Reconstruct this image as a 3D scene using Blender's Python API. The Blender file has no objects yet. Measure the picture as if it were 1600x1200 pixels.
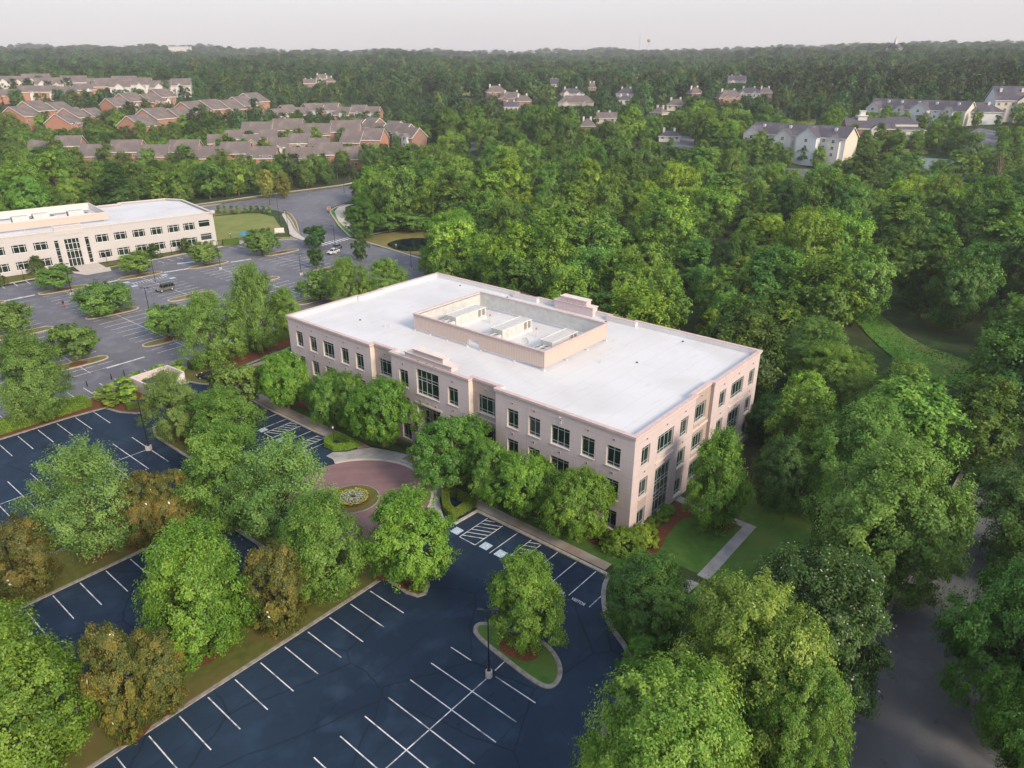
import bpy, bmesh, math, random
import numpy as np
from mathutils import Vector, Matrix
random.seed(7)
S = bpy.context.scene
COL = S.collection
PI = math.pi

# ------------------------------------------------------------------ camera
FPX, PITCH, YAW = 1131.17, 0.416197, 0.697617
CAM = Vector((-67.334, -37.375, 53.40))
CP, SP = math.cos(PITCH), math.sin(PITCH)
FW = Vector((math.cos(YAW)*CP, math.sin(YAW)*CP, -SP))
RT = Vector((math.sin(YAW), -math.cos(YAW), 0))
UP = RT.cross(FW)
cam = bpy.data.cameras.new('camera'); co = bpy.data.objects.new('camera', cam); COL.objects.link(co)
cam.sensor_width = 36; cam.lens = FPX/1600*36; cam.clip_end = 9000; cam.clip_start = .5
co.matrix_world = Matrix.Translation(CAM) @ Matrix((RT, UP, -FW)).transposed().to_4x4()
S.camera = co

# ------------------------------------------------------------------ terrain
CX = [-700, 0, 150, 300, 450, 600, 750, 900, 1050, 1200, 1400, 1600, 2300]
CD = [300, 350, 400, 480, 560, 640, 760, 950, 1300, 1900, 2700, 3400]
ROW = {  # surface rows seen from the viewpoint, read as heights
 -700: [0, 0, 250, 200, 170, 150, 140, 124, 108, 96, 84, 80],
 0:    [0, 0, 250, 198, 170, 150, 140, 124, 108, 96, 83, 80],
 150:  [0, 0, 252, 202, 172, 150, 140, 122, 107, 95, 82, 80],
 300:  [0, 0, 252, 204, 172, 152, 140, 122, 107, 95, 83, 81],
 450:  [0, 0, 250, 208, 182, 160, 142, 124, 108, 98, 88, 85],
 600:  [0, 0, 248, 212, 184, 162, 144, 126, 110, 100, 90, 87],
 750:  [0, 0, 244, 205, 176, 156, 142, 128, 112, 102, 92, 87],
 900:  [0, 0, 236, 200, 172, 156, 142, 128, 112, 101, 91, 86],
 1050: [0, 0, 232, 198, 172, 156, 140, 124, 110, 100, 90, 86],
 1200: [0, 0, 228, 196, 170, 152, 136, 120, 105, 94, 84, 82],
 1400: [0, 0, 224, 186, 160, 144, 128, 112, 98, 86, 78, 78],
 1600: [0, 0, 214, 172, 150, 136, 122, 106, 94, 82, 75, 76],
 2300: [0, 0, 214, 172, 150, 136, 122, 106, 94, 82, 75, 76]}
def row_z(D, y):
    b = (y-600)/FPX
    return CAM.z + D*(-SP-b*CP)/(CP-b*SP)
TZ = np.zeros((len(CX), len(CD)))
for i, c in enumerate(CX):
    for j, d in enumerate(CD):
        TZ[i, j] = 0 if ROW[c][j] == 0 else row_z(d, ROW[c][j])
TZ[:, 1] = TZ[:, 2]*.25
FH = np.array([math.cos(YAW), math.sin(YAW)])
def sstep(t):
    t = np.clip(t, 0, 1); return t*t*(3-2*t)
def terrain(x, y):
    x = np.asarray(x, float); y = np.asarray(y, float)
    dx, dy = x-CAM.x, y-CAM.y
    D = dx*FH[0]+dy*FH[1]; lat = dx*RT.x+dy*RT.y
    den = np.maximum(CP*D+SP*40, 1)
    px = np.clip(800+FPX*lat/den, -700, 2300)
    px = np.where(D < 5, 800, px)
    Dc = np.clip(D, 300, 3400)
    ix = np.clip(np.searchsorted(CX, px, side='right')-1, 0, len(CX)-2)
    jd = np.clip(np.searchsorted(CD, Dc, side='right')-1, 0, len(CD)-2)
    cx = np.array(CX, float); cd = np.array(CD, float)
    tx = sstep((px-cx[ix])/(cx[ix+1]-cx[ix])); td = (Dc-cd[jd])/(cd[jd+1]-cd[jd])
    z = (TZ[ix, jd]*(1-tx)*(1-td)+TZ[ix+1, jd]*tx*(1-td)+TZ[ix, jd+1]*(1-tx)*td+TZ[ix+1, jd+1]*tx*td)
    far = sstep((D-700)/900)
    z = z+far*(7*np.sin(x*.006+1.3)*np.cos(y*.0052)+5*np.sin(x*.011+y*.009)+4*np.sin(x*.021-y*.017))
    # the ground falls away a little beside the office
    dep = sstep((x+5.5)/4.5)*sstep((79-y)/6)*sstep((y+27)/10)*sstep((75-x)/25)
    z = z-1.55*dep
    # shallow valley under the wood
    val = np.exp(-(((x-95)/45)**2+((y-10)/55)**2))
    z = z-3.0*val
    # pond bank
    pond = np.exp(-(((x-92)/9)**2+((y-137)/9)**2)**2)
    return z-1.3*pond
def tz(x, y): return float(terrain(x, y))
def ray(px, py):
    return (FW+RT*((px-800)/FPX)-UP*((py-600)/FPX))
def ground(px, py):
    d = ray(px, py); t = 20.0
    while t < 6000:
        p = CAM+d*t
        if p.z <= tz(p.x, p.y): break
        t += max(.5, t*.01)
    lo, hi = t-max(.5, t*.01), t
    for _ in range(12):
        m = (lo+hi)/2; p = CAM+d*m
        if p.z <= tz(p.x, p.y): hi = m
        else: lo = m
    p = CAM+d*hi
    return Vector((p.x, p.y, tz(p.x, p.y)))
def at(px, D):
    """ground point in image column px at forward distance D"""
    z = 0
    for _ in range(4):
        dep = CP*D+SP*(CAM.z-z); lat = (px-800)/FPX*dep
        x = CAM.x+FH[0]*D+RT.x*lat; y = CAM.y+FH[1]*D+RT.y*lat
        z = tz(x, y)
    return Vector((x, y, z))
def proj(p):
    d = Vector(p)-CAM; w = d.dot(FW)
    return 800+FPX*d.dot(RT)/w, 600-FPX*d.dot(UP)/w, w
def height_at(base, py):
    """height above base whose top shows in row py"""
    lo, hi = 0.0, 80.0
    for _ in range(30):
        m = (lo+hi)/2
        if proj(base+Vector((0, 0, m)))[1] > py: lo = m
        else: hi = m
    return (lo+hi)/2

# ------------------------------------------------------------------ materials
def nmat(name):
    m = bpy.data.materials.new(name); m.use_nodes = True
    nt = m.node_tree; b = nt.nodes['Principled BSDF']
    return m, nt, b
def N(nt, t, **kw):
    n = nt.nodes.new(t)
    for k, v in kw.items():
        if k.startswith('i_'): n.inputs[k[2:].replace('_', ' ')].default_value = v
        else: setattr(n, k, v)
    return n
def mixc(nt, fac, a, b, mode='MIX'):
    m = nt.nodes.new('ShaderNodeMix'); m.data_type = 'RGBA'; m.blend_type = mode
    for s, v in ((0, fac), (6, a), (7, b)):
        if hasattr(v, 'is_output'): nt.links.new(v, m.inputs[s])
        elif s == 0: m.inputs[0].default_value = v
        else: m.inputs[s].default_value = (*v[:3], 1)
    return m.outputs[2]
def noisy(name, c1, c2, scale=1.0, rough=.8, detail=6, c3=None, scale3=.1, bump=0, spec=.3, lo=.35, hi=.65, metallic=0):
    m, nt, b = nmat(name)
    tc = N(nt, 'ShaderNodeTexCoord'); n = N(nt, 'ShaderNodeTexNoise'); n.inputs['Scale'].default_value = scale
    n.inputs['Detail'].default_value = detail; nt.links.new(tc.outputs['Object'], n.inputs['Vector'])
    mr = N(nt, 'ShaderNodeMapRange'); mr.inputs[1].default_value = lo; mr.inputs[2].default_value = hi
    nt.links.new(n.outputs['Fac'], mr.inputs[0])
    out = mixc(nt, mr.outputs[0], c1, c2)
    if c3:
        n3 = N(nt, 'ShaderNodeTexNoise'); n3.inputs['Scale'].default_value = scale3; n3.inputs['Detail'].default_value = 5
        nt.links.new(tc.outputs['Object'], n3.inputs['Vector'])
        m3 = N(nt, 'ShaderNodeMapRange'); m3.inputs[1].default_value = .48; m3.inputs[2].default_value = .68
        nt.links.new(n3.outputs['Fac'], m3.inputs[0]); out = mixc(nt, m3.outputs[0], out, c3)
    nt.links.new(out, b.inputs['Base Color']); b.inputs['Roughness'].default_value = rough
    b.inputs['Specular IOR Level'].default_value = spec; b.inputs['Metallic'].default_value = metallic
    if bump:
        bp = N(nt, 'ShaderNodeBump'); bp.inputs['Strength'].default_value = bump; bp.inputs['Distance'].default_value = .05
        nt.links.new(n.outputs['Fac'], bp.inputs['Height']); nt.links.new(bp.outputs[0], b.inputs['Normal'])
    return m
def flat(name, c, rough=.6, metallic=0, spec=.4):
    return noisy(name, tuple(v*.88 for v in c), tuple(min(1, v*1.1) for v in c), 1.7, rough, 4, spec=spec, metallic=metallic)

def asphalt(name, c1, c2, c3, crack=True, patch=.06):
    m, nt, b = nmat(name)
    tc = N(nt, 'ShaderNodeTexCoord')
    n1 = N(nt, 'ShaderNodeTexNoise', i_Scale=6.0, i_Detail=8.0); nt.links.new(tc.outputs['Object'], n1.inputs['Vector'])
    n2 = N(nt, 'ShaderNodeTexNoise', i_Scale=patch, i_Detail=6.0, i_Distortion=.6); nt.links.new(tc.outputs['Object'], n2.inputs['Vector'])
    r2 = N(nt, 'ShaderNodeMapRange'); r2.inputs[1].default_value = .38; r2.inputs[2].default_value = .66
    nt.links.new(n2.outputs['Fac'], r2.inputs[0])
    col = mixc(nt, n1.outputs['Fac'], c1, c2); col = mixc(nt, r2.outputs[0], col, c3)
    n5 = N(nt, 'ShaderNodeTexNoise', i_Scale=.35, i_Detail=9.0); nt.links.new(tc.outputs['Object'], n5.inputs['Vector'])
    r5 = N(nt, 'ShaderNodeMapRange'); r5.inputs[1].default_value = .5; r5.inputs[2].default_value = .75; r5.inputs[4].default_value = .6
    nt.links.new(n5.outputs['Fac'], r5.inputs[0]); col = mixc(nt, r5.outputs[0], col, tuple(v*1.45 for v in c2))
    if crack:
        # long paving joints across the lot, one direction warped by noise
        mp = N(nt, 'ShaderNodeMapping'); mp.inputs['Rotation'].default_value = (0, 0, 0); nt.links.new(tc.outputs['Object'], mp.inputs[0])
        nz = N(nt, 'ShaderNodeTexNoise', i_Scale=.25, i_Detail=5.0); nt.links.new(tc.outputs['Object'], nz.inputs['Vector'])
        ad = N(nt, 'ShaderNodeVectorMath', operation='MULTIPLY_ADD'); ad.inputs[1].default_value = (1.6, 1.6, 0)
        nt.links.new(nz.outputs['Color'], ad.inputs[0]); nt.links.new(tc.outputs['Object'], ad.inputs[2])
        v = N(nt, 'ShaderNodeTexVoronoi', feature='DISTANCE_TO_EDGE', i_Scale=.085); nt.links.new(ad.outputs[0], v.inputs['Vector'])
        cr = N(nt, 'ShaderNodeMapRange'); cr.inputs[1].default_value = .0; cr.inputs[2].default_value = .010
        cr.inputs[3].default_value = .7; cr.inputs[4].default_value = 0
        nt.links.new(v.outputs['Distance'], cr.inputs[0]); col = mixc(nt, cr.outputs[0], col, tuple(v*.25 for v in c1))
        sx = N(nt, 'ShaderNodeSeparateXYZ'); nt.links.new(ad.outputs[0], sx.inputs[0])
        ml = N(nt, 'ShaderNodeMath', operation='PINGPONG'); ml.inputs[1].default_value = 3.4; nt.links.new(sx.outputs['Y'], ml.inputs[0])
        c2_ = N(nt, 'ShaderNodeMapRange'); c2_.inputs[1].default_value = 0; c2_.inputs[2].default_value = .09; c2_.inputs[3].default_value = .5; c2_.inputs[4].default_value = 0
        nt.links.new(ml.outputs[0], c2_.inputs[0]); col = mixc(nt, c2_.outputs[0], col, tuple(v*.3 for v in c1))
    n6 = N(nt, 'ShaderNodeTexNoise', i_Scale=.9, i_Detail=3.0); nt.links.new(tc.outputs['Object'], n6.inputs['Vector'])
    r6 = N(nt, 'ShaderNodeMapRange'); r6.inputs[1].default_value = .66; r6.inputs[2].default_value = .74; r6.inputs[4].default_value = .55
    nt.links.new(n6.outputs['Fac'], r6.inputs[0]); col = mixc(nt, r6.outputs[0], col, tuple(v*.45 for v in c1))
    vp = N(nt, 'ShaderNodeTexVoronoi', i_Scale=.05); nt.links.new(tc.outputs['Object'], vp.inputs['Vector']); vs = N(nt, 'ShaderNodeSeparateColor'); nt.links.new(vp.outputs['Color'], vs.inputs[0])
    rv = N(nt, 'ShaderNodeMapRange'); rv.inputs[1].default_value = .3; rv.inputs[4].default_value = .2; nt.links.new(vs.outputs[0], rv.inputs[0]); col = mixc(nt, rv.outputs[0], col, tuple(v*1.25 for v in c2))
    nt.links.new(col, b.inputs['Base Color']); b.inputs['Roughness'].default_value = .85; b.inputs['Specular IOR Level'].default_value = .25
    bp = N(nt, 'ShaderNodeBump'); bp.inputs['Strength'].default_value = .25; bp.inputs['Distance'].default_value = .02
    nt.links.new(n1.outputs['Fac'], bp.inputs['Height']); nt.links.new(bp.outputs[0], b.inputs['Normal'])
    return m

def panelled(name, c, c2, pw, ph, joint, zoff=0.0):
    """precast wall panels: faint joints, vertical weather streaks"""
    m, nt, b = nmat(name)
    g = N(nt, 'ShaderNodeTexCoord'); sx = N(nt, 'ShaderNodeSeparateXYZ'); nt.links.new(g.outputs['Object'], sx.inputs[0])
    a = N(nt, 'ShaderNodeMath', operation='ADD'); nt.links.new(sx.outputs[0], a.inputs[0]); nt.links.new(sx.outputs[1], a.inputs[1])
    z = N(nt, 'ShaderNodeMath', operation='ADD'); z.inputs[1].default_value = zoff; nt.links.new(sx.outputs[2], z.inputs[0])
    cb = N(nt, 'ShaderNodeCombineXYZ'); nt.links.new(a.outputs[0], cb.inputs[0]); nt.links.new(z.outputs[0], cb.inputs[1])
    br = N(nt, 'ShaderNodeTexBrick', offset=0, squash=1); br.inputs['Scale'].default_value = 1
    br.inputs['Brick Width'].default_value = pw; br.inputs['Row Height'].default_value = ph
    br.inputs['Mortar Size'].default_value = .028; br.inputs['Mortar Smooth'].default_value = .5
    nt.links.new(cb.outputs[0], br.inputs['Vector'])
    mp = N(nt, 'ShaderNodeMapping'); mp.inputs['Scale'].default_value = (2.2, 2.2, .22); nt.links.new(g.outputs['Object'], mp.inputs[0])
    n = N(nt, 'ShaderNodeTexNoise', i_Scale=1.0, i_Detail=7.0); nt.links.new(mp.outputs[0], n.inputs['Vector'])
    r = N(nt, 'ShaderNodeMapRange'); r.inputs[1].default_value = .4; r.inputs[2].default_value = .75; nt.links.new(n.outputs['Fac'], r.inputs[0])
    n2 = N(nt, 'ShaderNodeTexNoise', i_Scale=14.0, i_Detail=3.0); nt.links.new(g.outputs['Object'], n2.inputs['Vector'])
    col = mixc(nt, r.outputs[0], c, c2); col = mixc(nt, n2.outputs['Fac'], col, tuple(v*.9 for v in c))
    jm = N(nt, 'ShaderNodeMath', operation='MULTIPLY'); jm.inputs[1].default_value = .55; nt.links.new(br.outputs['Fac'], jm.inputs[0])
    col = mixc(nt, jm.outputs[0], col, joint)
    nt.links.new(col, b.inputs['Base Color']); b.inputs['Roughness'].default_value = .85; b.inputs['Specular IOR Level'].default_value = .2
    return m
def bricks(name, c1, c2, mortar, w=.5, h=.16):
    m, nt, b = nmat(name)
    g = N(nt, 'ShaderNodeTexCoord'); sx = N(nt, 'ShaderNodeSeparateXYZ'); nt.links.new(g.outputs['Object'], sx.inputs[0])
    a = N(nt, 'ShaderNodeMath', operation='ADD'); nt.links.new(sx.outputs[0], a.inputs[0]); nt.links.new(sx.outputs[1], a.inputs[1])
    cb = N(nt, 'ShaderNodeCombineXYZ'); nt.links.new(a.outputs[0], cb.inputs[0]); nt.links.new(sx.outputs[2], cb.inputs[1])
    br = N(nt, 'ShaderNodeTexBrick'); br.inputs['Scale'].default_value = 1
    br.inputs['Brick Width'].default_value = w; br.inputs['Row Height'].default_value = h; br.inputs['Mortar Size'].default_value = .012
    br.inputs['Color1'].default_value = (*c1, 1); br.inputs['Color2'].default_value = (*c2, 1); br.inputs['Mortar'].default_value = (*mortar, 1)
    nt.links.new(cb.outputs[0], br.inputs['Vector'])
    n = N(nt, 'ShaderNodeTexNoise', i_Scale=.5, i_Detail=6.0); nt.links.new(g.outputs['Object'], n.inputs['Vector'])
    col = mixc(nt, n.outputs['Fac'], br.outputs['Color'], tuple(v*.8 for v in c1))
    nt.links.new(col, b.inputs['Base Color']); b.inputs['Roughness'].default_value = .9; b.inputs['Specular IOR Level'].default_value = .2
    return m
def leafmat(name, dark, mid, light, transl=.3, hue=.02, val=.25):
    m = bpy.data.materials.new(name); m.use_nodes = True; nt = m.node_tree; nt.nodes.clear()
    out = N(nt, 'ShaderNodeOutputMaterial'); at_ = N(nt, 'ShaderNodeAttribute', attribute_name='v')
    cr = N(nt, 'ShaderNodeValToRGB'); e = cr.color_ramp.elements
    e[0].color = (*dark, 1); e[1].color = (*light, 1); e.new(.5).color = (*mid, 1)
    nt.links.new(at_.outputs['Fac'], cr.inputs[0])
    oi = N(nt, 'ShaderNodeObjectInfo')
    hs = N(nt, 'ShaderNodeHueSaturation'); nt.links.new(cr.outputs[0], hs.inputs['Color'])
    r1 = N(nt, 'ShaderNodeMapRange'); r1.inputs[3].default_value = .5-hue; r1.inputs[4].default_value = .5+hue; nt.links.new(oi.outputs['Random'], r1.inputs[0])
    nt.links.new(r1.outputs[0], hs.inputs['Hue'])
    mm = N(nt, 'ShaderNodeMath', operation='MULTIPLY'); mm.inputs[1].default_value = 7.31; nt.links.new(oi.outputs['Random'], mm.inputs[0])
    fr = N(nt, 'ShaderNodeMath', operation='FRACT'); nt.links.new(mm.outputs[0], fr.inputs[0])
    r2 = N(nt, 'ShaderNodeMapRange'); r2.inputs[3].default_value = 1-val; r2.inputs[4].default_value = 1+val; nt.links.new(fr.outputs[0], r2.inputs[0])
    nt.links.new(r2.outputs[0], hs.inputs['Value'])
    mul = mixc(nt, 1.0, hs.outputs[0], (1, 1, 1), 'MULTIPLY')
    nt.links.new(oi.outputs['Color'], mul.node.inputs[7])
    d = N(nt, 'ShaderNodeBsdfDiffuse'); t = N(nt, 'ShaderNodeBsdfTranslucent'); g = N(nt, 'ShaderNodeBsdfGlossy'); g.inputs['Roughness'].default_value = .5
    g.inputs['Color'].default_value = (.8, .85, .8, 1)
    tc_ = mixc(nt, 1.0, mul, (1.15, 1.1, .55), 'MULTIPLY')
    nt.links.new(mul, d.inputs[0]); nt.links.new(tc_, t.inputs[0])
    ms = N(nt, 'ShaderNodeMixShader'); ms.inputs[0].default_value = transl
    nt.links.new(d.outputs[0], ms.inputs[1]); nt.links.new(t.outputs[0], ms.inputs[2])
    m2 = N(nt, 'ShaderNodeMixShader'); m2.inputs[0].default_value = .03
    nt.links.new(ms.outputs[0], m2.inputs[1]); nt.links.new(g.outputs[0], m2.inputs[2])
    nt.links.new(m2.outputs[0], out.inputs[0])
    return m

M = {}
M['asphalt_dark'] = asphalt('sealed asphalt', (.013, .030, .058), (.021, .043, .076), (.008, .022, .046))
M['asphalt_grey'] = asphalt('weathered asphalt', (.145, .145, .165), (.18, .178, .20), (.12, .12, .14), crack=False, patch=.04)
M['asphalt_road'] = asphalt('road asphalt', (.10, .102, .112), (.13, .132, .142), (.085, .088, .098), crack=False)
M['paint'] = noisy('road paint', (.50, .50, .51), (.76, .76, .76), 3, .6, 8, lo=.3, hi=.55, c3=(.24, .25, .28), scale3=1.1)
M['paint_blue'] = noisy('faded blue paint', (.33, .48, .6), (.52, .62, .7), 3, .6, 8)
M['kerb'] = noisy('concrete kerb', (.22, .20, .185), (.36, .33, .30), 2.2, .9, 6)
M['kerb_pale'] = noisy('pale kerb', (.42, .36, .30), (.55, .49, .42), 2.2, .9, 6)
M['walk'] = noisy('sidewalk stain', (.30, .22, .165), (.40, .33, .27), .5, .9, 8, c3=(.46, .43, .40), scale3=.16)
M['walk_grey'] = noisy('concrete walk', (.30, .29, .29), (.42, .40, .39), .7, .9, 8)
M['walk_pale'] = noisy('pale walk', (.50, .44, .38), (.58, .53, .47), .7, .9, 8)
M['pavers'] = bricks('red pavers', (.25, .15, .155), (.31, .19, .19), (.24, .18, .17), .9, .35)
M['lawn'] = noisy('mown lawn', (.085, .095, .018), (.12, .13, .026), 1.2, .95, 9, c3=(.14, .11, .035), scale3=.22, bump=.4)
M['lawn_dark'] = noisy('deep green lawn', (.055, .135, .020), (.085, .175, .030), .9, .95, 9, c3=(.11, .16, .035), scale3=.2, bump=.4)  # deeper green grass with slightly yellower patches
M['lawn_pale'] = noisy('pale lawn', (.16, .20, .045), (.22, .24, .065), .25, .95, 9, c3=(.27, .24, .09), scale3=.08)  # paler, yellower grass with straw-toned patches
M['lawn_dry'] = noisy('dry island grass', (.20, .17, .055), (.14, .15, .04), .9, .95, 9, c3=(.26, .17, .07), scale3=.3)
M['mulch'] = noisy('bark mulch', (.10, .038, .02), (.20, .075, .035), 5, .95, 9)
M['soil'] = noisy('woodland floor', (.022, .048, .012), (.05, .09, .022), .35, 1, 8, c3=(.05, .048, .022), scale3=.05)
M['meadow'] = noisy('rough meadow', (.07, .20, .028), (.13, .28, .04), .7, 1, 9, c3=(.16, .20, .05), scale3=.12, bump=.6)
M['redclay'] = noisy('bare clay', (.28, .12, .07), (.36, .18, .11), .4, 1, 8)
M['water'] = flat('pond water', (.006, .014, .018), .08, spec=.5)
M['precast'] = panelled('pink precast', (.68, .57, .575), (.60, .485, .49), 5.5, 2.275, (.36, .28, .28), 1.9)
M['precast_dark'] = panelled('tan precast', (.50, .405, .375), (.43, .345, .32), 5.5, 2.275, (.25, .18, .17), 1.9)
M['cream'] = panelled('cream precast', (.57, .545, .55), (.52, .49, .49), 6.0, 3.0, (.45, .36, .32))
M['trim'] = noisy('moulded trim', (.64, .50, .48), (.56, .42, .41), 1.5, .8, 6)
M['coping'] = noisy('pale coping', (.76, .67, .60), (.68, .59, .54), 1.5, .8, 6)
def roofmat():
    m, nt, b = nmat('white membrane')
    g = N(nt, 'ShaderNodeTexCoord')
    n = N(nt, 'ShaderNodeTexNoise', i_Scale=.10, i_Detail=7.0, i_Distortion=.5); nt.links.new(g.outputs['Object'], n.inputs['Vector'])
    r = N(nt, 'ShaderNodeMapRange'); r.inputs[1].default_value = .42; r.inputs[2].default_value = .72; nt.links.new(n.outputs['Fac'], r.inputs[0])
    col = mixc(nt, r.outputs[0], (.69, .69, .695), (.60, .59, .59))
    br = N(nt, 'ShaderNodeTexBrick', offset=.5); br.inputs['Scale'].default_value = 1; br.inputs['Brick Width'].default_value = 22
    br.inputs['Row Height'].default_value = 3.05; br.inputs['Mortar Size'].default_value = .035; nt.links.new(g.outputs['Object'], br.inputs['Vector'])
    jm = N(nt, 'ShaderNodeMath', operation='MULTIPLY'); jm.inputs[1].default_value = .5; nt.links.new(br.outputs['Fac'], jm.inputs[0])
    col = mixc(nt, jm.outputs[0], col, (.47, .47, .50))
    mp = N(nt, 'ShaderNodeMapping'); mp.inputs['Scale'].default_value = (.35, 1.4, 1); nt.links.new(g.outputs['Object'], mp.inputs[0])
    n2 = N(nt, 'ShaderNodeTexNoise', i_Scale=.8, i_Detail=8.0); nt.links.new(mp.outputs[0], n2.inputs['Vector'])
    r2 = N(nt, 'ShaderNodeMapRange'); r2.inputs[1].default_value = .6; r2.inputs[2].default_value = .8; r2.inputs[4].default_value = .5; nt.links.new(n2.outputs['Fac'], r2.inputs[0])
    col = mixc(nt, r2.outputs[0], col, (.50, .49, .48))
    nt.links.new(col, b.inputs['Base Color']); b.inputs['Roughness'].default_value = .6; b.inputs['Specular IOR Level'].default_value = .3
    return m
M['roof'] = roofmat()
M['glass'] = flat('dark tinted glass', (.008, .022, .02), .07, spec=.6)
M['glass_b'] = flat('green tinted glass', (.010, .030, .024), .1, spec=.6)
M['glass_c'] = flat('glass with blind behind', (.05, .062, .062), .2, spec=.6)
M['frame'] = flat('pale aluminium frame', (.42, .47, .47), .4)
M['frame_white'] = flat('white frame', (.75, .74, .72), .5)
M['white_metal'] = noisy('painted sheet metal', (.62, .62, .60), (.52, .52, .50), 1.4, .5, 6)
M['grille'] = flat('dark louvre', (.16, .13, .12), .6)
M['dark'] = flat('dark recess', (.02, .02, .022), .7)
M['black_metal'] = flat('black metal', (.012, .013, .016), .4)
M['concrete'] = noisy('pole base concrete', (.45, .43, .40), (.55, .52, .49), 3, .9)
M['bark'] = noisy('bark', (.10, .075, .055), (.17, .13, .10), 4, 1, 8)
M['bark_pale'] = noisy('pale bark', (.30, .21, .14), (.40, .30, .21), 4, 1, 8)
M['brick'] = bricks('red brick', (.54, .265, .18), (.47, .22, .15), (.45, .33, .27))
M['brick_brown'] = bricks('brown brick', (.36, .22, .18), (.30, .18, .15), (.38, .30, .26))
M['stucco'] = noisy('cream siding', (.72, .64, .54), (.64, .57, .49), .8, .9)
M['siding_blue'] = noisy('pale blue siding', (.67, .69, .71), (.61, .64, .67), .8, .9)
M['siding_white'] = noisy('white siding', (.70, .68, .66), (.62, .60, .58), .8, .9)
M['shingle'] = noisy('brown grey shingle', (.135, .112, .11), (.18, .15, .145), 1.8, .95, 8, c3=(.225, .185, .165), scale3=.2)
M['shingle_dark'] = noisy('slate shingle', (.075, .07, .09), (.11, .10, .125), 1.8, .95, 8, c3=(.14, .125, .145), scale3=.2)
M['clay'] = noisy('orange clay', (.45, .24, .16), (.38, .2, .13), 1, .9)
M['court'] = noisy('court surface', (.14, .19, .20), (.18, .235, .24), .5, .9)
# foliage
LM = {}
LM['maple'] = leafmat('maple leaves', (.050, .125, .018), (.135, .285, .036), (.285, .45, .085), .3, .012, .14)
LM['maple_pale'] = leafmat('pale maple leaves', (.075, .150, .035), (.18, .315, .065), (.34, .47, .13), .3, .012, .12)
LM['bright'] = leafmat('bright leaves', (.055, .145, .014), (.145, .30, .028), (.29, .47, .06), .3, .012, .14)
LM['dark'] = leafmat('dark leaves', (0.029, 0.090, 0.018), (0.067, 0.163, 0.030), (0.143, 0.269, 0.051))
LM['golden'] = leafmat('golden green leaves', (.065, .14, .016), (.165, .285, .034), (.35, .46, .085), .3, .012, .12)
LM['willow'] = leafmat('willow green leaves', (.075, .155, .026), (.165, .30, .050), (.32, .46, .10), .3, .015, .16)
LM['magnolia'] = leafmat('magnolia leaves', (.040, .068, .013), (.122, .138, .025), (.30, .215, .042), .12, .008, .1)
LM['hedge'] = leafmat('hedge leaves', (.09, .17, .015), (.18, .30, .025), (.30, .43, .05), .2)
LM['hedge_dark'] = leafmat('dark hedge leaves', (0.034, 0.073, 0.011), (0.067, 0.130, 0.017), (0.118, 0.196, 0.028), .2)
LM['forest'] = leafmat('woodland leaves', (.033, .104, .021), (.112, .232, .036), (.275, .42, .072), .25, .012, .42)
LM['forest_y'] = leafmat('yellow woodland leaves', (.055, .130, .018), (.165, .295, .034), (.345, .475, .075), .28, .010, .3)
LM['forest_far'] = leafmat('distant woodland leaves', (.024, .070, .028), (.066, .138, .044), (.145, .245, .065), .2, .03, .5)
LM['forest_yfar'] = leafmat('distant yellow woodland leaves', (0.048, 0.088, 0.025), (0.104, 0.168, 0.038), (0.192, 0.264, 0.057), .2, .02, .4)
LM['pine'] = leafmat('pine needles', (0.025, 0.057, 0.020), (0.059, 0.098, 0.031), (0.118, 0.155, 0.046), .12, .015, .2)
LM['flower'] = leafmat('white blossom', (.55, .52, .45), (.7, .68, .6), (.8, .78, .72), .2)
LM['rust'] = leafmat('rust tinted leaves', (.10, .075, .03), (.20, .125, .06), (.30, .19, .09), .2)
LM['purple'] = leafmat('purple leaves', (.02, .008, .015), (.035, .012, .022), (.05, .02, .03), .1)

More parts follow.
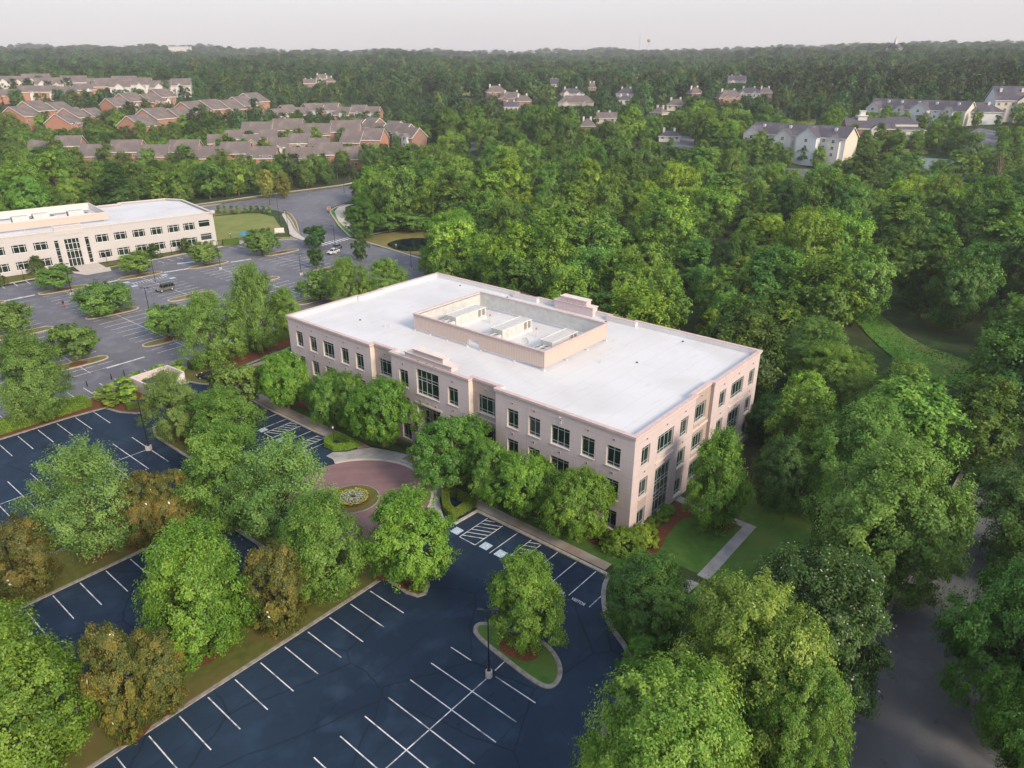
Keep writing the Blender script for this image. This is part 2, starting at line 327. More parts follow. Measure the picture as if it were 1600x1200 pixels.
# ------------------------------------------------------------------ mesh builder
class MB:
    def __init__(s): s.v = []; s.f = []; s.m = []; s.mats = []
    def mi(s, m):
        m = M[m] if isinstance(m, str) else m
        if m not in s.mats: s.mats.append(m)
        return s.mats.index(m)
    def face(s, pts, m):
        k = len(s.v); s.v += [tuple(p) for p in pts]; s.f.append(tuple(range(k, k+len(pts)))); s.m.append(s.mi(m))
    def box(s, x0, y0, z0, x1, y1, z1, m, mt=None):
        if x0 > x1: x0, x1 = x1, x0
        if y0 > y1: y0, y1 = y1, y0
        k = len(s.v); s.v += [(x0, y0, z0), (x1, y0, z0), (x1, y1, z0), (x0, y1, z0), (x0, y0, z1), (x1, y0, z1), (x1, y1, z1), (x0, y1, z1)]
        i = s.mi(m); t = s.mi(mt) if mt else i
        for q, w in (((0, 3, 2, 1), i), ((4, 5, 6, 7), t), ((0, 1, 5, 4), i), ((1, 2, 6, 5), i), ((2, 3, 7, 6), i), ((3, 0, 4, 7), i)):
            s.f.append(tuple(k+a for a in q)); s.m.append(w)
    def prism(s, poly, z0, z1, m, mt=None, bottom=False):
        """poly counter-clockwise"""
        a = sum(poly[i][0]*poly[(i+1) % len(poly)][1]-poly[(i+1) % len(poly)][0]*poly[i][1] for i in range(len(poly)))
        if a < 0: poly = poly[::-1]
        n = len(poly); k = len(s.v)
        s.v += [(p[0], p[1], z0) for p in poly]+[(p[0], p[1], z1) for p in poly]
        for i in range(n):
            j = (i+1) % n; s.f.append((k+i, k+j, k+n+j, k+n+i)); s.m.append(s.mi(m))
        s.f.append(tuple(range(k+n, k+2*n))); s.m.append(s.mi(mt or m))
        if bottom: s.f.append(tuple(range(k+n-1, k-1, -1))); s.m.append(s.mi(m))
    def tube(s, pts, rad, m, n=8, cap=True):
        pts = [Vector(p) for p in pts]; rad = rad if hasattr(rad, '__len__') else [rad]*len(pts); k = len(s.v)
        for i, p in enumerate(pts):
            d = (pts[min(i+1, len(pts)-1)]-pts[max(i-1, 0)]).normalized()
            a = d.cross(Vector((0, 0, 1)) if abs(d.z) < .9 else Vector((1, 0, 0))).normalized(); b = d.cross(a)
            for j in range(n):
                t = 2*PI*j/n; s.v.append(tuple(p+(a*math.cos(t)+b*math.sin(t))*rad[i]))
        mi = s.mi(m)
        for i in range(len(pts)-1):
            for j in range(n):
                q = (j+1) % n; s.f.append((k+i*n+j, k+(i+1)*n+j, k+(i+1)*n+q, k+i*n+q)); s.m.append(mi)
        if cap:
            s.f.append(tuple(k+(len(pts)-1)*n+j for j in range(n-1, -1, -1))); s.m.append(mi)
            s.f.append(tuple(k+j for j in range(n))); s.m.append(mi)
    def ell(s, c, r, m, nu=12, nv=8):
        k = len(s.v); mi = s.mi(m)
        for i in range(nv+1):
            t = PI*i/nv
            for j in range(nu):
                u = 2*PI*j/nu; s.v.append((c[0]+r[0]*math.sin(t)*math.cos(u), c[1]+r[1]*math.sin(t)*math.sin(u), c[2]+r[2]*math.cos(t)))
        for i in range(nv):
            for j in range(nu):
                q = (j+1) % nu; s.f.append((k+i*nu+j, k+(i+1)*nu+j, k+(i+1)*nu+q, k+i*nu+q)); s.m.append(mi)
    def mesh(s, name, smooth=False):
        me = bpy.data.meshes.new(name); me.from_pydata(s.v, [], s.f)
        for m in s.mats: me.materials.append(m)
        me.polygons.foreach_set('material_index', s.m)
        if smooth: me.polygons.foreach_set('use_smooth', [True]*len(s.f))
        me.update(); return me
    def build(s, name, parent=None, smooth=False):
        return link(name, s.mesh(name, smooth), parent)
def link(name, me, parent=None):
    o = bpy.data.objects.new(name, me); COL.objects.link(o)
    if parent: o.parent = parent
    return o
def tag(o, label, cat, group=None):
    o['label'] = label; o['category'] = cat
    if group: o['group'] = group
    return o
def thing(name, label, cat, loc=(0, 0, 0), rz=0, group=None):
    o = bpy.data.objects.new(name, None); COL.objects.link(o); o.location = loc; o.rotation_euler = (0, 0, rz)
    o.empty_display_size = .5
    return tag(o, label, cat, group)
def struct(o): o['kind'] = 'structure'; return o
def copy_tree(o, parent=None):
    c = o.copy(); COL.objects.link(c); c.parent = parent
    for ch in list(o.children): copy_tree(ch, c)
    return c

def densify(poly, step=3.0, closed=True):
    out = []
    n = len(poly)
    for i in range(n if closed else n-1):
        a, b = poly[i], poly[(i+1) % n]; L = math.hypot(b[0]-a[0], b[1]-a[1]); k = max(1, int(L/step))
        out += [(a[0]+(b[0]-a[0])*t/k, a[1]+(b[1]-a[1])*t/k) for t in range(k)]
    if not closed: out.append(tuple(poly[-1]))
    return out
def smooth_poly(poly, it=2, closed=True):
    for _ in range(it):
        out = []
        n = len(poly)
        if not closed: out.append(poly[0])
        for i in range(n if closed else n-1):
            a, b = poly[i], poly[(i+1) % n]
            out += [(a[0]*.75+b[0]*.25, a[1]*.75+b[1]*.25), (a[0]*.25+b[0]*.75, a[1]*.25+b[1]*.75)]
        if not closed: out.append(poly[-1])
        poly = out
    return poly
def sheet(name, poly, mat, dz=.02, conform=False, cell=3.0, parent=None):
    bm = bmesh.new(); vs = [bm.verts.new((p[0], p[1], 0)) for p in poly]; f = bm.faces.new(vs); bm.normal_update()
    if f.normal.z < 0: bmesh.ops.reverse_faces(bm, faces=[f])
    if conform:
        xs = [p[0] for p in poly]; ys = [p[1] for p in poly]
        for ax, lo, hi in ((0, min(xs), max(xs)), (1, min(ys), max(ys))):
            c = lo+cell
            while c < hi:
                co_ = (c, 0, 0) if ax == 0 else (0, c, 0); no = (1, 0, 0) if ax == 0 else (0, 1, 0)
                bmesh.ops.bisect_plane(bm, geom=bm.verts[:]+bm.edges[:]+bm.faces[:], plane_co=co_, plane_no=no); c += cell
        for v in bm.verts: v.co.z = tz(v.co.x, v.co.y)+dz
    else:
        for v in bm.verts: v.co.z = dz
    bmesh.ops.triangulate(bm, faces=bm.faces[:])
    me = bpy.data.meshes.new(name); bm.to_mesh(me); bm.free(); me.materials.append(M[mat])
    o = link(name, me, parent)
    return struct(o) if not parent else o
def offset_line(pl, d, closed):
    out = []; n = len(pl)
    for i, p in enumerate(pl):
        p = Vector((p[0], p[1]))
        a = Vector(pl[i-1][:2]) if (i or closed) else None; b = Vector(pl[(i+1) % n][:2]) if (i < n-1 or closed) else None
        t1 = (p-a).normalized() if a is not None and (p-a).length > 1e-6 else None
        t2 = (b-p).normalized() if b is not None and (b-p).length > 1e-6 else None
        if t1 is None: t1 = t2
        if t2 is None: t2 = t1
        n1 = Vector((-t1.y, t1.x)); n2 = Vector((-t2.y, t2.x)); m = (n1+n2)/max(1+n1.dot(n2), .35)
        out.append((p.x+m.x*d, p.y+m.y*d))
    return out
def ribbon(mb, pl, w, z0, z1, mat, closed=False, side=0):
    """raised strip along a line; side shifts it left (+) or right (-)"""
    A = offset_line(pl, w/2+side, closed); B = offset_line(pl, -w/2+side, closed); n = len(pl)
    for i in range(n if closed else n-1):
        j = (i+1) % n
        mb.face([(*B[i], z1), (*B[j], z1), (*A[j], z1), (*A[i], z1)], mat)
        mb.face([(*B[i], z0), (*B[j], z0), (*B[j], z1), (*B[i], z1)], mat)
        mb.face([(*A[j], z0), (*A[i], z0), (*A[i], z1), (*A[j], z1)], mat)
def area(poly): return sum(poly[i][0]*poly[(i+1) % len(poly)][1]-poly[(i+1) % len(poly)][0]*poly[i][1] for i in range(len(poly)))/2
def island(poly, grass='lawn', kerb='kerb', h=.15, w=.38, smooth=0, mulch=None):
    if area(poly) < 0: poly = poly[::-1]
    if smooth: poly = smooth_poly(poly, smooth)
    mb = MB(); ribbon(mb, poly, w, 0, h, kerb, True, side=w/2)
    inner = offset_line(poly, w, True)
    o = struct(mb.build('kerb'))
    g = sheet('lawn', inner, grass, h-.004)
    g.parent = None
    for (x, y, rx, ry) in (mulch or []):
        q = [(x+rx*(1+.12*math.sin(3*t+x))*math.cos(t), y+ry*(1+.1*math.sin(2*t+y))*math.sin(t)) for t in [2*PI*k/22 for k in range(22)]]
        sheet('mulch_ground', q, 'mulch', h+.012+.0006*random.random())
def inpoly(x, y, poly):
    c = False; n = len(poly); j = n-1
    for i in range(n):
        xi, yi = poly[i]; xj, yj = poly[j]
        if (yi > y) != (yj > y) and x < (xj-xi)*(y-yi)/(yj-yi)+xi: c = not c
        j = i
    return c

# ------------------------------------------------------------------ ground sheet
def axis(lo, hi, fine, a, b, grow):
    xs = list(np.arange(a, b+.01, fine)); s = fine; x = b
    while x < hi: s *= grow; x += s; xs.append(x)
    s = fine; x = a; left = []
    while x > lo: s *= grow; x -= s; left.append(x)
    return np.array(left[::-1]+xs)
gx = axis(-900, 3600, 3.0, -60, 130, 1.045); gy = axis(-1600, 3600, 3.0, -50, 180, 1.045)
X, Y = np.meshgrid(gx, gy); Z = terrain(X, Y)-.05
nx, ny = len(gx), len(gy)
ii = np.arange((nx-1)*(ny-1)); r_, c_ = ii//(nx-1), ii % (nx-1); a_ = r_*nx+c_
me = bpy.data.meshes.new('ground')
me.from_pydata(np.stack([X.ravel(), Y.ravel(), Z.ravel()], 1).tolist(), [], np.stack([a_, a_+1, a_+nx+1, a_+nx], 1).tolist())
me.polygons.foreach_set('use_smooth', [True]*len(me.polygons)); me.materials.append(M['soil'])
struct(link('ground', me))

# ------------------------------------------------------------------ paving
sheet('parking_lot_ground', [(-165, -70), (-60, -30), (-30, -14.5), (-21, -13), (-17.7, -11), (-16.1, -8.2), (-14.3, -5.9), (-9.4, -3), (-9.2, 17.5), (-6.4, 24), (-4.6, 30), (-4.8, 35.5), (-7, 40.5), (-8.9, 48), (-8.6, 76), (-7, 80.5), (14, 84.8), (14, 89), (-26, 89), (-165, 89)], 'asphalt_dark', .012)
sheet('far_parking_lot_ground', [(-165, 92.6), (-6, 92.6), (20, 96), (50, 110), (62, 128), (69.8, 150), (75, 176), (66, 178.5), (50, 181), (-165, 187.5)], 'asphalt_grey', .016)
sheet('far_road', [(60, 100), (80, 114), (82, 138), (83.5, 152), (83.2, 160), (92, 178), (101.5, 193), (107, 204), (113, 210), (124, 214), (200, 236), (300, 262), (300, 277), (170, 243), (147, 242.5), (112, 249.5), (85, 252), (20, 262), (-120, 262), (-120, 252), (20, 250), (78, 243), (92, 233), (96, 223), (95, 214), (86, 196), (79, 184), (74, 176), (68.5, 150), (61, 128), (50, 108)], 'asphalt_grey', .022, conform=True, cell=8)
sheet('side_road', [(-40, -29.6), (-14.6, -29.0), (6, -29.3), (28, -29.4), (44, -29.6), (44, -42.6), (25, -42), (-7, -43.2), (-40, -44), (-80, -46), (-80, -31)], 'asphalt_road', .05, conform=True, cell=6)
mb = MB(); ribbon(mb, densify([(-80, -30.6), (-40, -29.2), (-14.6, -28.7), (6, -29.0), (28, -29.1), (44, -29.2)], 5, False), .5, -1.5, .14, 'kerb')
ribbon(mb, densify([(-80, -46.4), (-40, -44.4), (-7, -43.5), (25, -42.4), (44, -43)], 5, False), .5, -1.5, .14, 'kerb'); struct(mb.build('kerb'))

# painted lines
mk = MB(); ZM = .024
def line(x0, y0, x1, y1, w=.11, z=None, m='paint'):
    z = ZM if z is None else z
    d = Vector((x1-x0, y1-y0)); d.normalize(); n = Vector((-d.y, d.x))*w/2
    mk.face([(x0-n.x, y0-n.y, z), (x1-n.x, y1-n.y, z), (x1+n.x, y1+n.y, z), (x0+n.x, y0+n.y, z)], m)
ST = 2.74
for k in range(0, 22): line(-28.33-k*ST, 15.8, -28.33-k*ST, 10.35)
for k in range(0, 20):
    x = -28.63-k*ST
    if k == 0: line(x, 3.05, x, .3); line(x, -2.9, x, -7.73)
    else: line(x, 3.05, x, -7.73)
line(-95, -2.4, -29.4, -2.4, z=ZM+.004); line(-28.1, -2.35, -25.9, -2.3, z=ZM+.004)
for k in range(0, 28): line(-31.4-3-k*2.8, 41.9, -31.4-3-k*2.8, 36.3)
for k in range(0, 26):
    x = -28.75-k*2.86; line(x, 72.6, x, 60.9) if k else (line(x, 72.5, x, 67.6), line(x, 66, x, 60.8))
line(-100, 67.2, -29.3, 66.75, z=ZM+.004)
for k in range(0, 28): line(-28.75-k*2.83, 86.6, -28.75-k*2.83, 80.2)
# bays beside the office walk
def hatch(ya, yb, x0=-14.7, x1=-9.5):
    line(x0, ya, x1, ya); line(x0, yb, x1, yb); line(x0, ya, x0, yb, z=ZM+.004)
    lo, hi = min(ya, yb), max(ya, yb); x = x0+.5; w = hi-lo
    while x < x1-.2:
        xe = min(x+w*.45, x1); line(x, hi, xe, hi-(xe-x)/.45, .12, ZM+.002); x += .82
hatch(15.2, 12.6); hatch(8.0, 6.5)
for y in (10.2, 4.05, 1.3, -1.45): line(-14.8, y, -9.4, y)
line(-14.9, -4.25, -12.6, -4.25)
for y in (65.3, 62.3, 59.5, 52.8, 47.9, 68.2, 71, 73.8): line(-14.8, y, -9.3, y)
hatch(57.9, 55.5); hatch(50.7, 49.2)
# far lot rows
ROWX = [-22, -3.4, 15.3, 34, 52.7, -40.7, -59.4]
YM = {-22: (112.5, 136, 140.5, 166), -3.4: (114.5, 135.2, 142.5, 165), 15.3: (112, 134, 140.5, 163), 34: (114, 133.5, 138, 160), 52.7: (134.5, 157.5, 0, 0), -40.7: (112, 136, 141, 168), -59.4: (112, 136, 141, 168)}
for x in ROWX:
    a = YM[x]
    for s in (0, 2):
        if a[s+1] <= a[s]: continue
        line(x, a[s]-1.6, x, a[s+1]+1.4, .14, z=ZM+.004)
        k = int((a[s+1]-a[s])/2.74)
        for q in range(k+1): y = a[s]+q*(a[s+1]-a[s])/k; line(x-5.6, y, x+5.5, y, .15)
for x in (-22, -3.4, 15.3, -40.7):
    line(x, 104.4, x, 109, .14, z=ZM+.004)
    for q in range(2): line(x-5.6, 105+q*2.7, x+5.5, 105+q*2.7, .15)
line(-19, 104.6, -11.6, 104.9, .42, z=ZM+.006)
line(-41, 110.6, -31, 112.8, .5, z=ZM+.006)
for x0, y0, x1, y1 in ((-17.5, 168.6, -9.6, 168.4), (3.6, 165.8, 10.0, 166.4), (21.8, 164.6, 28.6, 163.2), (40, 160.6, 46, 159.6)): line(x0, y0, x1, y1, .9, z=ZM+.006)
for k in range(22): line(-6.6-k*2.73, 98.3, -6.6-k*2.73, 93.4, .14)
for k in range(8): line(24+k*2.9, 178.9-k*.1, 24.2+k*2.9, 175.2-k*.1, .2)
for k in range(18): line(2.5-k*2.9, 184.2+k*.2, 2.1-k*2.9, 179.6+k*.2, .2)
for k in range(8): line(50+k*2.7, 178.9-k*.5, 50.3+k*2.7, 174.6-k*.5, .16)
line(29, 171, 36, 168.5, 1.5, z=ZM+.006, m='paint_blue')
# faded blue bays and cross hatching near the far row
for y in (158.6, 160.8, 163): line(9.6, y, 20.6, y, .12, z=ZM+.002)
for k in range(12): line(11+k*.8, 158.6, 11.4+k*.8, 160.8, .16, z=ZM+.008)
for x, y in ((10.4, 162.2), (10.3, 157.2), (20.6, 162), (20.5, 157.0)): line(x-.8, y, x+.8, y, 1.5, z=ZM+.01, m='paint_blue')
# crosswalk
for k in range(9): line(70.5+k*1.5, 157.2+k*.1, 70.8+k*1.5, 160.6+k*.1, .7, z=.036)
struct(mk.build('parking_lot_markings'))
# accessible symbols: pale blue squares carrying a white wheelchair
wc = MB()
for x, y in ((-14.0, 16.3), (-14.0, 11.45), (-14.0, 9.1), (-14.2, 54), (-14.2, 59), (-14.2, 48.5)):
    wc.face([(x-.62, y-.62, .029), (x+.62, y-.62, .029), (x+.62, y+.62, .029), (x-.62, y+.62, .029)], 'paint_blue')
    z = .036
    c = (x-.08, y-.1)
    for k in range(16):
        if 3 <= k <= 5: continue
        a, b = 2*PI*k/16, 2*PI*(k+1)/16
        wc.face([(c[0]+.24*math.cos(a), c[1]+.24*math.sin(a), z), (c[0]+.34*math.cos(a), c[1]+.34*math.sin(a), z), (c[0]+.34*math.cos(b), c[1]+.34*math.sin(b), z), (c[0]+.24*math.cos(b), c[1]+.24*math.sin(b), z)], 'paint')
    def wl(pts, w=.1):
        for (a, b) in zip(pts, pts[1:]):
            d = Vector((b[0]-a[0], b[1]-a[1])).normalized(); n = Vector((-d.y, d.x))*w/2
            wc.face([(x+a[0]-n.x, y+a[1]-n.y, z+.003), (x+b[0]-n.x, y+b[1]-n.y, z+.003), (x+b[0]+n.x, y+b[1]+n.y, z+.003), (x+a[0]+n.x, y+a[1]+n.y, z+.003)], 'paint')
    wl([(.36, .02), (.05, .02), (-.02, -.3), (-.3, -.42)]); wl([(.2, .02), (.2, -.25)]); wl([(.42, .0), (.52, .0)], .12)
struct(wc.build('accessible_bay_markings'))
# VISITOR lettering on the asphalt
for yc in (-2.85, -.1, 2.7):
    cu = bpy.data.curves.new('lettering', 'FONT'); cu.body = 'VISITOR'; cu.size = .62; cu.align_x = 'CENTER'; cu.align_y = 'CENTER'; cu.offset = .012
    t = bpy.data.objects.new('t', cu); COL.objects.link(t)
    dg = bpy.context.evaluated_depsgraph_get(); me = bpy.data.meshes.new_from_object(t.evaluated_get(dg)); COL.objects.unlink(t); bpy.data.objects.remove(t)
    me.materials.clear(); me.materials.append(M['paint'])
    o = link('road_lettering_markings', me); o.location = (-14.95, yc, .03); o.rotation_euler = (0, 0, -PI/2); o.scale = (.78, 1.0, 1); struct(o)

# planted islands
mul = [(-56, 19, 2, 1.5), (-66, 19.5, 2.5, 1.6)]
cc = (-17.7, 32.0)
arc = [(cc[0]+10.9*math.cos(t), cc[1]+10.9*math.sin(t)) for t in [math.radians(a) for a in range(236, 122, -8)]]
G1 = [(-165, 16.2), (-26.0, 16.2), (-26.1, 12.4), (-25.7, 11.0), (-24.8, 10.6), (-23.4, 11.4), (-22.4, 13.0), (-22.2, 18), (-22.9, 22.2)]+arc+[(-20.6, 46.5), (-20, 50), (-20, 70), (-21, 72.6), (-23, 73.8), (-25.2, 73.2), (-26.4, 70), (-26.5, 53), (-27.4, 50.6), (-30, 50.2), (-165, 50.2), (-165, 42.2), (-32.6, 42.2), (-32, 41), (-31.8, 38), (-31.6, 30), (-32, 25.6), (-34, 23.6), (-165, 23.6)]
MUL = []
island(G1, 'lawn', mulch=MUL)
def mulch(px, py, rx, ry, r=None):
    g = ground(px, py); x, y = g.x, g.y
    q = [(x+rx*(1+.14*math.sin(3*t+x))*math.cos(t), y+ry*(1+.12*math.sin(2*t+y))*math.sin(t)) for t in [2*PI*k/24 for k in range(24)]]
    z = .162+.0015*random.random() if inpoly(x, y, G1) else (.16 if r is None else r)
    sheet('mulch_ground', q, 'mulch', z)
for a in ((600, 900, 1.3, 1.0), (640, 912, 1.3, 1.1), (518, 920, 1.5, 1.0), (440, 982, 1.5, 1.0), (320, 1024, 2.4, 1.6), (262, 1102, 1.7, 1.2), (207, 1146, 1.5, 1.1), (155, 868, 1.5, 1.2), (230, 846, 2.2, 1.3), (275, 832, 2, 1.2), (45, 918, 2.6, 1.4), (282, 684, 1.7, 1.3), (395, 800, 3.0, 2.2), (60, 1185, 2.5, 2), (455, 850, 3, 2.5), (345, 700, 3, 2), (330, 640, 2, 2)): mulch(*a)
isl2 = smooth_poly([(-24.9, 3.4), (-23.9, 3.0), (-23.2, 1.0), (-22.0, -3), (-22.3, -5.2), (-23.6, -7.2), (-25.2, -8.1), (-26.6, -7.9), (-27.0, -6.5), (-26.7, -3), (-26.1, 2.4)], 2)
island(isl2, 'lawn_dark', 'kerb', w=.45, mulch=[(-24.5, -2.4, 1.5, 2.0)])
def lens(cx, cy, rx, ry, ang=0, n=20):
    out = []
    for k in range(n):
        t = 2*PI*k/n; c, s = math.cos(t), math.sin(t)
        x = rx*math.copysign(abs(c)**.55, c); y = ry*math.copysign(abs(s)**.8, s)
        out.append((cx+x*math.cos(ang)-y*math.sin(ang), cy+x*math.sin(ang)+y*math.cos(ang)))
    return out
ISL = [(-3.4, 138.3), (-3.3, 110.6), (-3.0, 167.8), (15.3, 137.0), (16.0, 166.0), (34.2, 162.6), (34.0, 110.5), (34.0, 136.2), (53.0, 132), (56.5, 159.5), (-22, 138.6), (-22.0, 111.0), (-22, 168.5), (15.3, 110), (-40.7, 138.6)]
for (x, y) in ISL: island(lens(x, y, 5.9, 1.75, -.07), 'lawn_dry', 'kerb_pale', w=.32, mulch=[(x+.3, y, 1.7, 1.2)])
# strip between the two lots with the hedge and the planting round the bin store
island([(-165, 87.2), (-33, 87.2), (-27, 86.4), (-26.2, 83), (-24.6, 80.2), (-22.5, 79.2), (-20.3, 80.4), (-19.6, 83), (-19.7, 85.5), (-12.2, 86), (-11.6, 84), (-9.6, 80.4), (-7, 80.8), (-5.4, 84.6), (6, 86.4), (60, 92), (60, 99), (20, 95.4), (-6, 92.8), (-165, 92.8)], 'lawn', 'kerb', mulch=[])
sheet('mulch_ground', [(-160, 87.7), (-33, 87.7), (-26.6, 86.8), (-26, 84), (-24.4, 81), (-22.5, 80), (-21, 81), (-20.2, 84), (-20.6, 92.2), (-160, 92.2)], 'mulch', .166)
sheet('mulch_ground', [(-6, 85.4), (6, 87), (58, 92.6), (58, 98), (20, 94.8), (-6, 92.2)], 'mulch', .166)
# brick court, its kerb and the walks
ring = [(cc[0]+10.35*math.cos(t), cc[1]+10.35*math.sin(t)) for t in [2*PI*k/64 for k in range(64)]]
sheet('brick_paved_road', ring, 'pavers', .032)
a0, a1 = math.radians(-76), math.radians(66)
mb = MB()
arc2 = [(cc[0]+10.55*math.cos(a0+(a1-a0)*k/40), cc[1]+10.55*math.sin(a0+(a1-a0)*k/40)) for k in range(41)]
ribbon(mb, arc2, .42, 0, .13, 'walk_pale'); arc3 = [(cc[0]+11.2*math.cos(a0+(a1-a0)*k/40), cc[1]+11.2*math.sin(a0+(a1-a0)*k/40)) for k in range(41)]
ribbon(mb, arc3, .8, 0, .15, 'walk_grey'); struct(mb.build('ring_kerb'))
walk = MB()
RA = [(cc[0]+11.6*math.cos(a0+(a1-a0)*k/40), cc[1]+11.6*math.sin(a0+(a1-a0)*k/40)) for k in range(41)]
RB = [(-13.4, 18.0), (-13.2, 19.4), (-12.2, 20.8), (-10.6, 22.8), (-8.9, 24.2), (-7.0, 24.6), (-5.6, 27.4), (-4.9, 30.4), (-4.8, 34.6), (-5.5, 37.4), (-7.0, 41.2), (-8.5, 42.2), (-10.2, 42.9), (-11.6, 44.4), (-13.0, 44.2)]
sheet('sidewalk', RA+RB[::-1], 'walk_grey', .145)
sheet('brick_crossing_path', [(-6.25, 30.2), (-4.4, 30.3), (-4.3, 34.9), (-6.35, 35.0)], 'pavers', .152)
sheet('entry_path', [(-4.6, 30.0), (-.2, 31.5), (-.2, 39), (-4.6, 36)], 'walk_grey', .06, conform=True, cell=1.2)
sheet('sidewalk', [(-8.7, -2.2), (-7.3, -2.2), (-7.3, 13), (-6.9, 24.4), (-8.1, 24.2), (-8.85, 17.4), (-8.75, 8)], 'walk', .150)
sheet('sidewalk', [(-8.6, 42.4), (-6.9, 41.4), (-6.9, 46), (-7.0, 64), (-6.3, 80), (-2, 82.8), (8, 84.2), (8, 85.3), (-3, 84.4), (-8.3, 81.0), (-9.0, 66), (-8.9, 53), (-8.9, 48.6), (-7.8, 47.6), (-7.6, 43.8)], 'walk', .150)
mb = MB(); ribbon(mb, [(-9.1, -2.8), (-9.05, 8), (-9.15, 17.3), (-13.2, 17.55)], .42, 0, .155, 'kerb_pale'); ribbon(mb, [(-9.0, 48.4), (-9.2, 53), (-9.3, 66), (-8.6, 80.8), (-7, 81.6)], .4, 0, .155, 'kerb_pale')
ribbon(mb, smooth_poly([(-9.2, -3), (-11.6, -3.8), (-14.5, -5.9), (-16.3, -8.2), (-17.7, -11), (-21, -13), (-30, -14.6), (-60, -30)], 2, False), .5, 0, .16, 'kerb'); struct(mb.build('kerb'))
island([(cc[0]+3.5*math.cos(t), cc[1]+3.5*math.sin(t)) for t in [2*PI*k/40 for k in range(40)]], 'lawn', 'kerb', h=.12, w=.12)
sheet('soil_ground', [(cc[0]+2.2*math.cos(t), cc[1]+2.2*math.sin(t)) for t in [2*PI*k/30 for k in range(30)]], 'mulch', .135)
# ground round the office: grass, mulch beds, side path
LB_ = [(-7.3, 13), (-7.3, -2.2), (-7.6, -12), (-4, -17.5), (8, -19), (22, -16), (24, -2), (0, .3), (0, 70.5), (-2, 79), (-6.2, 79), (-6.9, 64), (-6.9, 44), (-4.9, 37), (-4.7, 30), (-6.8, 24)]
sheet('lawn', LB_, 'lawn_dark', .03, conform=True, cell=1.1)
sheet('mulch_ground', smooth_poly([(-4.8, -2.4), (-5.4, 4), (-5.0, 14), (-4.6, 28), (-.1, 28), (-.1, 0), (14, -.2), (14.5, -3.4), (11, -4.2), (8.5, -2.9), (4, -3.3), (1.5, -4.0), (-1.5, -4.3)], 1), 'mulch', .07, conform=True, cell=1.0)
sheet('mulch_ground', [(-5.0, 42), (-5.6, 52), (-5.6, 72), (-.1, 72), (-.1, 42)], 'mulch', .07, conform=True, cell=1.2)
sheet('mulch_ground', lens(12, -7, 2.4, 2.2), 'mulch', .08, conform=True, cell=1.0)
sheet('side_path', [(-6.0, -9.9), (-6.0, -11.4), (13.2, -11.3), (13.2, -9.9)], 'walk_grey', .10, conform=True, cell=1.2)
sheet('side_path', [(12.0, -9.9), (13.2, -9.9), (13.4, -.2), (11.9, -.2)], 'walk_grey', .11, conform=True, cell=1.2)
# by the second office
sheet('lawn', [(49, 183), (60, 181.4), (69, 183), (76, 188), (84, 204), (88, 212), (88, 224), (75, 229), (40, 240), (-120, 252), (-120, 215), (49, 186)], 'lawn_pale', .02)
sheet('lawn', [(-165, 250), (20, 250), (78, 243), (88, 236), (92, 230), (70, 231), (-165, 253)][0:7], 'lawn_dry', .012)
sheet('lawn', [(-120, 187), (4, 185.2), (6, 190), (49, 184.2), (52, 180.8), (14, 184), (14, 193.8), (49.6, 185.5), (49, 190), (-120, 214)], 'lawn', .0185)
sheet('sidewalk', [(-120, 188.3), (5.6, 185.0), (6.6, 183.2), (14.6, 182.2), (28, 181.5), (49, 181.6), (60, 180.2), (66, 180), (66, 178.6), (49, 180), (28, 179.8), (14, 180), (12.8, 177.0), (6.6, 177.6), (4.6, 184), (-120, 186.6)], 'walk_pale', .14)
sheet('sidewalk', [(6.2, 178), (13.2, 177.2), (14.8, 193.6), (8.6, 194.4)], 'walk_pale', .149)
sheet('lawn', [(13.6, 178.5), (18.6, 179.9), (20.6, 181.2), (14.4, 181.6)], 'lawn', .16)
sheet('sidewalk', [(52.5, 181.0), (61, 180.2), (60, 185), (54, 185)], 'walk_grey', .15)
sheet('sidewalk', smooth_poly([(70, 164.5), (71.5, 165.0), (74.5, 176), (80.5, 186.5), (87, 198), (94.6, 213), (93, 214.4), (86, 201), (78, 187), (72, 178)], 1), 'walk_pale', .15)
island([(75, 176.5), (80, 184), (88, 197), (95.4, 211), (97, 218), (94.8, 215), (86.4, 198.6), (79, 185.2)], 'lawn_dry', 'kerb_pale', w=.3)
island([(55, 178.4), (66, 176.8), (70, 170), (71, 176), (66, 180), (58, 180.2)], 'lawn_pale', 'kerb_pale', w=.3, mulch=[(66.5, 177.2, 2, .9)])
sheet('sidewalk', [(84.6, 158), (86.4, 158), (101, 182), (112, 199), (118, 206.5), (130, 211), (129, 213), (116, 208.6), (109, 202), (98, 185)], 'walk_pale', .14)
sheet('lawn', [(83.8, 160), (85, 160), (97.6, 183), (108, 201), (113.4, 207.6), (110, 206), (101.8, 193), (92.6, 178)], 'meadow', .1)
sheet('roadside_path', [(-120, 267), (20, 267.5), (85, 256.5), (115, 252.4), (147, 245.4), (165, 245), (165, 246.8), (147, 247.2), (115, 254.2), (85, 258.4), (20, 269.4), (-120, 269)], 'walk_pale', .12, conform=True, cell=8)
mb = MB(); ribbon(mb, densify([(-120, 262.4), (20, 262.4), (85, 252.6), (112, 250), (147, 242.8)], 8, False), 1.3, -1, .15, 'kerb_pale'); struct(mb.build('kerb'))
sheet('verge_ground', [(-120, 263), (20, 263), (85, 253.2), (112, 250.6), (147, 243.4), (147, 245.4), (115, 252.4), (85, 256.5), (20, 267.5), (-120, 267)], 'lawn_dry', .03, conform=True, cell=8)
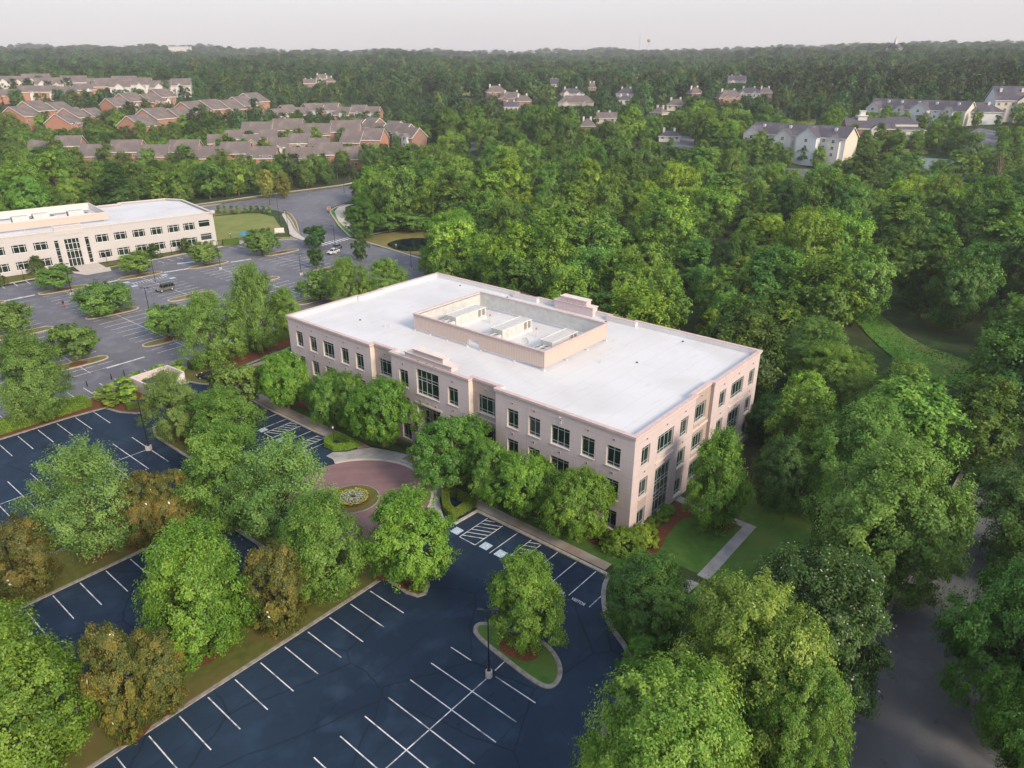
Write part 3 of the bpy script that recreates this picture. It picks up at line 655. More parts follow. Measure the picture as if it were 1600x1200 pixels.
# pond
sheet('pond_bank_lawn', smooth_poly([(82, 122), (80.8, 131), (81.6, 141), (83.4, 151), (86, 157), (98, 156.5), (108, 152), (108, 124), (96, 116)], 1), 'lawn_dry', .03, conform=True, cell=1.6)
PONDP = smooth_poly([(84.4, 124), (83.0, 131), (83.6, 139), (86.6, 146), (91, 148.4), (97, 146.8), (101, 142), (102, 132), (99, 124), (92, 120)], 2)
sheet('pond_water', PONDP, 'water', -.35)
sheet('pond_path', [(85, 158.2), (98, 157.2), (108, 153.6), (120, 148), (120, 149.6), (108, 155.2), (98, 158.8), (85, 159.8)], 'walk_grey', .08, conform=True, cell=3)
mb = MB(); ribbon(mb, densify([(82.4, 158), (82.8, 151), (81.2, 138), (79.4, 124), (78.8, 114)], 4, False), .5, 0, .15, 'kerb_pale')
ribbon(mb, smooth_poly([(84, 160.4), (92.4, 177), (101.6, 192.6), (107.4, 202.8), (113.4, 208.6), (124, 212.8), (160, 224)], 1, False), .5, 0, .15, 'kerb_pale'); struct(mb.build('kerb'))
# grassy clearing in the wood and the open field on the hill
CLEAR = smooth_poly([(124, 8), (114, 7), (101, -1), (90, -9), (82, -18), (76, -27), (82, -30), (92, -27), (99, -19), (104, -9), (118, 1)], 1)
sheet('meadow_ground', CLEAR, 'meadow', .12, conform=True, cell=4)
def hillpoly(pts): return [tuple(at(px, D)[:2]) for px, D in pts]
FIELD = hillpoly([(700, 690), (756, 680), (772, 700), (768, 780), (735, 830), (700, 800)])
sheet('field', FIELD, 'lawn_pale', .4, conform=True, cell=9)
FIELD2 = hillpoly([(1040, 400), (1085, 395), (1085, 440), (1055, 440)])
sheet('hill_road', FIELD2, 'asphalt_grey', .3, conform=True, cell=9)
APL = hillpoly([(1160, 342), (1285, 338), (1310, 362), (1160, 368)])
sheet('apartment_lot_ground', APL, 'asphalt_grey', .3, conform=True, cell=6)
APL2 = hillpoly([(1498, 375), (1555, 368), (1560, 415), (1530, 430), (1505, 412)])
sheet('apartment_lot_ground', APL2, 'asphalt_grey', .3, conform=True, cell=6)
APL3 = hillpoly([(1470, 318), (1540, 316), (1545, 334), (1470, 338)])
sheet('apartment_lot_ground', APL3, 'asphalt_grey', .3, conform=True, cell=6)
COURT = hillpoly([(1428, 348), (1525, 344), (1500, 372), (1430, 378)])
sheet('tennis_court_ground', COURT, 'court', .35, conform=True, cell=6)
sheet('clay_ground', hillpoly([(1380, 384), (1450, 382), (1450, 390), (1380, 391)]), 'lawn_dry', .3, conform=True, cell=6)
sheet('clay_ground', hillpoly([(1240, 470), (1275, 466), (1275, 500), (1225, 500)]), 'lawn_pale', .3, conform=True, cell=6)
for q in ([(250, 425), (420, 418), (420, 445), (250, 450)], [(20, 436), (200, 428), (200, 452), (20, 456)]):
    sheet('hillside_ground', hillpoly(q), 'lawn_dry', .35, conform=True, cell=6)
sheet('hillside_ground', hillpoly([(185, 395), (260, 392), (330, 404), (330, 416), (190, 412)]), 'redclay', .35, conform=True, cell=5)

# ------------------------------------------------------------------ architecture helpers
def facade(mb, O, U, Nn, u1, z0, z1, holes, mat, depth=.3, rev=None):
    """vertical wall from O along U (length u1) with rectangular openings; Nn points outward"""
    O = Vector(O); U = Vector(U); Nn = Vector(Nn); rev = rev or mat
    us = sorted({0, u1, *[h[0] for h in holes], *[h[1] for h in holes]}); zs = sorted({z0, z1, *[h[2] for h in holes], *[h[3] for h in holes]})
    P = lambda u, z, d=0: O+U*u+Vector((0, 0, z))-Nn*d
    flip = U.cross(Vector((0, 0, 1))).dot(Nn) < 0
    def q(a, b, c, d, m): mb.face([a, b, c, d][::-1] if flip else [a, b, c, d], m)
    for i in range(len(us)-1):
        for j in range(len(zs)-1):
            cu, cz = (us[i]+us[i+1])/2, (zs[j]+zs[j+1])/2
            if any(h[0] < cu < h[1] and h[2] < cz < h[3] for h in holes): continue
            q(P(us[i], zs[j]), P(us[i+1], zs[j]), P(us[i+1], zs[j+1]), P(us[i], zs[j+1]), mat)
    for a, b, c, d in holes:
        q(P(a, c), P(a, c, depth), P(a, d, depth), P(a, d), rev); q(P(b, c, depth), P(b, c), P(b, d), P(b, d, depth), rev)
        q(P(a, c, depth), P(a, c), P(b, c), P(b, c, depth), rev); q(P(a, d), P(a, d, depth), P(b, d, depth), P(b, d), rev)
WIN = {}
def window_mesh(w, h, xs, zs, fm='frame', bar=.075, sill='coping'):
    """xs, zs: mullion and transom positions as fractions / metres"""
    key = (w, h, tuple(xs), tuple(zs), fm, sill)
    if key in WIN: return WIN[key]
    f = MB(); t = bar; y0, y1 = .0, .10
    f.box(0, y0, 0, t, y1, h, fm); f.box(w-t, y0, 0, w, y1, h, fm); f.box(t, y0+.002, 0, w-t, y1, t, fm); f.box(t, y0+.002, h-t, w-t, y1, h, fm)
    for x in xs: f.box(x-t*.5, y0+.004, t, x+t*.5, y1, h-t, fm)
    for z in zs: f.box(t, y0+.008, z-t*.42, w-t, y1, z+t*.42, fm)
    p = MB(); p.box(.01, .055, .01, w-.01, .075, h-.01, 'glass')
    s = MB(); s.box(-.1, -.34, -.1, w+.1, -.02, -.004, sill)
    ps = [p]
    for gm in ('glass_b', 'glass_c'):
        q = MB(); q.box(.01, .055, .01, w-.01, .075, h-.01, gm); ps.append(q)
    WIN[key] = (f.mesh('window'), [q.mesh('pane') for q in ps], s.mesh('sill') if sill else None)
    return WIN[key]
def put_window(root, pos, rz, w, h, xs, zs, fm='frame', sill='coping', name='window', bar=.075):
    a, b, c = window_mesh(w, h, xs, zs, fm, bar, sill)
    o = link(name, a, root); o.location = pos; o.rotation_euler = (0, 0, rz)
    link('pane', b[(0, 0, 1, 0, 1, 0, 2)[random.randrange(7)]], o)
    if c: link('sill', c, o)
    return o

# ------------------------------------------------------------------ the office building
OB = thing('office_building', 'long pink precast three storey office with a white flat roof and dark windows', 'office building')
TOPZ, ROOFZ, BASE = 13.15, 12.32, -2.6
FP = [(0, 0), (15.5, 0), (15.5, .5), (21.05, .5), (21.05, 0), (36.83, 0), (36.83, 22), (36.1, 22), (36.1, 27.05), (36.83, 27.05), (36.83, 43.35), (36.1, 43.35), (36.1, 48.3), (36.83, 48.3),
      (36.83, 70.56), (21, 70.56), (21, 70.1), (15.6, 70.1), (15.6, 70.56), (0, 70.56), (0, 48.3), (.9, 48.3), (.9, 43.35), (0, 43.35), (0, 27.05), (.9, 27.05), (.9, 22.0), (0, 22.0)]
w = MB(); ZH = TOPZ-.02
NW, WW = [.98], [.98, 1.98]
rows = [(8.02, 10.8), (3.5, 6.22), (-1.0, 1.78)]
hl = []   # openings on the long front, y from ... measured as u = y
front = [('n', 1.9, 3.88), ('n', 5.68, 7.66), ('w', 9.48, 12.44), ('n', 14.25, 16.2), ('n', 17.98, 19.9), ('n', 29.2, 31.2), ('n', 39.7, 41.68), ('n', 50.2, 52.15), ('n', 54.0, 55.95), ('w', 57.85, 60.8), ('n', 62.65, 64.6), ('n', 66.55, 68.45)]
segs = [(0, 0, 22), (.9, 22, 27.05), (0, 27.05, 43.35), (.9, 43.35, 48.3), (0, 48.3, 70.56)]
def fzs(h): return [.46, h-.5]
for X0, ya, yb in segs:
    holes = []
    for kind, a, b in front:
        if ya <= a and b <= yb and X0 == 0: holes += [(a-ya, b-ya, z0, z1) for z0, z1 in rows]
    if X0 == .9: c = (ya+yb)/2; holes += [(c-1.55-ya, c+1.55-ya, z0, z1) for z0, z1 in rows]
    if ya == 27.05: holes += [(33.1-ya, 37.8-ya, 7.75, 11.85), (33.0-ya, 38.0-ya, -1.75, 5.9)]
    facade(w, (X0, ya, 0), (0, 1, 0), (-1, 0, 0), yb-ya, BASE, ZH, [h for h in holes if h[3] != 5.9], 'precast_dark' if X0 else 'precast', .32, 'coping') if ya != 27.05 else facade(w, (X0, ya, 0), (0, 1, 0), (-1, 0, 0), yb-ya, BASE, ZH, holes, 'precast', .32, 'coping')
    for (a, b, z0, z1) in holes:
        if z1 in (11.85, 5.9): continue
        ww = b-a
        put_window(OB, (X0+.22, ya+b, z0), -PI/2, round(ww, 2), round(z1-z0, 2), NW if ww < 2.2 else (WW if ww < 3.0 else [.5, 1.55, 2.6]), fzs(z1-z0))
put_window(OB, (.22, 37.8, 7.75), -PI/2, 4.7, 4.1, [.92, 2.0, 3.08], [.5, 2.3, 2.75], bar=.11)
# deep entrance opening with a glazed wall at the back
for a, b in (((.32, 33.0), (1.7, 33.0)), ((1.7, 38.0), (.32, 38.0))): w.face([(*a, -1.75), (*b, -1.75), (*b, 5.9), (*a, 5.9)], 'coping')
w.face([(.32, 33, 5.9), (1.7, 33, 5.9), (1.7, 38, 5.9), (.32, 38, 5.9)], 'coping'); w.face([(-.1, 33, -1.6), (1.7, 33, -1.6), (1.7, 38, -1.6), (-.1, 38, -1.6)][::-1], 'walk_grey')
put_window(OB, (1.62, 38.0, -1.6), -PI/2, 5.0, 7.5, [1.0, 2.5, 4.0], [2.4, 4.6, 6.0], name='entrance_door', sill=None, bar=.12)
# recess cheeks
for x0, y, x1, s in ((0, 22, .9, 1), (.9, 27.05, 0, 1), (0, 43.35, .9, 1), (.9, 48.3, 0, 1)): w.face([(x1, y, BASE), (x0, y, BASE), (x0, y, ZH), (x1, y, ZH)], 'coping')
# short front
side = [(1.8, 3.8, 'n'), (5.75, 9.85, 'W'), (11.65, 13.75, 'n'), (23.2, 25.25, 'n'), (27.15, 31.35, 'W'), (33.35, 35.35, 'n')]
for Y0, xa, xb in ((0, 0, 15.5), (.5, 15.5, 21.05), (0, 21.05, 36.83)):
    holes = []
    for a, b, k in side:
        if xa <= a and b <= xb:
            holes.append((a-xa, b-xa, *rows[0]))
            if k == 'W': holes.append((a-xa, b-xa, -1.25, 6.1))
            else: holes += [(a-xa, b-xa, *rows[1]), (a-xa, b-xa, *rows[2])]
    if Y0: holes = [(16.75-xa, 19.95-xa, z0, z1) for z0, z1 in rows]
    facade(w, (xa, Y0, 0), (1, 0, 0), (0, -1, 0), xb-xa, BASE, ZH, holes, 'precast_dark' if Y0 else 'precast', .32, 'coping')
    for (a, b, z0, z1) in holes:
        ww = round(b-a, 2); hh = round(z1-z0, 2)
        if hh > 5: put_window(OB, (xa+a, Y0+.22, z0), 0, ww, hh, [ww*.25, ww*.5, ww*.75], [.45, 2.2, 2.75, 3.4, 4.7, 5.2, 6.85], sill=None)
        else: put_window(OB, (xa+a, Y0+.22, z0), 0, ww, hh, [ww/2] if ww < 2.5 else [ww*.25, ww*.5, ww*.75], fzs(hh))
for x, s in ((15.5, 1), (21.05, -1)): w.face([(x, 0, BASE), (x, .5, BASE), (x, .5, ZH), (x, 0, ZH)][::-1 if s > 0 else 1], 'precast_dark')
# the two other sides
facade(w, (36.83, 0, 0), (0, 1, 0), (1, 0, 0), 70.56, BASE, ZH, [], 'precast'); facade(w, (0, 70.56, 0), (1, 0, 0), (0, 1, 0), 36.83, BASE, ZH, [(k*5.2+2, k*5.2+4.6, z0, z1) for k in range(6) for z0, z1 in rows], 'precast')
for k in range(6):
    for z0, z1 in rows: w.face([(k*5.2+2, 70.3, z0), (k*5.2+4.6, 70.3, z0), (k*5.2+4.6, 70.3, z1), (k*5.2+2, 70.3, z1)][::-1], 'glass')
w.build('wall', OB)
# spandrel panels, belts and rosettes
t = MB()
for a, b, k in side:
    if k == 'n': t.box(a+.02, -.03, 1.95, b-.02, .05, 3.38, 'precast_dark')
for z in (6.95, 2.4):
    t.box(.86, 22.02, z, .98, 27.03, z+.3, 'coping'); t.box(.86, 43.37, z, .98, 48.28, z+.3, 'coping'); t.box(15.52, .38, z, 21.03, .52, z+.3, 'coping')
t.box(5.4, -.14, 6.9, 10.2, .02, 7.15, 'coping'); t.box(26.8, -.14, 6.9, 31.7, .02, 7.15, 'coping')
t.box(-.08, 32.6, 6.05, .02, 38.4, 6.3, 'coping')
t.box(5.2, -.12, -2.5, 10.4, .02, -1.35, 'coping'); t.box(26.6, -.12, -2.5, 31.9, .02, -1.35, 'coping')
t.box(-.10, 0.2, -2.5, .02, 21.8, -1.2, 'coping'); t.box(.2, -.06, -2.5, 5.1, .02, -1.2, 'coping')
for i in range(len(t.f)//6):
    q_ = MB(); q_.v = t.v[i*8:i*8+8]; q_.f = [tuple(v-i*8 for v in f) for f in t.f[i*6:i*6+6]]; q_.m = [0]*6; q_.mats = [t.mats[t.m[i*6]]]; q_.build('spandrel_panel' if t.mats[t.m[i*6]] == M['precast_dark'] else 'belt_course', OB)
r = MB()
def rosette(p, ax):
    s = .15
    if ax == 0: r.box(p[0]-.05, p[1]-s, p[2]-s, p[0]+.02, p[1]+s, p[2]+s, 'trim'); r.box(p[0]-.09, p[1]-s*.5, p[2]-s*.5, p[0]-.04, p[1]+s*.5, p[2]+s*.5, 'dark')
    else: r.box(p[0]-s, p[1]-.05, p[2]-s, p[0]+s, p[1]+.02, p[2]+s, 'trim'); r.box(p[0]-s*.5, p[1]-.09, p[2]-s*.5, p[0]+s*.5, p[1]-.04, p[2]+s*.5, 'dark')
for k, a, b in front:
    for z in (11.78, 7.15, 2.65): rosette((0, (a+b)/2, z), 0)
for y in (24.5, 45.8):
    for z in (11.78, 6.75): rosette((.9, y, z), 0)
for y in (33.8, 35.45, 37.2):
    for z in (13.1, 6.67): rosette((0, y, z), 0)
for a, b, k in side:
    for z in (11.78, 6.6) if k == 'W' else (11.78, 7.2): rosette(((a+b)/2, 0, z), 1)
for z in (11.9, 7.4): rosette((18.3, .5, z), 1)
r.build('rosette_trim', OB)
c = MB()
ribbon(c, FP, .22, 12.62, 12.86, 'trim', True, side=0); ribbon(c, FP, .40, 12.87, 13.02, 'coping', True, side=0.0); ribbon(c, FP, .62, 13.03, TOPZ, 'trim', True, side=.08)
cor = c.build('cornice', OB)
rf = sheet('roof', offset_line(FP, .3, True), 'roof', ROOFZ, parent=OB)
c = MB(); ribbon(c, offset_line(FP, .42, True), .12, ROOFZ-.02, 13.022, 'roof', True); c.build('parapet_lining', rf)
# stepped pediments front and back
def pediment(x0, x1):
    p = MB()
    xo0, xo1 = x0-.1, x1+.1
    p.box(x0, 30.3, 13.16, x1, 40.05, 13.85, 'precast'); p.box(xo0, 30.15, 13.86, xo1, 40.2, 14.02, 'trim', 'coping')
    p.box(x0+.03, 32.0, 14.03, x1-.03, 38.15, 14.72, 'precast'); p.box(xo0, 31.85, 14.73, xo1, 38.3, 14.9, 'trim', 'coping')
    return p.build('pediment', OB)
pediment(-.05, 1.25)
p = MB(); p.box(35.5, 30.2, 12.3, 36.95, 38.6, 13.85, 'precast'); p.box(35.35, 30.05, 13.86, 37.1, 38.75, 14.02, 'trim', 'coping'); p.box(35.55, 31.6, 14.03, 36.9, 37.2, 14.8, 'precast')
for k in range(9): p.box(35.48, 31.9+k*.6, 14.1, 35.54, 32.2+k*.6, 14.6, 'trim')
p.box(35.4, 31.45, 14.81, 37.05, 37.35, 14.98, 'trim', 'coping'); p.build('pediment', OB)
# roof screen on short posts round the plant
def ribbed():
    m, nt, b = nmat('ribbed screen')
    g = N(nt, 'ShaderNodeTexCoord'); sx = N(nt, 'ShaderNodeSeparateXYZ'); nt.links.new(g.outputs['Object'], sx.inputs[0])
    a = N(nt, 'ShaderNodeMath', operation='ADD'); nt.links.new(sx.outputs[0], a.inputs[0]); nt.links.new(sx.outputs[1], a.inputs[1])
    pp = N(nt, 'ShaderNodeMath', operation='PINGPONG'); pp.inputs[1].default_value = .16; nt.links.new(a.outputs[0], pp.inputs[0])
    r_ = N(nt, 'ShaderNodeMapRange'); r_.inputs[2].default_value = .16; nt.links.new(pp.outputs[0], r_.inputs[0])
    n = N(nt, 'ShaderNodeTexNoise', i_Scale=.8, i_Detail=6.0); nt.links.new(g.outputs['Object'], n.inputs['Vector'])
    col = mixc(nt, n.outputs['Fac'], (.70, .57, .50), (.60, .49, .43)); col = mixc(nt, r_.outputs[0], tuple([.52, .41, .36]), col)
    nt.links.new(col, b.inputs['Base Color']); b.inputs['Roughness'].default_value = .7
    bp = N(nt, 'ShaderNodeBump'); bp.inputs['Distance'].default_value = .06; nt.links.new(r_.outputs[0], bp.inputs['Height']); nt.links.new(bp.outputs[0], b.inputs['Normal'])
    return m
M['ribbed'] = ribbed()
SX0, SX1, SY0, SY1, SZ0, SZ1 = 10.45, 27.0, 21.7, 49.3, 12.78, 15.25
s = MB()
s.box(SX0, SY0, SZ0, SX0+.12, 34.6, SZ1, 'ribbed'); s.box(SX0, 36.9, SZ0, SX0+.12, SY1, SZ1, 'ribbed'); s.box(SX0, 34.61, 13.75, SX0+.12, 36.89, SZ1, 'ribbed')
s.box(SX0+.13, SY0, SZ0, SX1-.13, SY0+.12, SZ1, 'ribbed'); s.box(SX0+.13, SY1-.12, SZ0, SX1-.13, SY1, SZ1, 'ribbed'); s.box(SX1-.12, SY0, SZ0, SX1, SY1, SZ1, 'ribbed')
sc = s.build('roof_screen', OB)
s = MB(); ribbon(s, [(SX0+.06, SY0+.06), (SX1-.06, SY0+.06), (SX1-.06, SY1-.06), (SX0+.06, SY1-.06)], .36, SZ1+.003, SZ1+.14, 'trim', True); ribbon(s, [(SX0+.06, SY0+.06), (SX1-.06, SY0+.06), (SX1-.06, SY1-.06), (SX0+.06, SY1-.06)], .26, SZ1-.32, SZ1-.22, 'trim', True); s.build('cap_trim', sc)
s = MB(); I = .16; s.box(SX0+I, SY0+.14, SZ0+.02, SX0+I+.03, 34.6, SZ1-.02, 'coping'); s.box(SX0+I, 36.9, SZ0+.02, SX0+I+.03, SY1-.14, SZ1-.02, 'coping')
s.box(SX0+.2, SY0+.16, SZ0+.02, SX1-.2, SY0+.19, SZ1-.02, 'coping'); s.box(SX0+.2, SY1-.19, SZ0+.02, SX1-.2, SY1-.16, SZ1-.02, 'white_metal'); s.box(SX1-.19, SY0+.2, SZ0+.02, SX1-.16, SY1-.2, SZ1-.02, 'white_metal'); s.build('screen_lining', sc)
for (x, y) in [(SX0+.1, SY0+.1), (SX0+.1, 27.4), (SX0+.1, 34.3), (SX0+.1, 37.2), (SX0+.1, 41.6), (SX0+.1, 45.6), (SX0+.1, SY1-.1), (16, SY0+.1), (21.5, SY0+.1), (SX1-.1, SY0+.1), (SX1-.1, SY1-.1)]:
    s = MB(); s.tube([(x, y, ROOFZ), (x, y, SZ0+.3)], .075, 'white_metal', 8); s.box(x-.2, y-.2, ROOFZ, x+.2, y+.2, ROOFZ+.18, 'roof'); s.build('post', sc)
# roof drains and vents belong to the roof
for x, y in ((34.9, 49.5), (35.0, 27.0), (34.6, 12.0), (34.9, 62), (22, 13), (8, 60.5)):
    s = MB(); s.tube([(x, y, ROOFZ), (x, y, ROOFZ+.16)], [.2, .16], 'grille', 10); s.build('roof_drain', rf)
for x, y in ((8.4, 54.5), (9.0, 53.8), (18.5, 17.2), (27.8, 26.0), (28.0, 27.2), (28.1, 28.1)):
    s = MB(); s.tube([(x, y, ROOFZ), (x, y, ROOFZ+.55)], .09, 'white_metal', 8); s.build('vent_pipe', rf)
s = MB(); s.box(-.12, 10.8, 11.3, .02, 11.1, 11.75, 'white_metal'); s.tube([(-.06, 10.95, 12.2), (-.3, 10.95, 12.35)], .07, 'frame_white', 8); s.build('wall_light', OB)

# ------------------------------------------------------------------ rooftop plant
def rooftop_unit(y0, y1, x0, label, z=ROOFZ):
    g = 'air handling units inside the roof screen'
    rt = thing('rooftop_unit', label, 'air conditioner', ((x0+23)/2, (y0+y1)/2, z), 0, g)
    L = 23.1-x0; W = y1-y0; hx = L/2; hy = W/2
    b = MB(); b.box(-hx-.1, -hy-.08, 0, hx+.1, hy+.08, .34, 'roof'); b.build('base_curb', rt)
    b = MB(); b.box(-hx+3.0, -hy, .345, hx, hy, 2.0, 'white_metal')
    for k in range(8):
        x = -hx+3.0+.55+k*.62*(L-3)/5.2
        if x < hx-.2: b.box(x, -hy-.025, .45, x+.05, -hy+.01, 1.95, 'coping'); b.box(x, -hy, 2.001, x+.05, hy, 2.04, 'coping')
    b.box(-hx+2.95, -hy-.06, 2.0, hx+.05, -hy+.05, 2.06, 'frame_white'); b.box(-hx+2.95, hy-.05, 2.0, hx+.05, hy+.06, 2.06, 'frame_white')
    b.build('cabinet', rt)
    for k in (0, 1):
        b = MB(); x = hx-.95-k*1.0; b.box(x, -hy-.05, .75, x+.62, -hy-.027, 1.85, 'grille')
        for q in range(5): b.box(x-.02, -hy-.08, .85+q*.2, x+.64, -hy-.052, .89+q*.2, 'white_metal')
        b.build('louvre', rt)
    c = MB(); c.box(-hx, -hy+.1, .345, -hx+2.9, hy-.1, 1.35, 'white_metal')
    for q in range(5): c.box(-hx-.02, -hy+.2+q*.45, .5, -hx+.01, -hy+.5+q*.45, 1.2, 'grille')
    cd = c.build('condenser', rt)
    for i in range(3):
        for j in range(2):
            f = MB(); x = -hx+.55+i*.9; y = -hy*.45+j*hy*.9
            f.tube([(x, y, 1.352), (x, y, 1.42)], [.36, .34], 'white_metal', 16, False); f.tube([(x, y, 1.354), (x, y, 1.375)], .32, 'dark', 16)
            for a in range(4): q = a*PI/4; f.box(x-.32*abs(math.cos(q))-.02, y-.32*abs(math.sin(q))-.02, 1.40, x+.32*abs(math.cos(q))+.02, y+.32*abs(math.sin(q))+.02, 1.41, 'white_metal') if a in (0, 2) else None
            f.build('fan', cd)
    return rt
rooftop_unit(44.4, 46.9, 12.6, 'white rooftop air unit furthest up the roof near the pale inner screen corner')
rooftop_unit(34.1, 36.5, 12.6, 'middle one of the three white rooftop air units inside the roof screen')
rooftop_unit(24.7, 27.0, 13.4, 'white rooftop air unit beside the satellite dish and the front screen corner')
d = thing('satellite_dish', 'grey satellite dish standing on the roof among the white air units', 'satellite dish', (15.4, 29.4, ROOFZ))
b = MB(); b.box(-.6, -.6, 0, .6, .6, .12, 'dark'); b.tube([(0, 0, .1), (0, 0, 1.1)], .06, 'frame'); b.build('mast', d)
b = MB(); nrm = Vector((-.55, -.6, .5)).normalized(); ta = nrm.cross(Vector((0, 0, 1))).normalized(); tb = nrm.cross(ta); c0 = Vector((0, 0, 1.35)); R_ = 5; K = 16
ringp = lambda i, j: c0+(ta*math.cos(2*PI*j/K)+tb*math.sin(2*PI*j/K))*(.62*i/R_)+nrm*(.22*(i/R_)**2)
for i in range(R_):
    for j in range(K): b.face([ringp(i, j), ringp(i+1, j), ringp(i+1, j+1), ringp(i, j+1)], 'frame')
b.tube([tuple(c0), tuple(c0+nrm*.75)], .03, 'frame'); b.build('reflector', d)
d = thing('exhaust_fan', 'small grey exhaust fan box beside the middle rooftop air unit', 'fan', (13.6, 32.4, ROOFZ))
b = MB(); b.box(-.45, -.45, 0, .45, .45, .5, 'white_metal'); b.build('curb', d); b = MB(); b.tube([(0, 0, .5), (0, 0, .75), (0, 0, .95)], [.5, .52, .2], 'grille', 14); b.build('hood', d)
d = thing('battery_rack', 'low row of dark equipment boxes on the roof beside the satellite dish', 'equipment', (14.2, 30.3, ROOFZ))
b = MB(); b.box(-1.5, -.35, 0, 1.5, .35, .14, 'frame'); b.build('tray', d)
for k in range(5): b = MB(); b.box(-1.4+k*.58, -.3, .141, -1.0+k*.58, .3, .5, 'black_metal'); b.build('case', d)
for i, (x, y) in enumerate(((21.5, 42.0), (21.2, 31.6))):
    d = thing('exhaust_stack', ['white vent stack between the upper two rooftop air units', 'white vent stack between the middle air unit and the one by the dish'][i], 'vent', (x, y, ROOFZ), 0, 'vent stacks inside the roof screen')
    b = MB(); b.tube([(0, 0, 0), (0, 0, 1.3)], .1, 'white_metal'); b.build('pipe', d); b = MB(); b.tube([(0, 0, 1.3), (0, 0, 1.6)], [.2, .13], 'clay'); b.build('cowl', d)

# ------------------------------------------------------------------ the second office
LBO = thing('office_building', 'low cream two storey office with ribbon windows across the far parking lot', 'office building', (49.4, 184.5, 0), math.radians(-8.8))
w = MB(); H2 = 10.5
FP2 = [(-112, 0), (-44, 0), (-37.4, 0), (0, 0), (.6, 30), (-3, 35.5), (-18, 37), (-18, 35), (-112, 35)]
up = [-112+.4+k*5.05 for k in range(0, 10)]; wins = [x for x in (-55.3, -50.1, -60.4, -65.5, -70.6, -75.7, -80.8, -34.5, -29.5, -24.4, -19.3, -14.3, -9.6)]
holes = []
for x in wins:
    for z0, z1 in ((5.75, 8.05), (1.15, 3.45)): holes.append((x, x+3.65, z0, z1))
for z0, z1 in ((6.2, 8.3), (2.0, 4.1)): holes.append((-4.8, -1.3, z0, z1))
slits = [(-44.95, -43.85, .4, 7.9), (-37.2, -36.1, .4, 7.9)]; ent = (-42.5, -38.6, 0, 7.95)
hh = [(a+112, b+112, c, d) for a, b, c, d in holes+slits+[ent]]
facade(w, (-112, 0, 0), (1, 0, 0), (0, -1, 0), 112, -.5, H2, hh, 'cream', .3, 'cream')
facade(w, (0, 0, 0), (.02, 1, 0), (1, 0, 0), 30, -.5, H2, [(.8, 2.6, 6.2, 8.3), (.8, 2.6, 2.0, 4.1)]+[(5+k*5, 8.6+k*5, z0, z1) for k in range(4) for z0, z1 in ((5.9, 8.1), (1.3, 3.5))], 'cream', .3)
for k in range(4):
    for z0, z1 in ((5.9, 8.1), (1.3, 3.5)): w.face([(-.1, 5+k*5, z0), (-.1, 8.6+k*5, z0), (-.1, 8.6+k*5, z1), (-.1, 5+k*5, z1)], 'glass')
for z0, z1 in ((6.2, 8.3), (2.0, 4.1)): w.face([(-.12, .8, z0), (-.12, 2.6, z0), (-.12, 2.6, z1), (-.12, .8, z1)], 'glass')
for a, b in (((.6, 30), (-3, 35.5)), ((-3, 35.5), (-18, 37)), ((-18, 35), (-112, 35)), ((-112, 35), (-112, 0))): w.face([(*a, -.5), (*b, -.5), (*b, H2), (*a, H2)], 'cream')
w.build('wall', LBO)
for x in wins:
    for z0, z1 in ((5.75, 8.05), (1.15, 3.45)): put_window(LBO, (x, .2, z0), 0, 3.65, 2.3, [.5, 1.82, 3.15], [1.72], 'frame_white', None, bar=.11)
for z0 in (6.2, 2.0): put_window(LBO, (-4.8, .2, z0), 0, 3.5, 2.1, [], [1.5], 'frame_white', None, bar=.1)
for a, b, c0_, d0 in slits: put_window(LBO, (a, .2, c0_), 0, 1.1, 7.5, [], [1.2, 2.5, 3.2, 4.6, 5.3, 6.9], 'frame_white', None)
put_window(LBO, (-42.5, .24, 0), 0, 3.9, 7.95, [.95, 2.0, 3.05], [2.3, 4.4, 4.9, 6.6], 'frame_white', None, name='entrance_door', bar=.12)
c = MB(); ribbon(c, FP2, .3, H2-.3, H2+.003, 'cream', True, side=.05); ribbon(c, FP2, .5, H2+.006, H2+.14, 'coping', True, side=.1)
c.box(-44.3, -.12, 9.3, -37.3, .9, 11.5, 'cream'); c.box(-44.5, -.2, 11.5, -37.1, 1.0, 11.65, 'coping'); c.box(-.8, -.5, H2-.4, .6, .6, H2+.5, 'cream'); c.build('cornice', LBO)
rf2 = sheet('roof', offset_line(FP2, .3, True), 'roof', 9.9, parent=LBO)
s = MB(); X0, X1, Y0, Y1, Z0, Z1 = -72, -28, 9, 30.5, 10.5, 12.5
s.box(X0, Y0, Z0, X1, Y0+.15, Z1, 'ribbed'); s.box(X1-.15, Y0+.16, Z0, X1, Y1, Z1, 'ribbed'); s.box(X0, Y1-.15, Z0, X1-.16, Y1, Z1, 'ribbed'); s.box(X0, Y0+.16, Z0, X0+.15, Y1-.16, Z1, 'ribbed')
sc2 = s.build('roof_screen', LBO)
s = MB(); ribbon(s, [(X0, Y0), (X1, Y0), (X1, Y1), (X0, Y1)], .3, Z1+.003, Z1+.15, 'coping', True, side=.08); s.build('cap_trim', sc2)
s = MB(); s.box(X0+.2, Y0+.17, Z0, X1-.2, Y0+.2, Z1-.02, 'coping'); s.box(X0+.2, Y1-.2, Z0, X1-.2, Y1-.17, Z1-.02, 'coping'); s.box(X1-.2, Y0+.2, Z0, X1-.17, Y1-.2, Z1-.02, 'white_metal'); s.build('screen_lining', sc2)
for k in range(7):
    s = MB(); x = X0+1+k*7; s.tube([(x, Y0+.08, 9.9), (x, Y0+.08, Z0+.2)], .12, 'white_metal'); s.build('post', sc2)
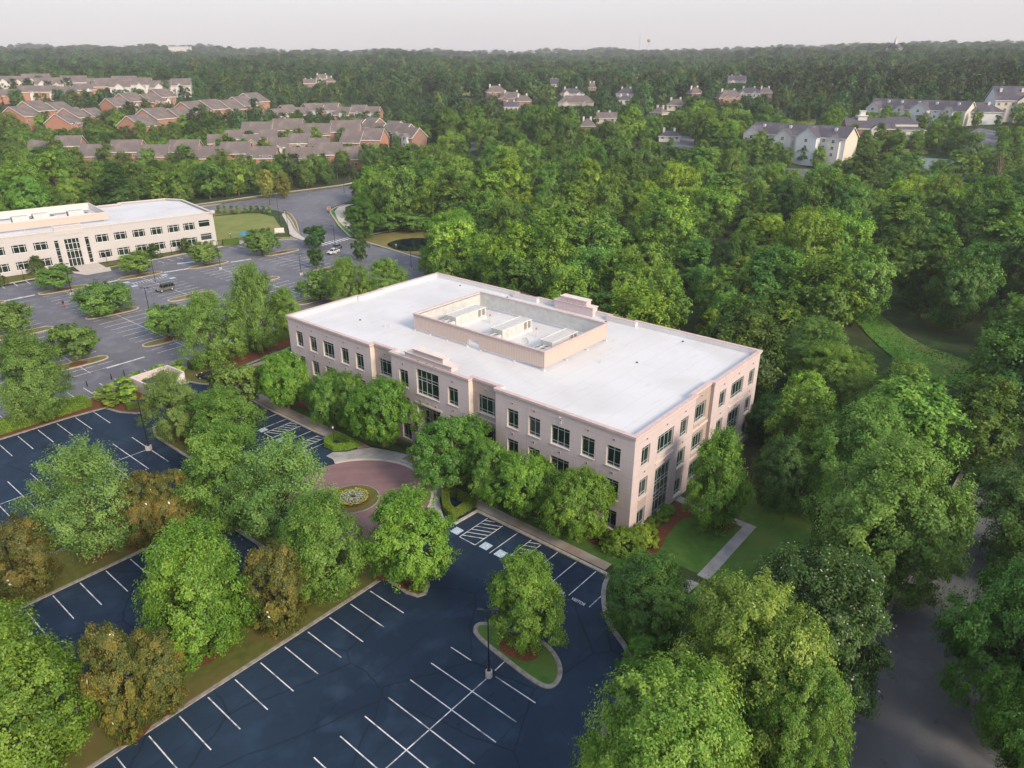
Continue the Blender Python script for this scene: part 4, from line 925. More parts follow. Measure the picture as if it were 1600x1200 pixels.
def far_unit(lx, ly, label):
    m = Matrix.Rotation(math.radians(-8.8), 4, 'Z'); p = m @ Vector((lx, ly, 9.9))+Vector((49.4, 184.5, 0))
    rt = thing('rooftop_unit', label, 'air conditioner', p, math.radians(-8.8), 'air units on the cream office roof')
    b = MB(); b.box(-3.2, -1.5, 0, 3.2, 1.5, .25, 'roof'); b.build('base_curb', rt)
    b = MB(); b.box(-3, -1.4, .252, 1.2, 1.4, 2.6, 'white_metal'); b.box(-3.05, -1.3, .5, -3.001, 1.3, 2.3, 'grille'); b.build('cabinet', rt)
    b = MB(); b.box(1.21, -1.3, .252, 3.1, 1.3, 1.5, 'white_metal'); b.tube([(2.1, -.6, 1.5), (2.1, -.6, 1.6)], .45, 'grille', 12); b.tube([(2.1, .7, 1.5), (2.1, .7, 1.6)], .45, 'grille', 12); b.build('condenser', rt)
far_unit(-48, 20, 'grey roof unit at the edge of the photo on the cream office'); far_unit(-42.5, 21, 'second grey roof unit from the screen corner on the cream office'); far_unit(-33.5, 19.5, 'grey roof unit closest to the sloping screen corner of the cream office')

# ------------------------------------------------------------------ poles and lamps
def flatpole(label, px, py, h, conc=0, heads=2, rz=None, group='parking lot light poles'):
    g = ground(px, py); z = g.z+(.16 if conc == 0 else .0)
    t = thing('light_pole', label, 'street light', (g.x, g.y, z), YAW if rz is None else rz, group)
    if conc:
        b = MB()
        if conc == 1: b.tube([(0, 0, -.1), (0, 0, .74), (0, 0, .8)], [.33, .33, .29], 'concrete', 18)
        else: b.box(-.33, -.33, -.1, .33, .33, .75, 'concrete')
        b.build('base', t, True if conc == 3 else False)
    b = MB(); z0 = .75 if conc else -.1
    b.box(-.18, -.18, z0, .18, .18, z0+.1, 'black_metal'); b.tube([(0, 0, z0), (0, 0, h)], [.085, .06], 'black_metal', 8); b.build('pole', t)
    for s in ((-1, 1) if heads == 2 else (1,)):
        b = MB(); b.tube([(0, 0, h-.12), (0, s*.45, h-.02)], .035, 'black_metal', 6); b.box(-.17, s*.42, h-.08, .17, s*1.02, h+.06, 'black_metal'); b.box(-.13, s*.5, h-.1, .13, s*.95, h-.082, 'frame_white'); b.build('lamp_head', t)
    return t
flatpole('black light pole on a round concrete base beside the island tree', 764, 1057, 8.1, 1)
flatpole('black light pole on a square concrete base in the dark middle lot', 233, 703, 8.3, 2)
flatpole('black light pole in the mulch beside the orange brown magnolia', 36, 935, 7.8, 0)
flatpole('black twin light pole between the cream office entrance and the person walking', 113, 461, 8.1, 2)
flatpole('black light pole at the end of the island before the cream office corner', 345, 421, 8.2, 2)
flatpole('black light pole standing behind the small lot tree, near the beige SUV', 237, 503, 8.0, 2)
flatpole('thin pole next to the blue bay marks by the SUV', 243, 441, 5.6, 0, 1)
flatpole('dark light pole by the crosswalk and the white car', 525, 396, 8.6, 2, 1)
flatpole('black pole beside the pond road, just above the big white roof', 643, 422, 6.5, 2, 1)
flatpole('short black light pole among the rows below the dark round tree', 471, 430, 6.0, 2)
for px, py, h, l in ((538, 301, 9, 'tall grey street light where the road meets the tree belt'), (629, 284, 9, 'grey street light half hidden by woodland above the road bend'), (422, 321, 10.5, 'tall street light at the road corner behind the row of young trees'), (437, 348, 9, 'street light at the top of the curving sidewalk'), (452, 372, 9, 'street light beside the curving sidewalk near the white sign')):
    flatpole(l, px, py, h, 0, 1, group='street lights along the road')
def ped_lamp(px, py, label, h=3.3):
    g = ground(px, py); t = thing('lamp_post', label, 'lamp', (g.x, g.y, g.z+.15), 0, 'lantern posts beside the walks')
    b = MB(); b.tube([(0, 0, 0), (0, 0, .25), (0, 0, .5), (0, 0, h-.45)], [.17, .15, .07, .05], 'black_metal', 10); b.build('post', t)
    b = MB(); b.tube([(0, 0, h-.45), (0, 0, h-.05)], [.11, .17], 'frame_white', 8); b.build('lantern', t, True)
    b = MB(); b.tube([(0, 0, h-.05), (0, 0, h+.03), (0, 0, h+.2)], [.2, .17, .02], 'black_metal', 8); b.build('cap', t)
ped_lamp(713, 783, 'black lantern post inside the clipped hedge wedge by the visitor bays')
ped_lamp(523, 697, 'black lantern post in the hedge wedge on the shaded side of the brick court')
ped_lamp(38, 437, 'lantern post near the edge of the photo before the cream office'); ped_lamp(57, 427, 'lantern post by the domed shrub before the cream office')
ped_lamp(168, 412, 'lantern post by the clipped box hedge of the cream office'); ped_lamp(269, 399, 'lantern post near the shaded corner windows of the cream office')
ped_lamp(362, 380, 'lantern post between the lawn and the blue umbrella')
t = thing('bollard_light', 'small black ground light at the foot of the multi stemmed tree', 'light', (*ground(906, 846)[:2], ground(906, 846).z+.1))
b = MB(); b.tube([(0, 0, 0), (0, 0, .5)], .09, 'black_metal', 10); b.build('post', t); b = MB(); b.tube([(0, 0, .5), (0, 0, .7)], [.22, .12], 'black_metal', 12); b.build('shade', t)
for i, (px, py) in enumerate(((137, 605), (175, 594), (195, 588), (223, 592))):
    g = ground(px, py); b = MB(); b.tube([(0, 0, 0), (0, 0, 1.0)], .09, 'black_metal', 8); b.tube([(0, 0, 1.0), (0, 0, 1.12)], [.11, .03], 'black_metal', 8)
    o = b.build('bollard'); o.location = (g.x, g.y, .17); tag(o, 'short black post at the edge of the hedge strip behind the bin enclosure', 'bollard', 'black posts along the lot divider')

# ------------------------------------------------------------------ signs, umbrella, enclosure
t = thing('sign', 'low white office sign on the lawn by the street corner', 'sign', (72.5, 184.5, .02), math.radians(-35))
b = MB(); b.box(-1.7, -.2, 0, 1.7, .2, .35, 'walk_pale'); b.build('base', t); b = MB(); b.box(-1.55, -.1, .35, 1.55, .1, 1.75, 'frame_white'); b.build('panel', t)
t = thing('stop_sign', 'red and white stop sign at the street junction', 'sign', (103.0, 197.0, .05), YAW-PI/2)
b = MB(); b.tube([(0, 0, 0), (0, 0, 3.1)], .05, 'frame', 6); b.build('post', t)
M['sign_red'] = flat('sign red', (.55, .06, .05), .4)
def octo(r, y, m): 
    b = MB(); b.face([(r*math.cos(PI/8+k*PI/4), y, 2.7+r*math.sin(PI/8+k*PI/4)) for k in range(8)], m); return b
b = octo(.75, -.07, 'frame_white'); b.build('sign_plate', t); b = octo(.66, -.075, 'sign_red'); b.build('sign_face', t)
cu = bpy.data.curves.new('lettering', 'FONT'); cu.body = 'STOP'; cu.size = .5; cu.align_x = 'CENTER'; cu.align_y = 'CENTER'; cu.extrude = .004
tt = bpy.data.objects.new('t', cu); COL.objects.link(tt); dg = bpy.context.evaluated_depsgraph_get(); me = bpy.data.meshes.new_from_object(tt.evaluated_get(dg)); bpy.data.objects.remove(tt)
me.materials.clear(); me.materials.append(M['frame_white']); o = link('lettering', me, t); o.location = (0, -.085, 2.7); o.rotation_euler = (PI/2, 0, 0)
t = thing('patio_umbrella', 'blue patio umbrella beside the cream office lawn', 'umbrella', (58.5, 182.8, .15))
b = MB(); b.tube([(0, 0, 0), (0, 0, 2.9)], .05, 'frame_white', 6); b.build('pole', t)
M['blue_cloth'] = flat('blue canvas', (.05, .26, .42), .8)
b = MB(); K = 8
for k in range(K):
    a0_, a1_ = 2*PI*k/K, 2*PI*(k+1)/K; P1 = (2.3*math.cos(a0_), 2.3*math.sin(a0_), 2.2); P2 = (2.3*math.cos(a1_), 2.3*math.sin(a1_), 2.2)
    b.face([(0, 0, 3.0), P1, P2], 'blue_cloth'); b.face([P1, (P1[0], P1[1], 1.95), (P2[0], P2[1], 1.95), P2], 'blue_cloth')
b.build('canopy', t); b = MB(); b.tube([(0, 0, .7), (0, 0, .76)], .8, 'walk_pale', 14); b.tube([(0, 0, 0), (0, 0, .7)], .1, 'frame', 8); b.build('table', t)
t = thing('feather_flag', 'rainbow coloured spinner flag beside the cream office entrance', 'flag', (13.5, 191.0, .1))
b = MB(); b.tube([(0, 0, 0), (0, 0, 3.1)], .03, 'frame', 6); b.build('pole', t)
FC = [(.75, .08, .06), (.8, .35, .05), (.8, .65, .05), (.08, .25, .6), (.75, .08, .06), (.8, .65, .05), (.1, .4, .6)]
for k, c in enumerate(FC):
    nm = 'cloth %d' % k; M[nm] = flat(nm, c, .8); b = MB(); z = .3+k*.4; b.tube([(.25+.2*math.sin(k), 0, z), (.3+.2*math.sin(k+.5), .04, z+.2), (.25+.2*math.sin(k+1), 0, z+.4)], [.08, .3, .08], nm, 10); b.build('cloth_panel', t)
# bin store
t = thing('bin_enclosure', 'pinkish walled bin enclosure with white gates at the hedge end', 'enclosure', (-16.6, 88.2, .1), math.radians(4))
b = MB(); b.box(-3.6, 2.6, 0, 3.6, 2.9, 2.3, 'precast', 'coping'); b.box(-3.6, -2.6, 0, -3.3, 2.59, 2.3, 'precast', 'coping'); b.box(3.3, -2.6, 0, 3.6, 2.59, 2.3, 'precast', 'coping'); b.build('wall', t)
for x0, x1 in ((-3.28, -.05), (.05, 3.28)):
    b = MB(); b.box(x0, -2.62, .15, x1, -2.54, 2.15, 'frame_white')
    for q in range(6): b.box(x0+.1+q*.52, -2.65, .2, x0+.16+q*.52, -2.621, 2.1, 'white_metal')
    b.build('gate', t)
b = MB(); b.box(-3.25, -2.5, .02, 3.25, 2.55, .06, 'walk_grey'); b.build('floor_slab', t)
t2 = thing('dumpster', 'blue steel dumpster inside the pinkish bin enclosure', 'dumpster', (-17.6, 88.9, .17), math.radians(4))
M['bin_blue'] = flat('bin blue', (.03, .05, .13), .5)
b = MB(); b.prism([(-1.7, -.9), (1.7, -.9), (1.7, .9), (-1.7, .9)], 0, 1.3, 'bin_blue'); b.build('body', t2); b = MB(); b.box(-1.75, -.95, 1.31, 1.75, .95, 1.4, 'black_metal'); b.build('lid', t2)

# ------------------------------------------------------------------ cars
def car(label, x, y, z, rz, paint, kind='sedan', group=None, simple=False, cat='car', name='parked_car'):
    t = thing(name, label, cat, (x, y, z), rz, group)
    nm = 'car paint %.2f %.2f %.2f' % paint
    if nm not in M: M[nm] = flat(nm, paint, .28, spec=.6)
    if kind == 'suv': P_ = [(-2.25, .5, .95, .88), (-2.2, .45, 1.1, .9), (-1.5, .42, 1.12, .93), (1.0, .42, 1.10, .93), (2.0, .45, 1.05, .9), (2.25, .5, .85, .82)]; CB = [(-2.15, -2.0, .0), (1.05, .75, .0)]; HT = 1.82; base = 1.08; wr = .42
    else: P_ = [(-2.3, .42, .72, .74), (-2.2, .33, .92, .84), (-1.4, .28, .97, .9), (.9, .28, .93, .9), (1.9, .32, .80, .86), (2.3, .42, .6, .7)]; CB = [(-1.75, -.95, 0), (1.05, .3, 0)]; HT = 1.42; base = .93; wr = .33
    b = MB()
    sec = lambda s: [(s[0], -s[3], s[1]), (s[0], -s[3]*1.02, (s[1]+s[2])/2), (s[0], -s[3]*.94, s[2]-.04), (s[0], 0, s[2]), (s[0], s[3]*.94, s[2]-.04), (s[0], s[3]*1.02, (s[1]+s[2])/2), (s[0], s[3], s[1])]
    for a, c in zip(P_, P_[1:]):
        A, B = sec(a), sec(c)
        for i in range(6): b.face([A[i], B[i], B[i+1], A[i+1]], nm)
        b.face([A[6], B[6], B[0], A[0]], 'black_metal')
    b.face(sec(P_[0]), nm); b.face(sec(P_[-1])[::-1], nm); b.build('body', t)
    (r0, r1, _), (f0, f1, _) = CB; wt, wb = (.74, .86) if kind == 'suv' else (.62, .82)
    cab = MB()
    lo = [(r0, -wb, base-.03), (f0, -wb, base-.03), (f0, wb, base-.03), (r0, wb, base-.03)]; hi = [(r1, -wt, HT-.06), (f1, -wt, HT-.06), (f1, wt, HT-.06), (r1, wt, HT-.06)]
    for i in range(4): cab.face([lo[i], lo[(i+1) % 4], hi[(i+1) % 4], hi[i]], 'glass')
    cab.build('windows_glass' if False else 'glazing', t)
    rf_ = MB(); rt_ = 'black_metal' if (kind == 'suv' and not simple) else nm
    rf_.prism([(r1-.05, -wt-.02), (f1+.05, -wt-.02), (f1+.05, wt+.02), (r1-.05, wt+.02)], HT-.06, HT+.01, rt_, bottom=True); rf_.build('roof_panel', t)
    if not simple:
        pl = MB()
        for s in (-1, 1):
            for (x0, x1) in ((r0+.02, r1), (f0, f1), ((r0+f0)/2, (r1+f1)/2), ((r0*.72+f0*.28), (r1*.72+f1*.28))): pl.tube([(x0, s*(wb+.004), base-.03), (x1, s*(wt+.006), HT-.05)], .045, nm, 4)
        pl.build('pillar_frame', t)
        for s in (-1, 1):
            h = MB(); h.ell((P_[-1][0]-.03, s*.62, .7 if kind == 'sedan' else .86), (.07, .14, .09), 'frame_white', 8, 6); h.build('headlight', t)
            h = MB(); h.box(P_[0][0]-.02, s*.62-.1, .75, P_[0][0]+.05, s*.62+.1, .9, 'sign_red'); h.build('tail_light', t)
            h = MB(); h.box(f0-.35, s*.95-.06, base, f0-.2, s*.95+.1*s, base+.14, nm); h.build('mirror', t)
        h = MB(); h.box(P_[-1][0]-.02, -.4, .45, P_[-1][0]+.03, .4, .7, 'black_metal'); h.build('grille', t)
        if kind == 'suv': h = MB(); h.tube([(-2.32, -.0, 1.0), (-2.5, 0, 1.0)], .36, 'black_metal', 14); h.build('spare_wheel', t)
        for s in (-1, 1):
            for xx in (-1.38, 1.38):
                h = MB(); h.tube([(xx, s*.72, wr), (xx, s*.93, wr)], wr, 'black_metal', 16); wh = h.build('wheel', t)
                h = MB(); h.tube([(xx, s*.93, wr), (xx, s*.945, wr)], wr*.55, 'frame', 12); h.build('rim', wh)
    else:
        for s in (-1, 1):
            for xx in (-1.38, 1.38): h = MB(); h.tube([(xx, s*.7, wr), (xx, s*.93, wr)], wr, 'black_metal', 10); h.build('wheel', t)
    return t
car('grey beige off-road SUV with black roof and spare wheel parked among empty bays', 13.4, 146.6, .03, PI+.02, (.13, .12, .105), 'suv')
car('black sedan parked between the hedge strip and the office trees', -9.0, 84.6, .02, math.radians(110), (.012, .012, .016))
car('white sedan parked behind pale treetops by the crosswalk', 66.2, 146.4, .03, PI+.25, (.62, .62, .62))
car('dark sedan mostly hidden under the tree beside the cream office lot', 70.5, 150.5, .03, PI+.25, (.10, .12, .15), simple=True)
CA = [(1186, 352, 'white hatchback nearest the pale blue gable of the far apartments', (.6, .6, .6)), (1200, 352, 'red car in the far apartment parking lot', (.45, .02, .025)),
      (1214, 358, 'first dark car of three along the far apartment fronts', (.02, .025, .04)), (1222, 358, 'second dark car of three along the far apartment fronts', (.02, .025, .04)), (1230, 358, 'third dark car of three along the far apartment fronts', (.03, .03, .04)),
      (1241, 357, 'silver car at the end of the far apartment parking row', (.45, .46, .48)), (1190, 344, 'white car half behind treetops below the red car', (.6, .6, .6)), (1583, 388, 'white van shaped car beside the far lot under the bare tree', (.6, .6, .6)), (1589, 380, 'silver car beside the far lot under the bare tree', (.4, .42, .45))]
for px, D, l, c in CA:
    g = at(px, D); car(l.replace('nearest', 'next to'), g.x, g.y, g.z+.35, YAW+random.uniform(.0, .4), c, simple=True, group='cars by the far apartments')

# ------------------------------------------------------------------ people
def person(label, x, y, z, rz, top, legs, step=.32, skin=(.25, .14, .09), hair=(.02, .015, .012)):
    nm = [('skin', skin), ('top '+str(top), top), ('legs '+str(legs), legs), ('hair', hair)]
    for n, c in nm:
        if n not in M: M[n] = flat(n, c, .8)
    t = thing('person', label, 'person', (x, y, z), rz)
    me = bpy.data.meshes.new('body')
    V_ = [(0, 0, .95), (0, 0, 1.15), (0, 0, 1.40), (0, 0, 1.50), (0, 0, 1.60), (.01, 0, 1.70),
          (0, .19, 1.42), (.06, .24, 1.15), (.20, .22, .96), (.26, .21, .90), (0, -.19, 1.42), (-.08, -.24, 1.15), (-.10, -.24, .92), (-.09, -.24, .84),
          (0, .09, .92), (step*.6, .09, .50), (step*.9, .09, .08), (step*.9+.14, .09, .03), (0, -.09, .92), (-step*.2, -.09, .50), (-step*1.2, -.09, .12), (-step*1.2+.12, -.09, .03)]
    E_ = [(0, 1), (1, 2), (2, 3), (3, 4), (4, 5), (2, 6), (6, 7), (7, 8), (8, 9), (2, 10), (10, 11), (11, 12), (12, 13), (0, 14), (14, 15), (15, 16), (16, 17), (0, 18), (18, 19), (19, 20), (20, 21)]
    R2 = [.15, .13, .15, .06, .09, .09, .07, .05, .035, .035, .07, .05, .035, .035, .09, .06, .04, .035, .09, .06, .04, .035]
    me.from_pydata(V_, E_, []); me.materials.append(M['skin']); me.materials.append(M['top '+str(top)]); me.materials.append(M['legs '+str(legs)])
    o = link('body', me, t); sk = o.modifiers.new('s', 'SKIN'); o.modifiers.new('u', 'SUBSURF').levels = 1
    for i, v in enumerate(me.skin_vertices[0].data): v.radius = (R2[i], R2[i]*(1.25 if i < 3 else 1)); v.use_root = i == 0
    dg = bpy.context.evaluated_depsgraph_get(); m2 = bpy.data.meshes.new_from_object(o.evaluated_get(dg)); bpy.data.objects.remove(o)
    o = link('body', m2, t)
    b = MB(); tn = 'top '+str(top); ln = 'legs '+str(legs)
    b.tube([(0, 0, .93), (0, 0, 1.12), (0, 0, 1.38), (0, 0, 1.48)], [.185, .165, .19, .10], tn, 12)
    b.tube([(0, .17, 1.43), (.05, .24, 1.16)], [.09, .065], tn, 8); b.tube([(0, -.17, 1.43), (-.07, -.24, 1.16)], [.09, .065], tn, 8); b.build('shirt', t, True)
    b = MB(); b.tube([(0, .08, .97), (step*.6, .09, .5), (step*.88, .09, .14)], [.125, .085, .06], ln, 10); b.tube([(0, -.08, .97), (-step*.2, -.09, .5), (-step*1.15, -.09, .17)], [.125, .085, .06], ln, 10); b.build('trousers', t, True)
    b = MB(); b.ell((-.02, 0, 1.70), (.115, .105, .12), 'hair', 10, 8); b.build('hair', t, True)
g = ground(100, 480); person('person in a dark top and red trousers walking across the far lot', g.x, g.y, .03, YAW-PI/2-.4, (.02, .015, .02), (.42, .07, .06))
g = ground(619, 391); person('person in pale clothes standing on the edge of the pond', g.x, g.y, .1, YAW+.3, (.35, .30, .28), (.12, .10, .12), .05)

# ------------------------------------------------------------------ houses
def hwin(root, x, y, z, rz, w=1.0, h=1.5, xs=None):
    o = put_window(root, (x, y, z), rz, w, h, xs if xs is not None else [w/2], [h/2], 'frame_white', None, bar=.10); return o
def gable_roof(b, L, W, H, rh, m, oh=.55, th=.42, x0=None, x1=None):
    x0 = -L/2-oh if x0 is None else x0; x1 = L/2+oh if x1 is None else x1; s = rh/(W/2); yo = W/2+oh; zo = H-s*oh
    for sg in (-1, 1):
        a = [(x0, sg*yo, zo), (x1, sg*yo, zo), (x1, 0, H+rh), (x0, 0, H+rh)]; c = [(p[0], p[1], p[2]+th) for p in a]
        if sg > 0: a, c = a[::-1], c[::-1]
        b.face(c, m); b.face(a[::-1], m)
        for i in range(4): j = (i+1) % 4; b.face([a[i], a[j], c[j], c[i]], 'frame_white')
def house(name, label, pos, rz, L, W, H, rh, wall, roof, cat='house', group=None, fronts=(), chim=(), hip=False, ends=None, wins=True, deck=False, floors=2, nwin=3):
    t = thing(name, label, cat, pos, rz, group)
    w = MB(); w.box(-L/2, -W/2, -4, L/2, W/2, H, wall)
    ends = ends or wall
    if not hip:
        for x in (-L/2, L/2): w.prism([(0, 0)]*0 or [(x-.01, -W/2), (x+.01, -W/2), (x+.01, W/2), (x-.01, W/2)], -4.01, H+.01, ends) if ends != wall else None
        for x, s in ((-L/2, 1), (L/2, -1)):
            f = [(x, -W/2, H), (x, 0, H+rh), (x, W/2, H)]; w.face(f if s > 0 else f[::-1], ends)
    w.build('wall', t)
    b = MB()
    if hip:
        o = .6; r0 = min(W/2, L/2-.5); zo = H-.25
        A = [(-L/2-o, -W/2-o, zo), (L/2+o, -W/2-o, zo), (L/2+o, W/2+o, zo), (-L/2-o, W/2+o, zo)]; R0, R1 = (-L/2+r0*.9, 0, H+rh), (L/2-r0*.9, 0, H+rh)
        b.face([A[0], A[1], R1, R0], roof); b.face([A[2], A[3], R0, R1], roof); b.face([A[1], A[2], R1], roof); b.face([A[3], A[0], R0], roof)
        for i in range(4): j = (i+1) % 4; b.face([(A[i][0], A[i][1], zo-.3), (A[j][0], A[j][1], zo-.3), A[j], A[i]], 'frame_white')
    else: gable_roof(b, L, W, H, rh, roof)
    r = b.build('roof', t)
    for (fx, fw, fd, fh, fr) in fronts:     # gabled bays toward -y
        y1 = -W/2-fd; g_ = MB(); fwall = wall if fr is None else fr; grh = fw*.42
        g_.box(fx-fw/2, y1, -4, fx+fw/2, -W/2+.01, fh, fwall); g_.face([(fx-fw/2, y1, fh), (fx+fw/2, y1, fh), (fx, y1, fh+grh)], fwall); g_.build('gabled_bay', t)
        g2 = MB(); yb = -W/2+min(W*.45, (fh+grh-H+.3)*(W/2)/rh+.6) if rh else 0
        for sg in (-1, 1):
            a = [(fx+sg*(fw/2+.35), y1-.35, fh-.29), (fx, y1-.35, fh+grh), (fx, yb, fh+grh), (fx+sg*(fw/2+.35), yb, fh-.29)]
            c = [(p[0], p[1], p[2]+.2) for p in a]
            if sg < 0: a, c = a[::-1], c[::-1]
            g2.face(c, roof); g2.face(a[::-1], roof)
            for i in range(4): j = (i+1) % 4; g2.face([a[i], a[j], c[j], c[i]], 'frame_white')
        g2.build('bay_roof', t)
        if wins:
            for q in range(floors): hwin(t, fx-.75, y1-.06, .8+q*3.0, 0, 1.5, 1.6)
    if wins:
        for q in range(floors):
            for k in range(nwin):
                x = -L/2+(k+.5)*L/nwin
                if any(abs(x-f[0]) < f[1]/2+.9 for f in fronts): continue
                hwin(t, x-.7, -W/2-.06, .8+q*3.0, 0, 1.4, 1.6)
    if deck: b = MB(); b.box(-L*.4, -W/2-3, .2, L*.3, -W/2-.02, .45, 'clay'); [b.box(x, -W/2-2.9, -4, x+.2, -W/2-2.7, .2, 'clay') for x in (-L*.38, 0, L*.25)]; b.box(-L*.4, -W/2-3.05, .45, L*.3, -W/2-2.95, 1.3, 'clay'); b.build('deck', t)
    for (cx_, cy_, ch) in chim: b = MB(); z0 = H-.5; b.box(cx_-.6, cy_-.45, z0, cx_+.6, cy_+.45, H+rh*(1-abs(cy_)/(W/2))+ch, 'siding_white'); b.build('chimney', r)
    return t
def row(px, D, a, n, L, W, H, rh, wall, roof, label, group, fronts=None, deck=False, wins=True, step=(0, 1.3, -.6, .9, .3, -1.0), chim=False, name='brick_townhouse', cat='townhouse', hip=False, nwin=3):
    rz = YAW-PI/2+math.radians(a)+math.atan((800-px)/FPX); d = Vector((math.cos(rz), math.sin(rz), 0)); nn = Vector((-d.y, d.x, 0)); p0 = at(px, D)
    for i in range(n):
        st = step[i % len(step)]
        p = p0+d*(L*(i+.5))+nn*(st*2.2); z = tz(p.x, p.y)
        house(name, label, (p.x, p.y, z+.3), rz, L-.02, W+st*.8, H+st, rh, wall, roof, cat, group, fronts=fronts(i) if fronts else (), deck=deck and i % 2 == 0, wins=wins, hip=hip, nwin=nwin)
fb = lambda i: ((-2.6, 3.6, 1.2, 6.0, 'siding_white' if i % 2 else None), (2.4, 3.2, 1.8, 5.4, None))
row(24, 470, 44, 3, 14, 18, 7, 5.4, 'brick', 'shingle', 'orange brick townhouse with a blank gable end at the far edge of the upper rows', 'upper brick row at the hillside end')
row(95, 455, 48, 3, 11, 17, 7, 5.2, 'brick', 'shingle', 'brick townhouse with white front gables stepping behind a round dark tree', 'upper brick row with white gables', fronts=fb)
row(172, 520, 40, 4, 14, 16, 7, 5.0, 'brick', 'shingle', 'brick townhouse with small gables behind the long upper brick row', 'second line of upper townhouses', fronts=fb)
row(206, 448, 44, 8, 16, 18, 7, 5.6, 'brick', 'shingle', 'orange brick townhouse with rear decks in the long upper row', 'long upper brick row with rear decks', deck=True)
row(-60, 575, 4, 11, 13, 13, 5.5, 4.2, 'brick', 'shingle', 'low townhouse roof just below the white apartment row', 'grey roofs below the white row', wins=False, fronts=lambda i: ((1, 4, 1.2, 5, 'siding_white'),))
row(-100, 660, 3, 4, 22, 16, 8.5, 5.2, 'stucco', 'shingle', 'cream walled apartment house with brown roof and white gables on the far hillside', 'white hillside apartment row', name='apartment_house', cat='apartment house', fronts=lambda i: ((-6, 7, 2.5, 8.2, 'siding_white'), (5, 6, 1.6, 8.0, 'stucco')), nwin=5)
row(60, 645, -6, 4, 19, 16, 8.0, 5.0, 'siding_white', 'shingle', 'white gabled apartment house in the middle of the far hillside row', 'middle of the hillside row', name='apartment_house', cat='apartment house', fronts=lambda i: ((-4, 6, 2.8, 8.6, 'siding_white'), (6, 6, 3.6, 7.0, 'stucco')), nwin=5)
row(178, 632, -14, 4, 15, 16, 7.5, 5.0, 'siding_white', 'shingle', 'white gabled apartment house stepping down at the woodland end of the hillside row', 'woodland end of the hillside row', name='apartment_house', cat='apartment house', fronts=lambda i: ((0, 7, 3.2, 7.2, 'siding_white'),), nwin=4)
row(55, 398, -20, 2, 12, 13, 5.5, 4.4, 'brick', 'shingle', 'brick townhouse half buried in trees beside the lowest row', 'pair of townhouses in the trees')
row(135, 388, -24, 4, 14.4, 14, 5.2, 5.0, 'brick', 'shingle', 'low brick townhouse with a broad grey purple roof behind the tree belt', 'lowest brick row behind the tree belt', fronts=lambda i: ((3.5, 3.6, 1.6, 3.6, 'siding_white'),) if i in (0, 3) else ())
row(306, 386, -18, 3, 14, 14, 4.6, 4.8, 'brick', 'shingle', 'brick townhouse with a wide dusky roof in the lower middle row', 'lower middle brick row')
row(330, 418, -8, 4, 9, 12, 5.2, 4.0, 'brick', 'shingle', 'small gabled townhouse squeezed between two broad dusky roofs', 'small gables between the rows', fronts=lambda i: ((0, 4.2, 1.6, 5.0, 'brick'),))
row(384, 450, -18, 4, 17, 14, 5.0, 5.6, 'brick', 'shingle', 'brick townhouse with a tall dark roof above the tree clump', 'tall dark roofed row')
row(424, 408, -10, 3, 10.5, 12, 5.0, 4.2, 'brick', 'shingle', 'brick townhouse with white trimmed twin gables near the dark pines', 'twin gabled row near the pines', fronts=lambda i: ((0, 4.2, 1.6, 4.6, 'siding_white'),))
row(452, 380, -8, 3, 13.5, 14, 4.6, 5.0, 'brick', 'shingle', 'brick townhouse with plain dusky roof just above the belt of pines', 'plain roofed row above the pines')
row(428, 508, 36, 5, 9.5, 13, 6.0, 4.2, 'brick', 'shingle', 'narrow brick townhouse with paired gables at the middle of the estate', 'narrow gabled row', fronts=lambda i: ((0, 4, 1.5, 6, 'siding_white'),))
row(486, 535, -24, 5, 10, 13, 6.0, 4.4, 'brick', 'shingle', 'townhouse with white rake boards in the top row against the wood', 'top row against the wood', fronts=lambda i: ((1, 4, 1.5, 6, 'siding_blue'),))
row(556, 470, -50, 6, 9.5, 13, 6.0, 4.8, 'brick_brown', 'shingle', 'brown brick townhouse with blue grey gables at the woodland end of the estate', 'woodland end row', fronts=lambda i: ((0, 4.4, 1.6, 5.4, 'siding_blue'),))
row(540, 420, -24, 2, 11, 13, 5.5, 5.2, 'brick', 'shingle', 'brick townhouse with a sloping roof beside the woodland end row', 'pair beside the woodland end')
ra = lambda a, px=800: YAW-PI/2+math.radians(a)+math.atan((800-px)/FPX)
def apt(label, px, D, a, L, W, H, rh, fr, ch, dz=0, ends='stucco', wall='siding_blue'):
    p = at(px, D); d = Vector((math.cos(ra(a, px)), math.sin(ra(a, px)), 0)); p = p+d*L/2
    return house('apartment_building', label, (p.x, p.y, tz(p.x, p.y)+dz), ra(a, px), L, W, H, rh, wall, 'shingle_dark', 'apartment building', 'dark roofed apartments on the hill', fronts=fr, chim=ch, ends=ends, floors=3, nwin=12)
apt('pale blue apartment block with brick base, white chimneys and a blank cream end wall', 1178, 402, -26, 50, 15, 9, 4.6, ((-21, 9, 4.5, 9, 'siding_white'), (-5, 9, 3.0, 8.2, 'siding_white'), (8, 10, 5, 9, 'siding_blue'), (20, 6, 2, 8, 'siding_white')), [(x, -3, 1.6) for x in (-19, -5, 7, 18)]+[(x, 3, 1.2) for x in (-14, 1, 24)], 1)
apt('dark roofed apartment block above the clubhouse with a cream end wall among trees', 1362, 484, -24, 56, 15, 8, 4.8, ((-23, 8, 4.5, 8, 'siding_white'), (-8, 7, 2.5, 7, 'siding_white'), (4, 10, 5, 8, 'siding_blue'), (19, 6, 2, 7.6, 'siding_white')), [(x, -3, 1.6) for x in (-18, -10, 0, 10, 22)]+[(-12, 3, 1.2), (20, 3, 1.2)])
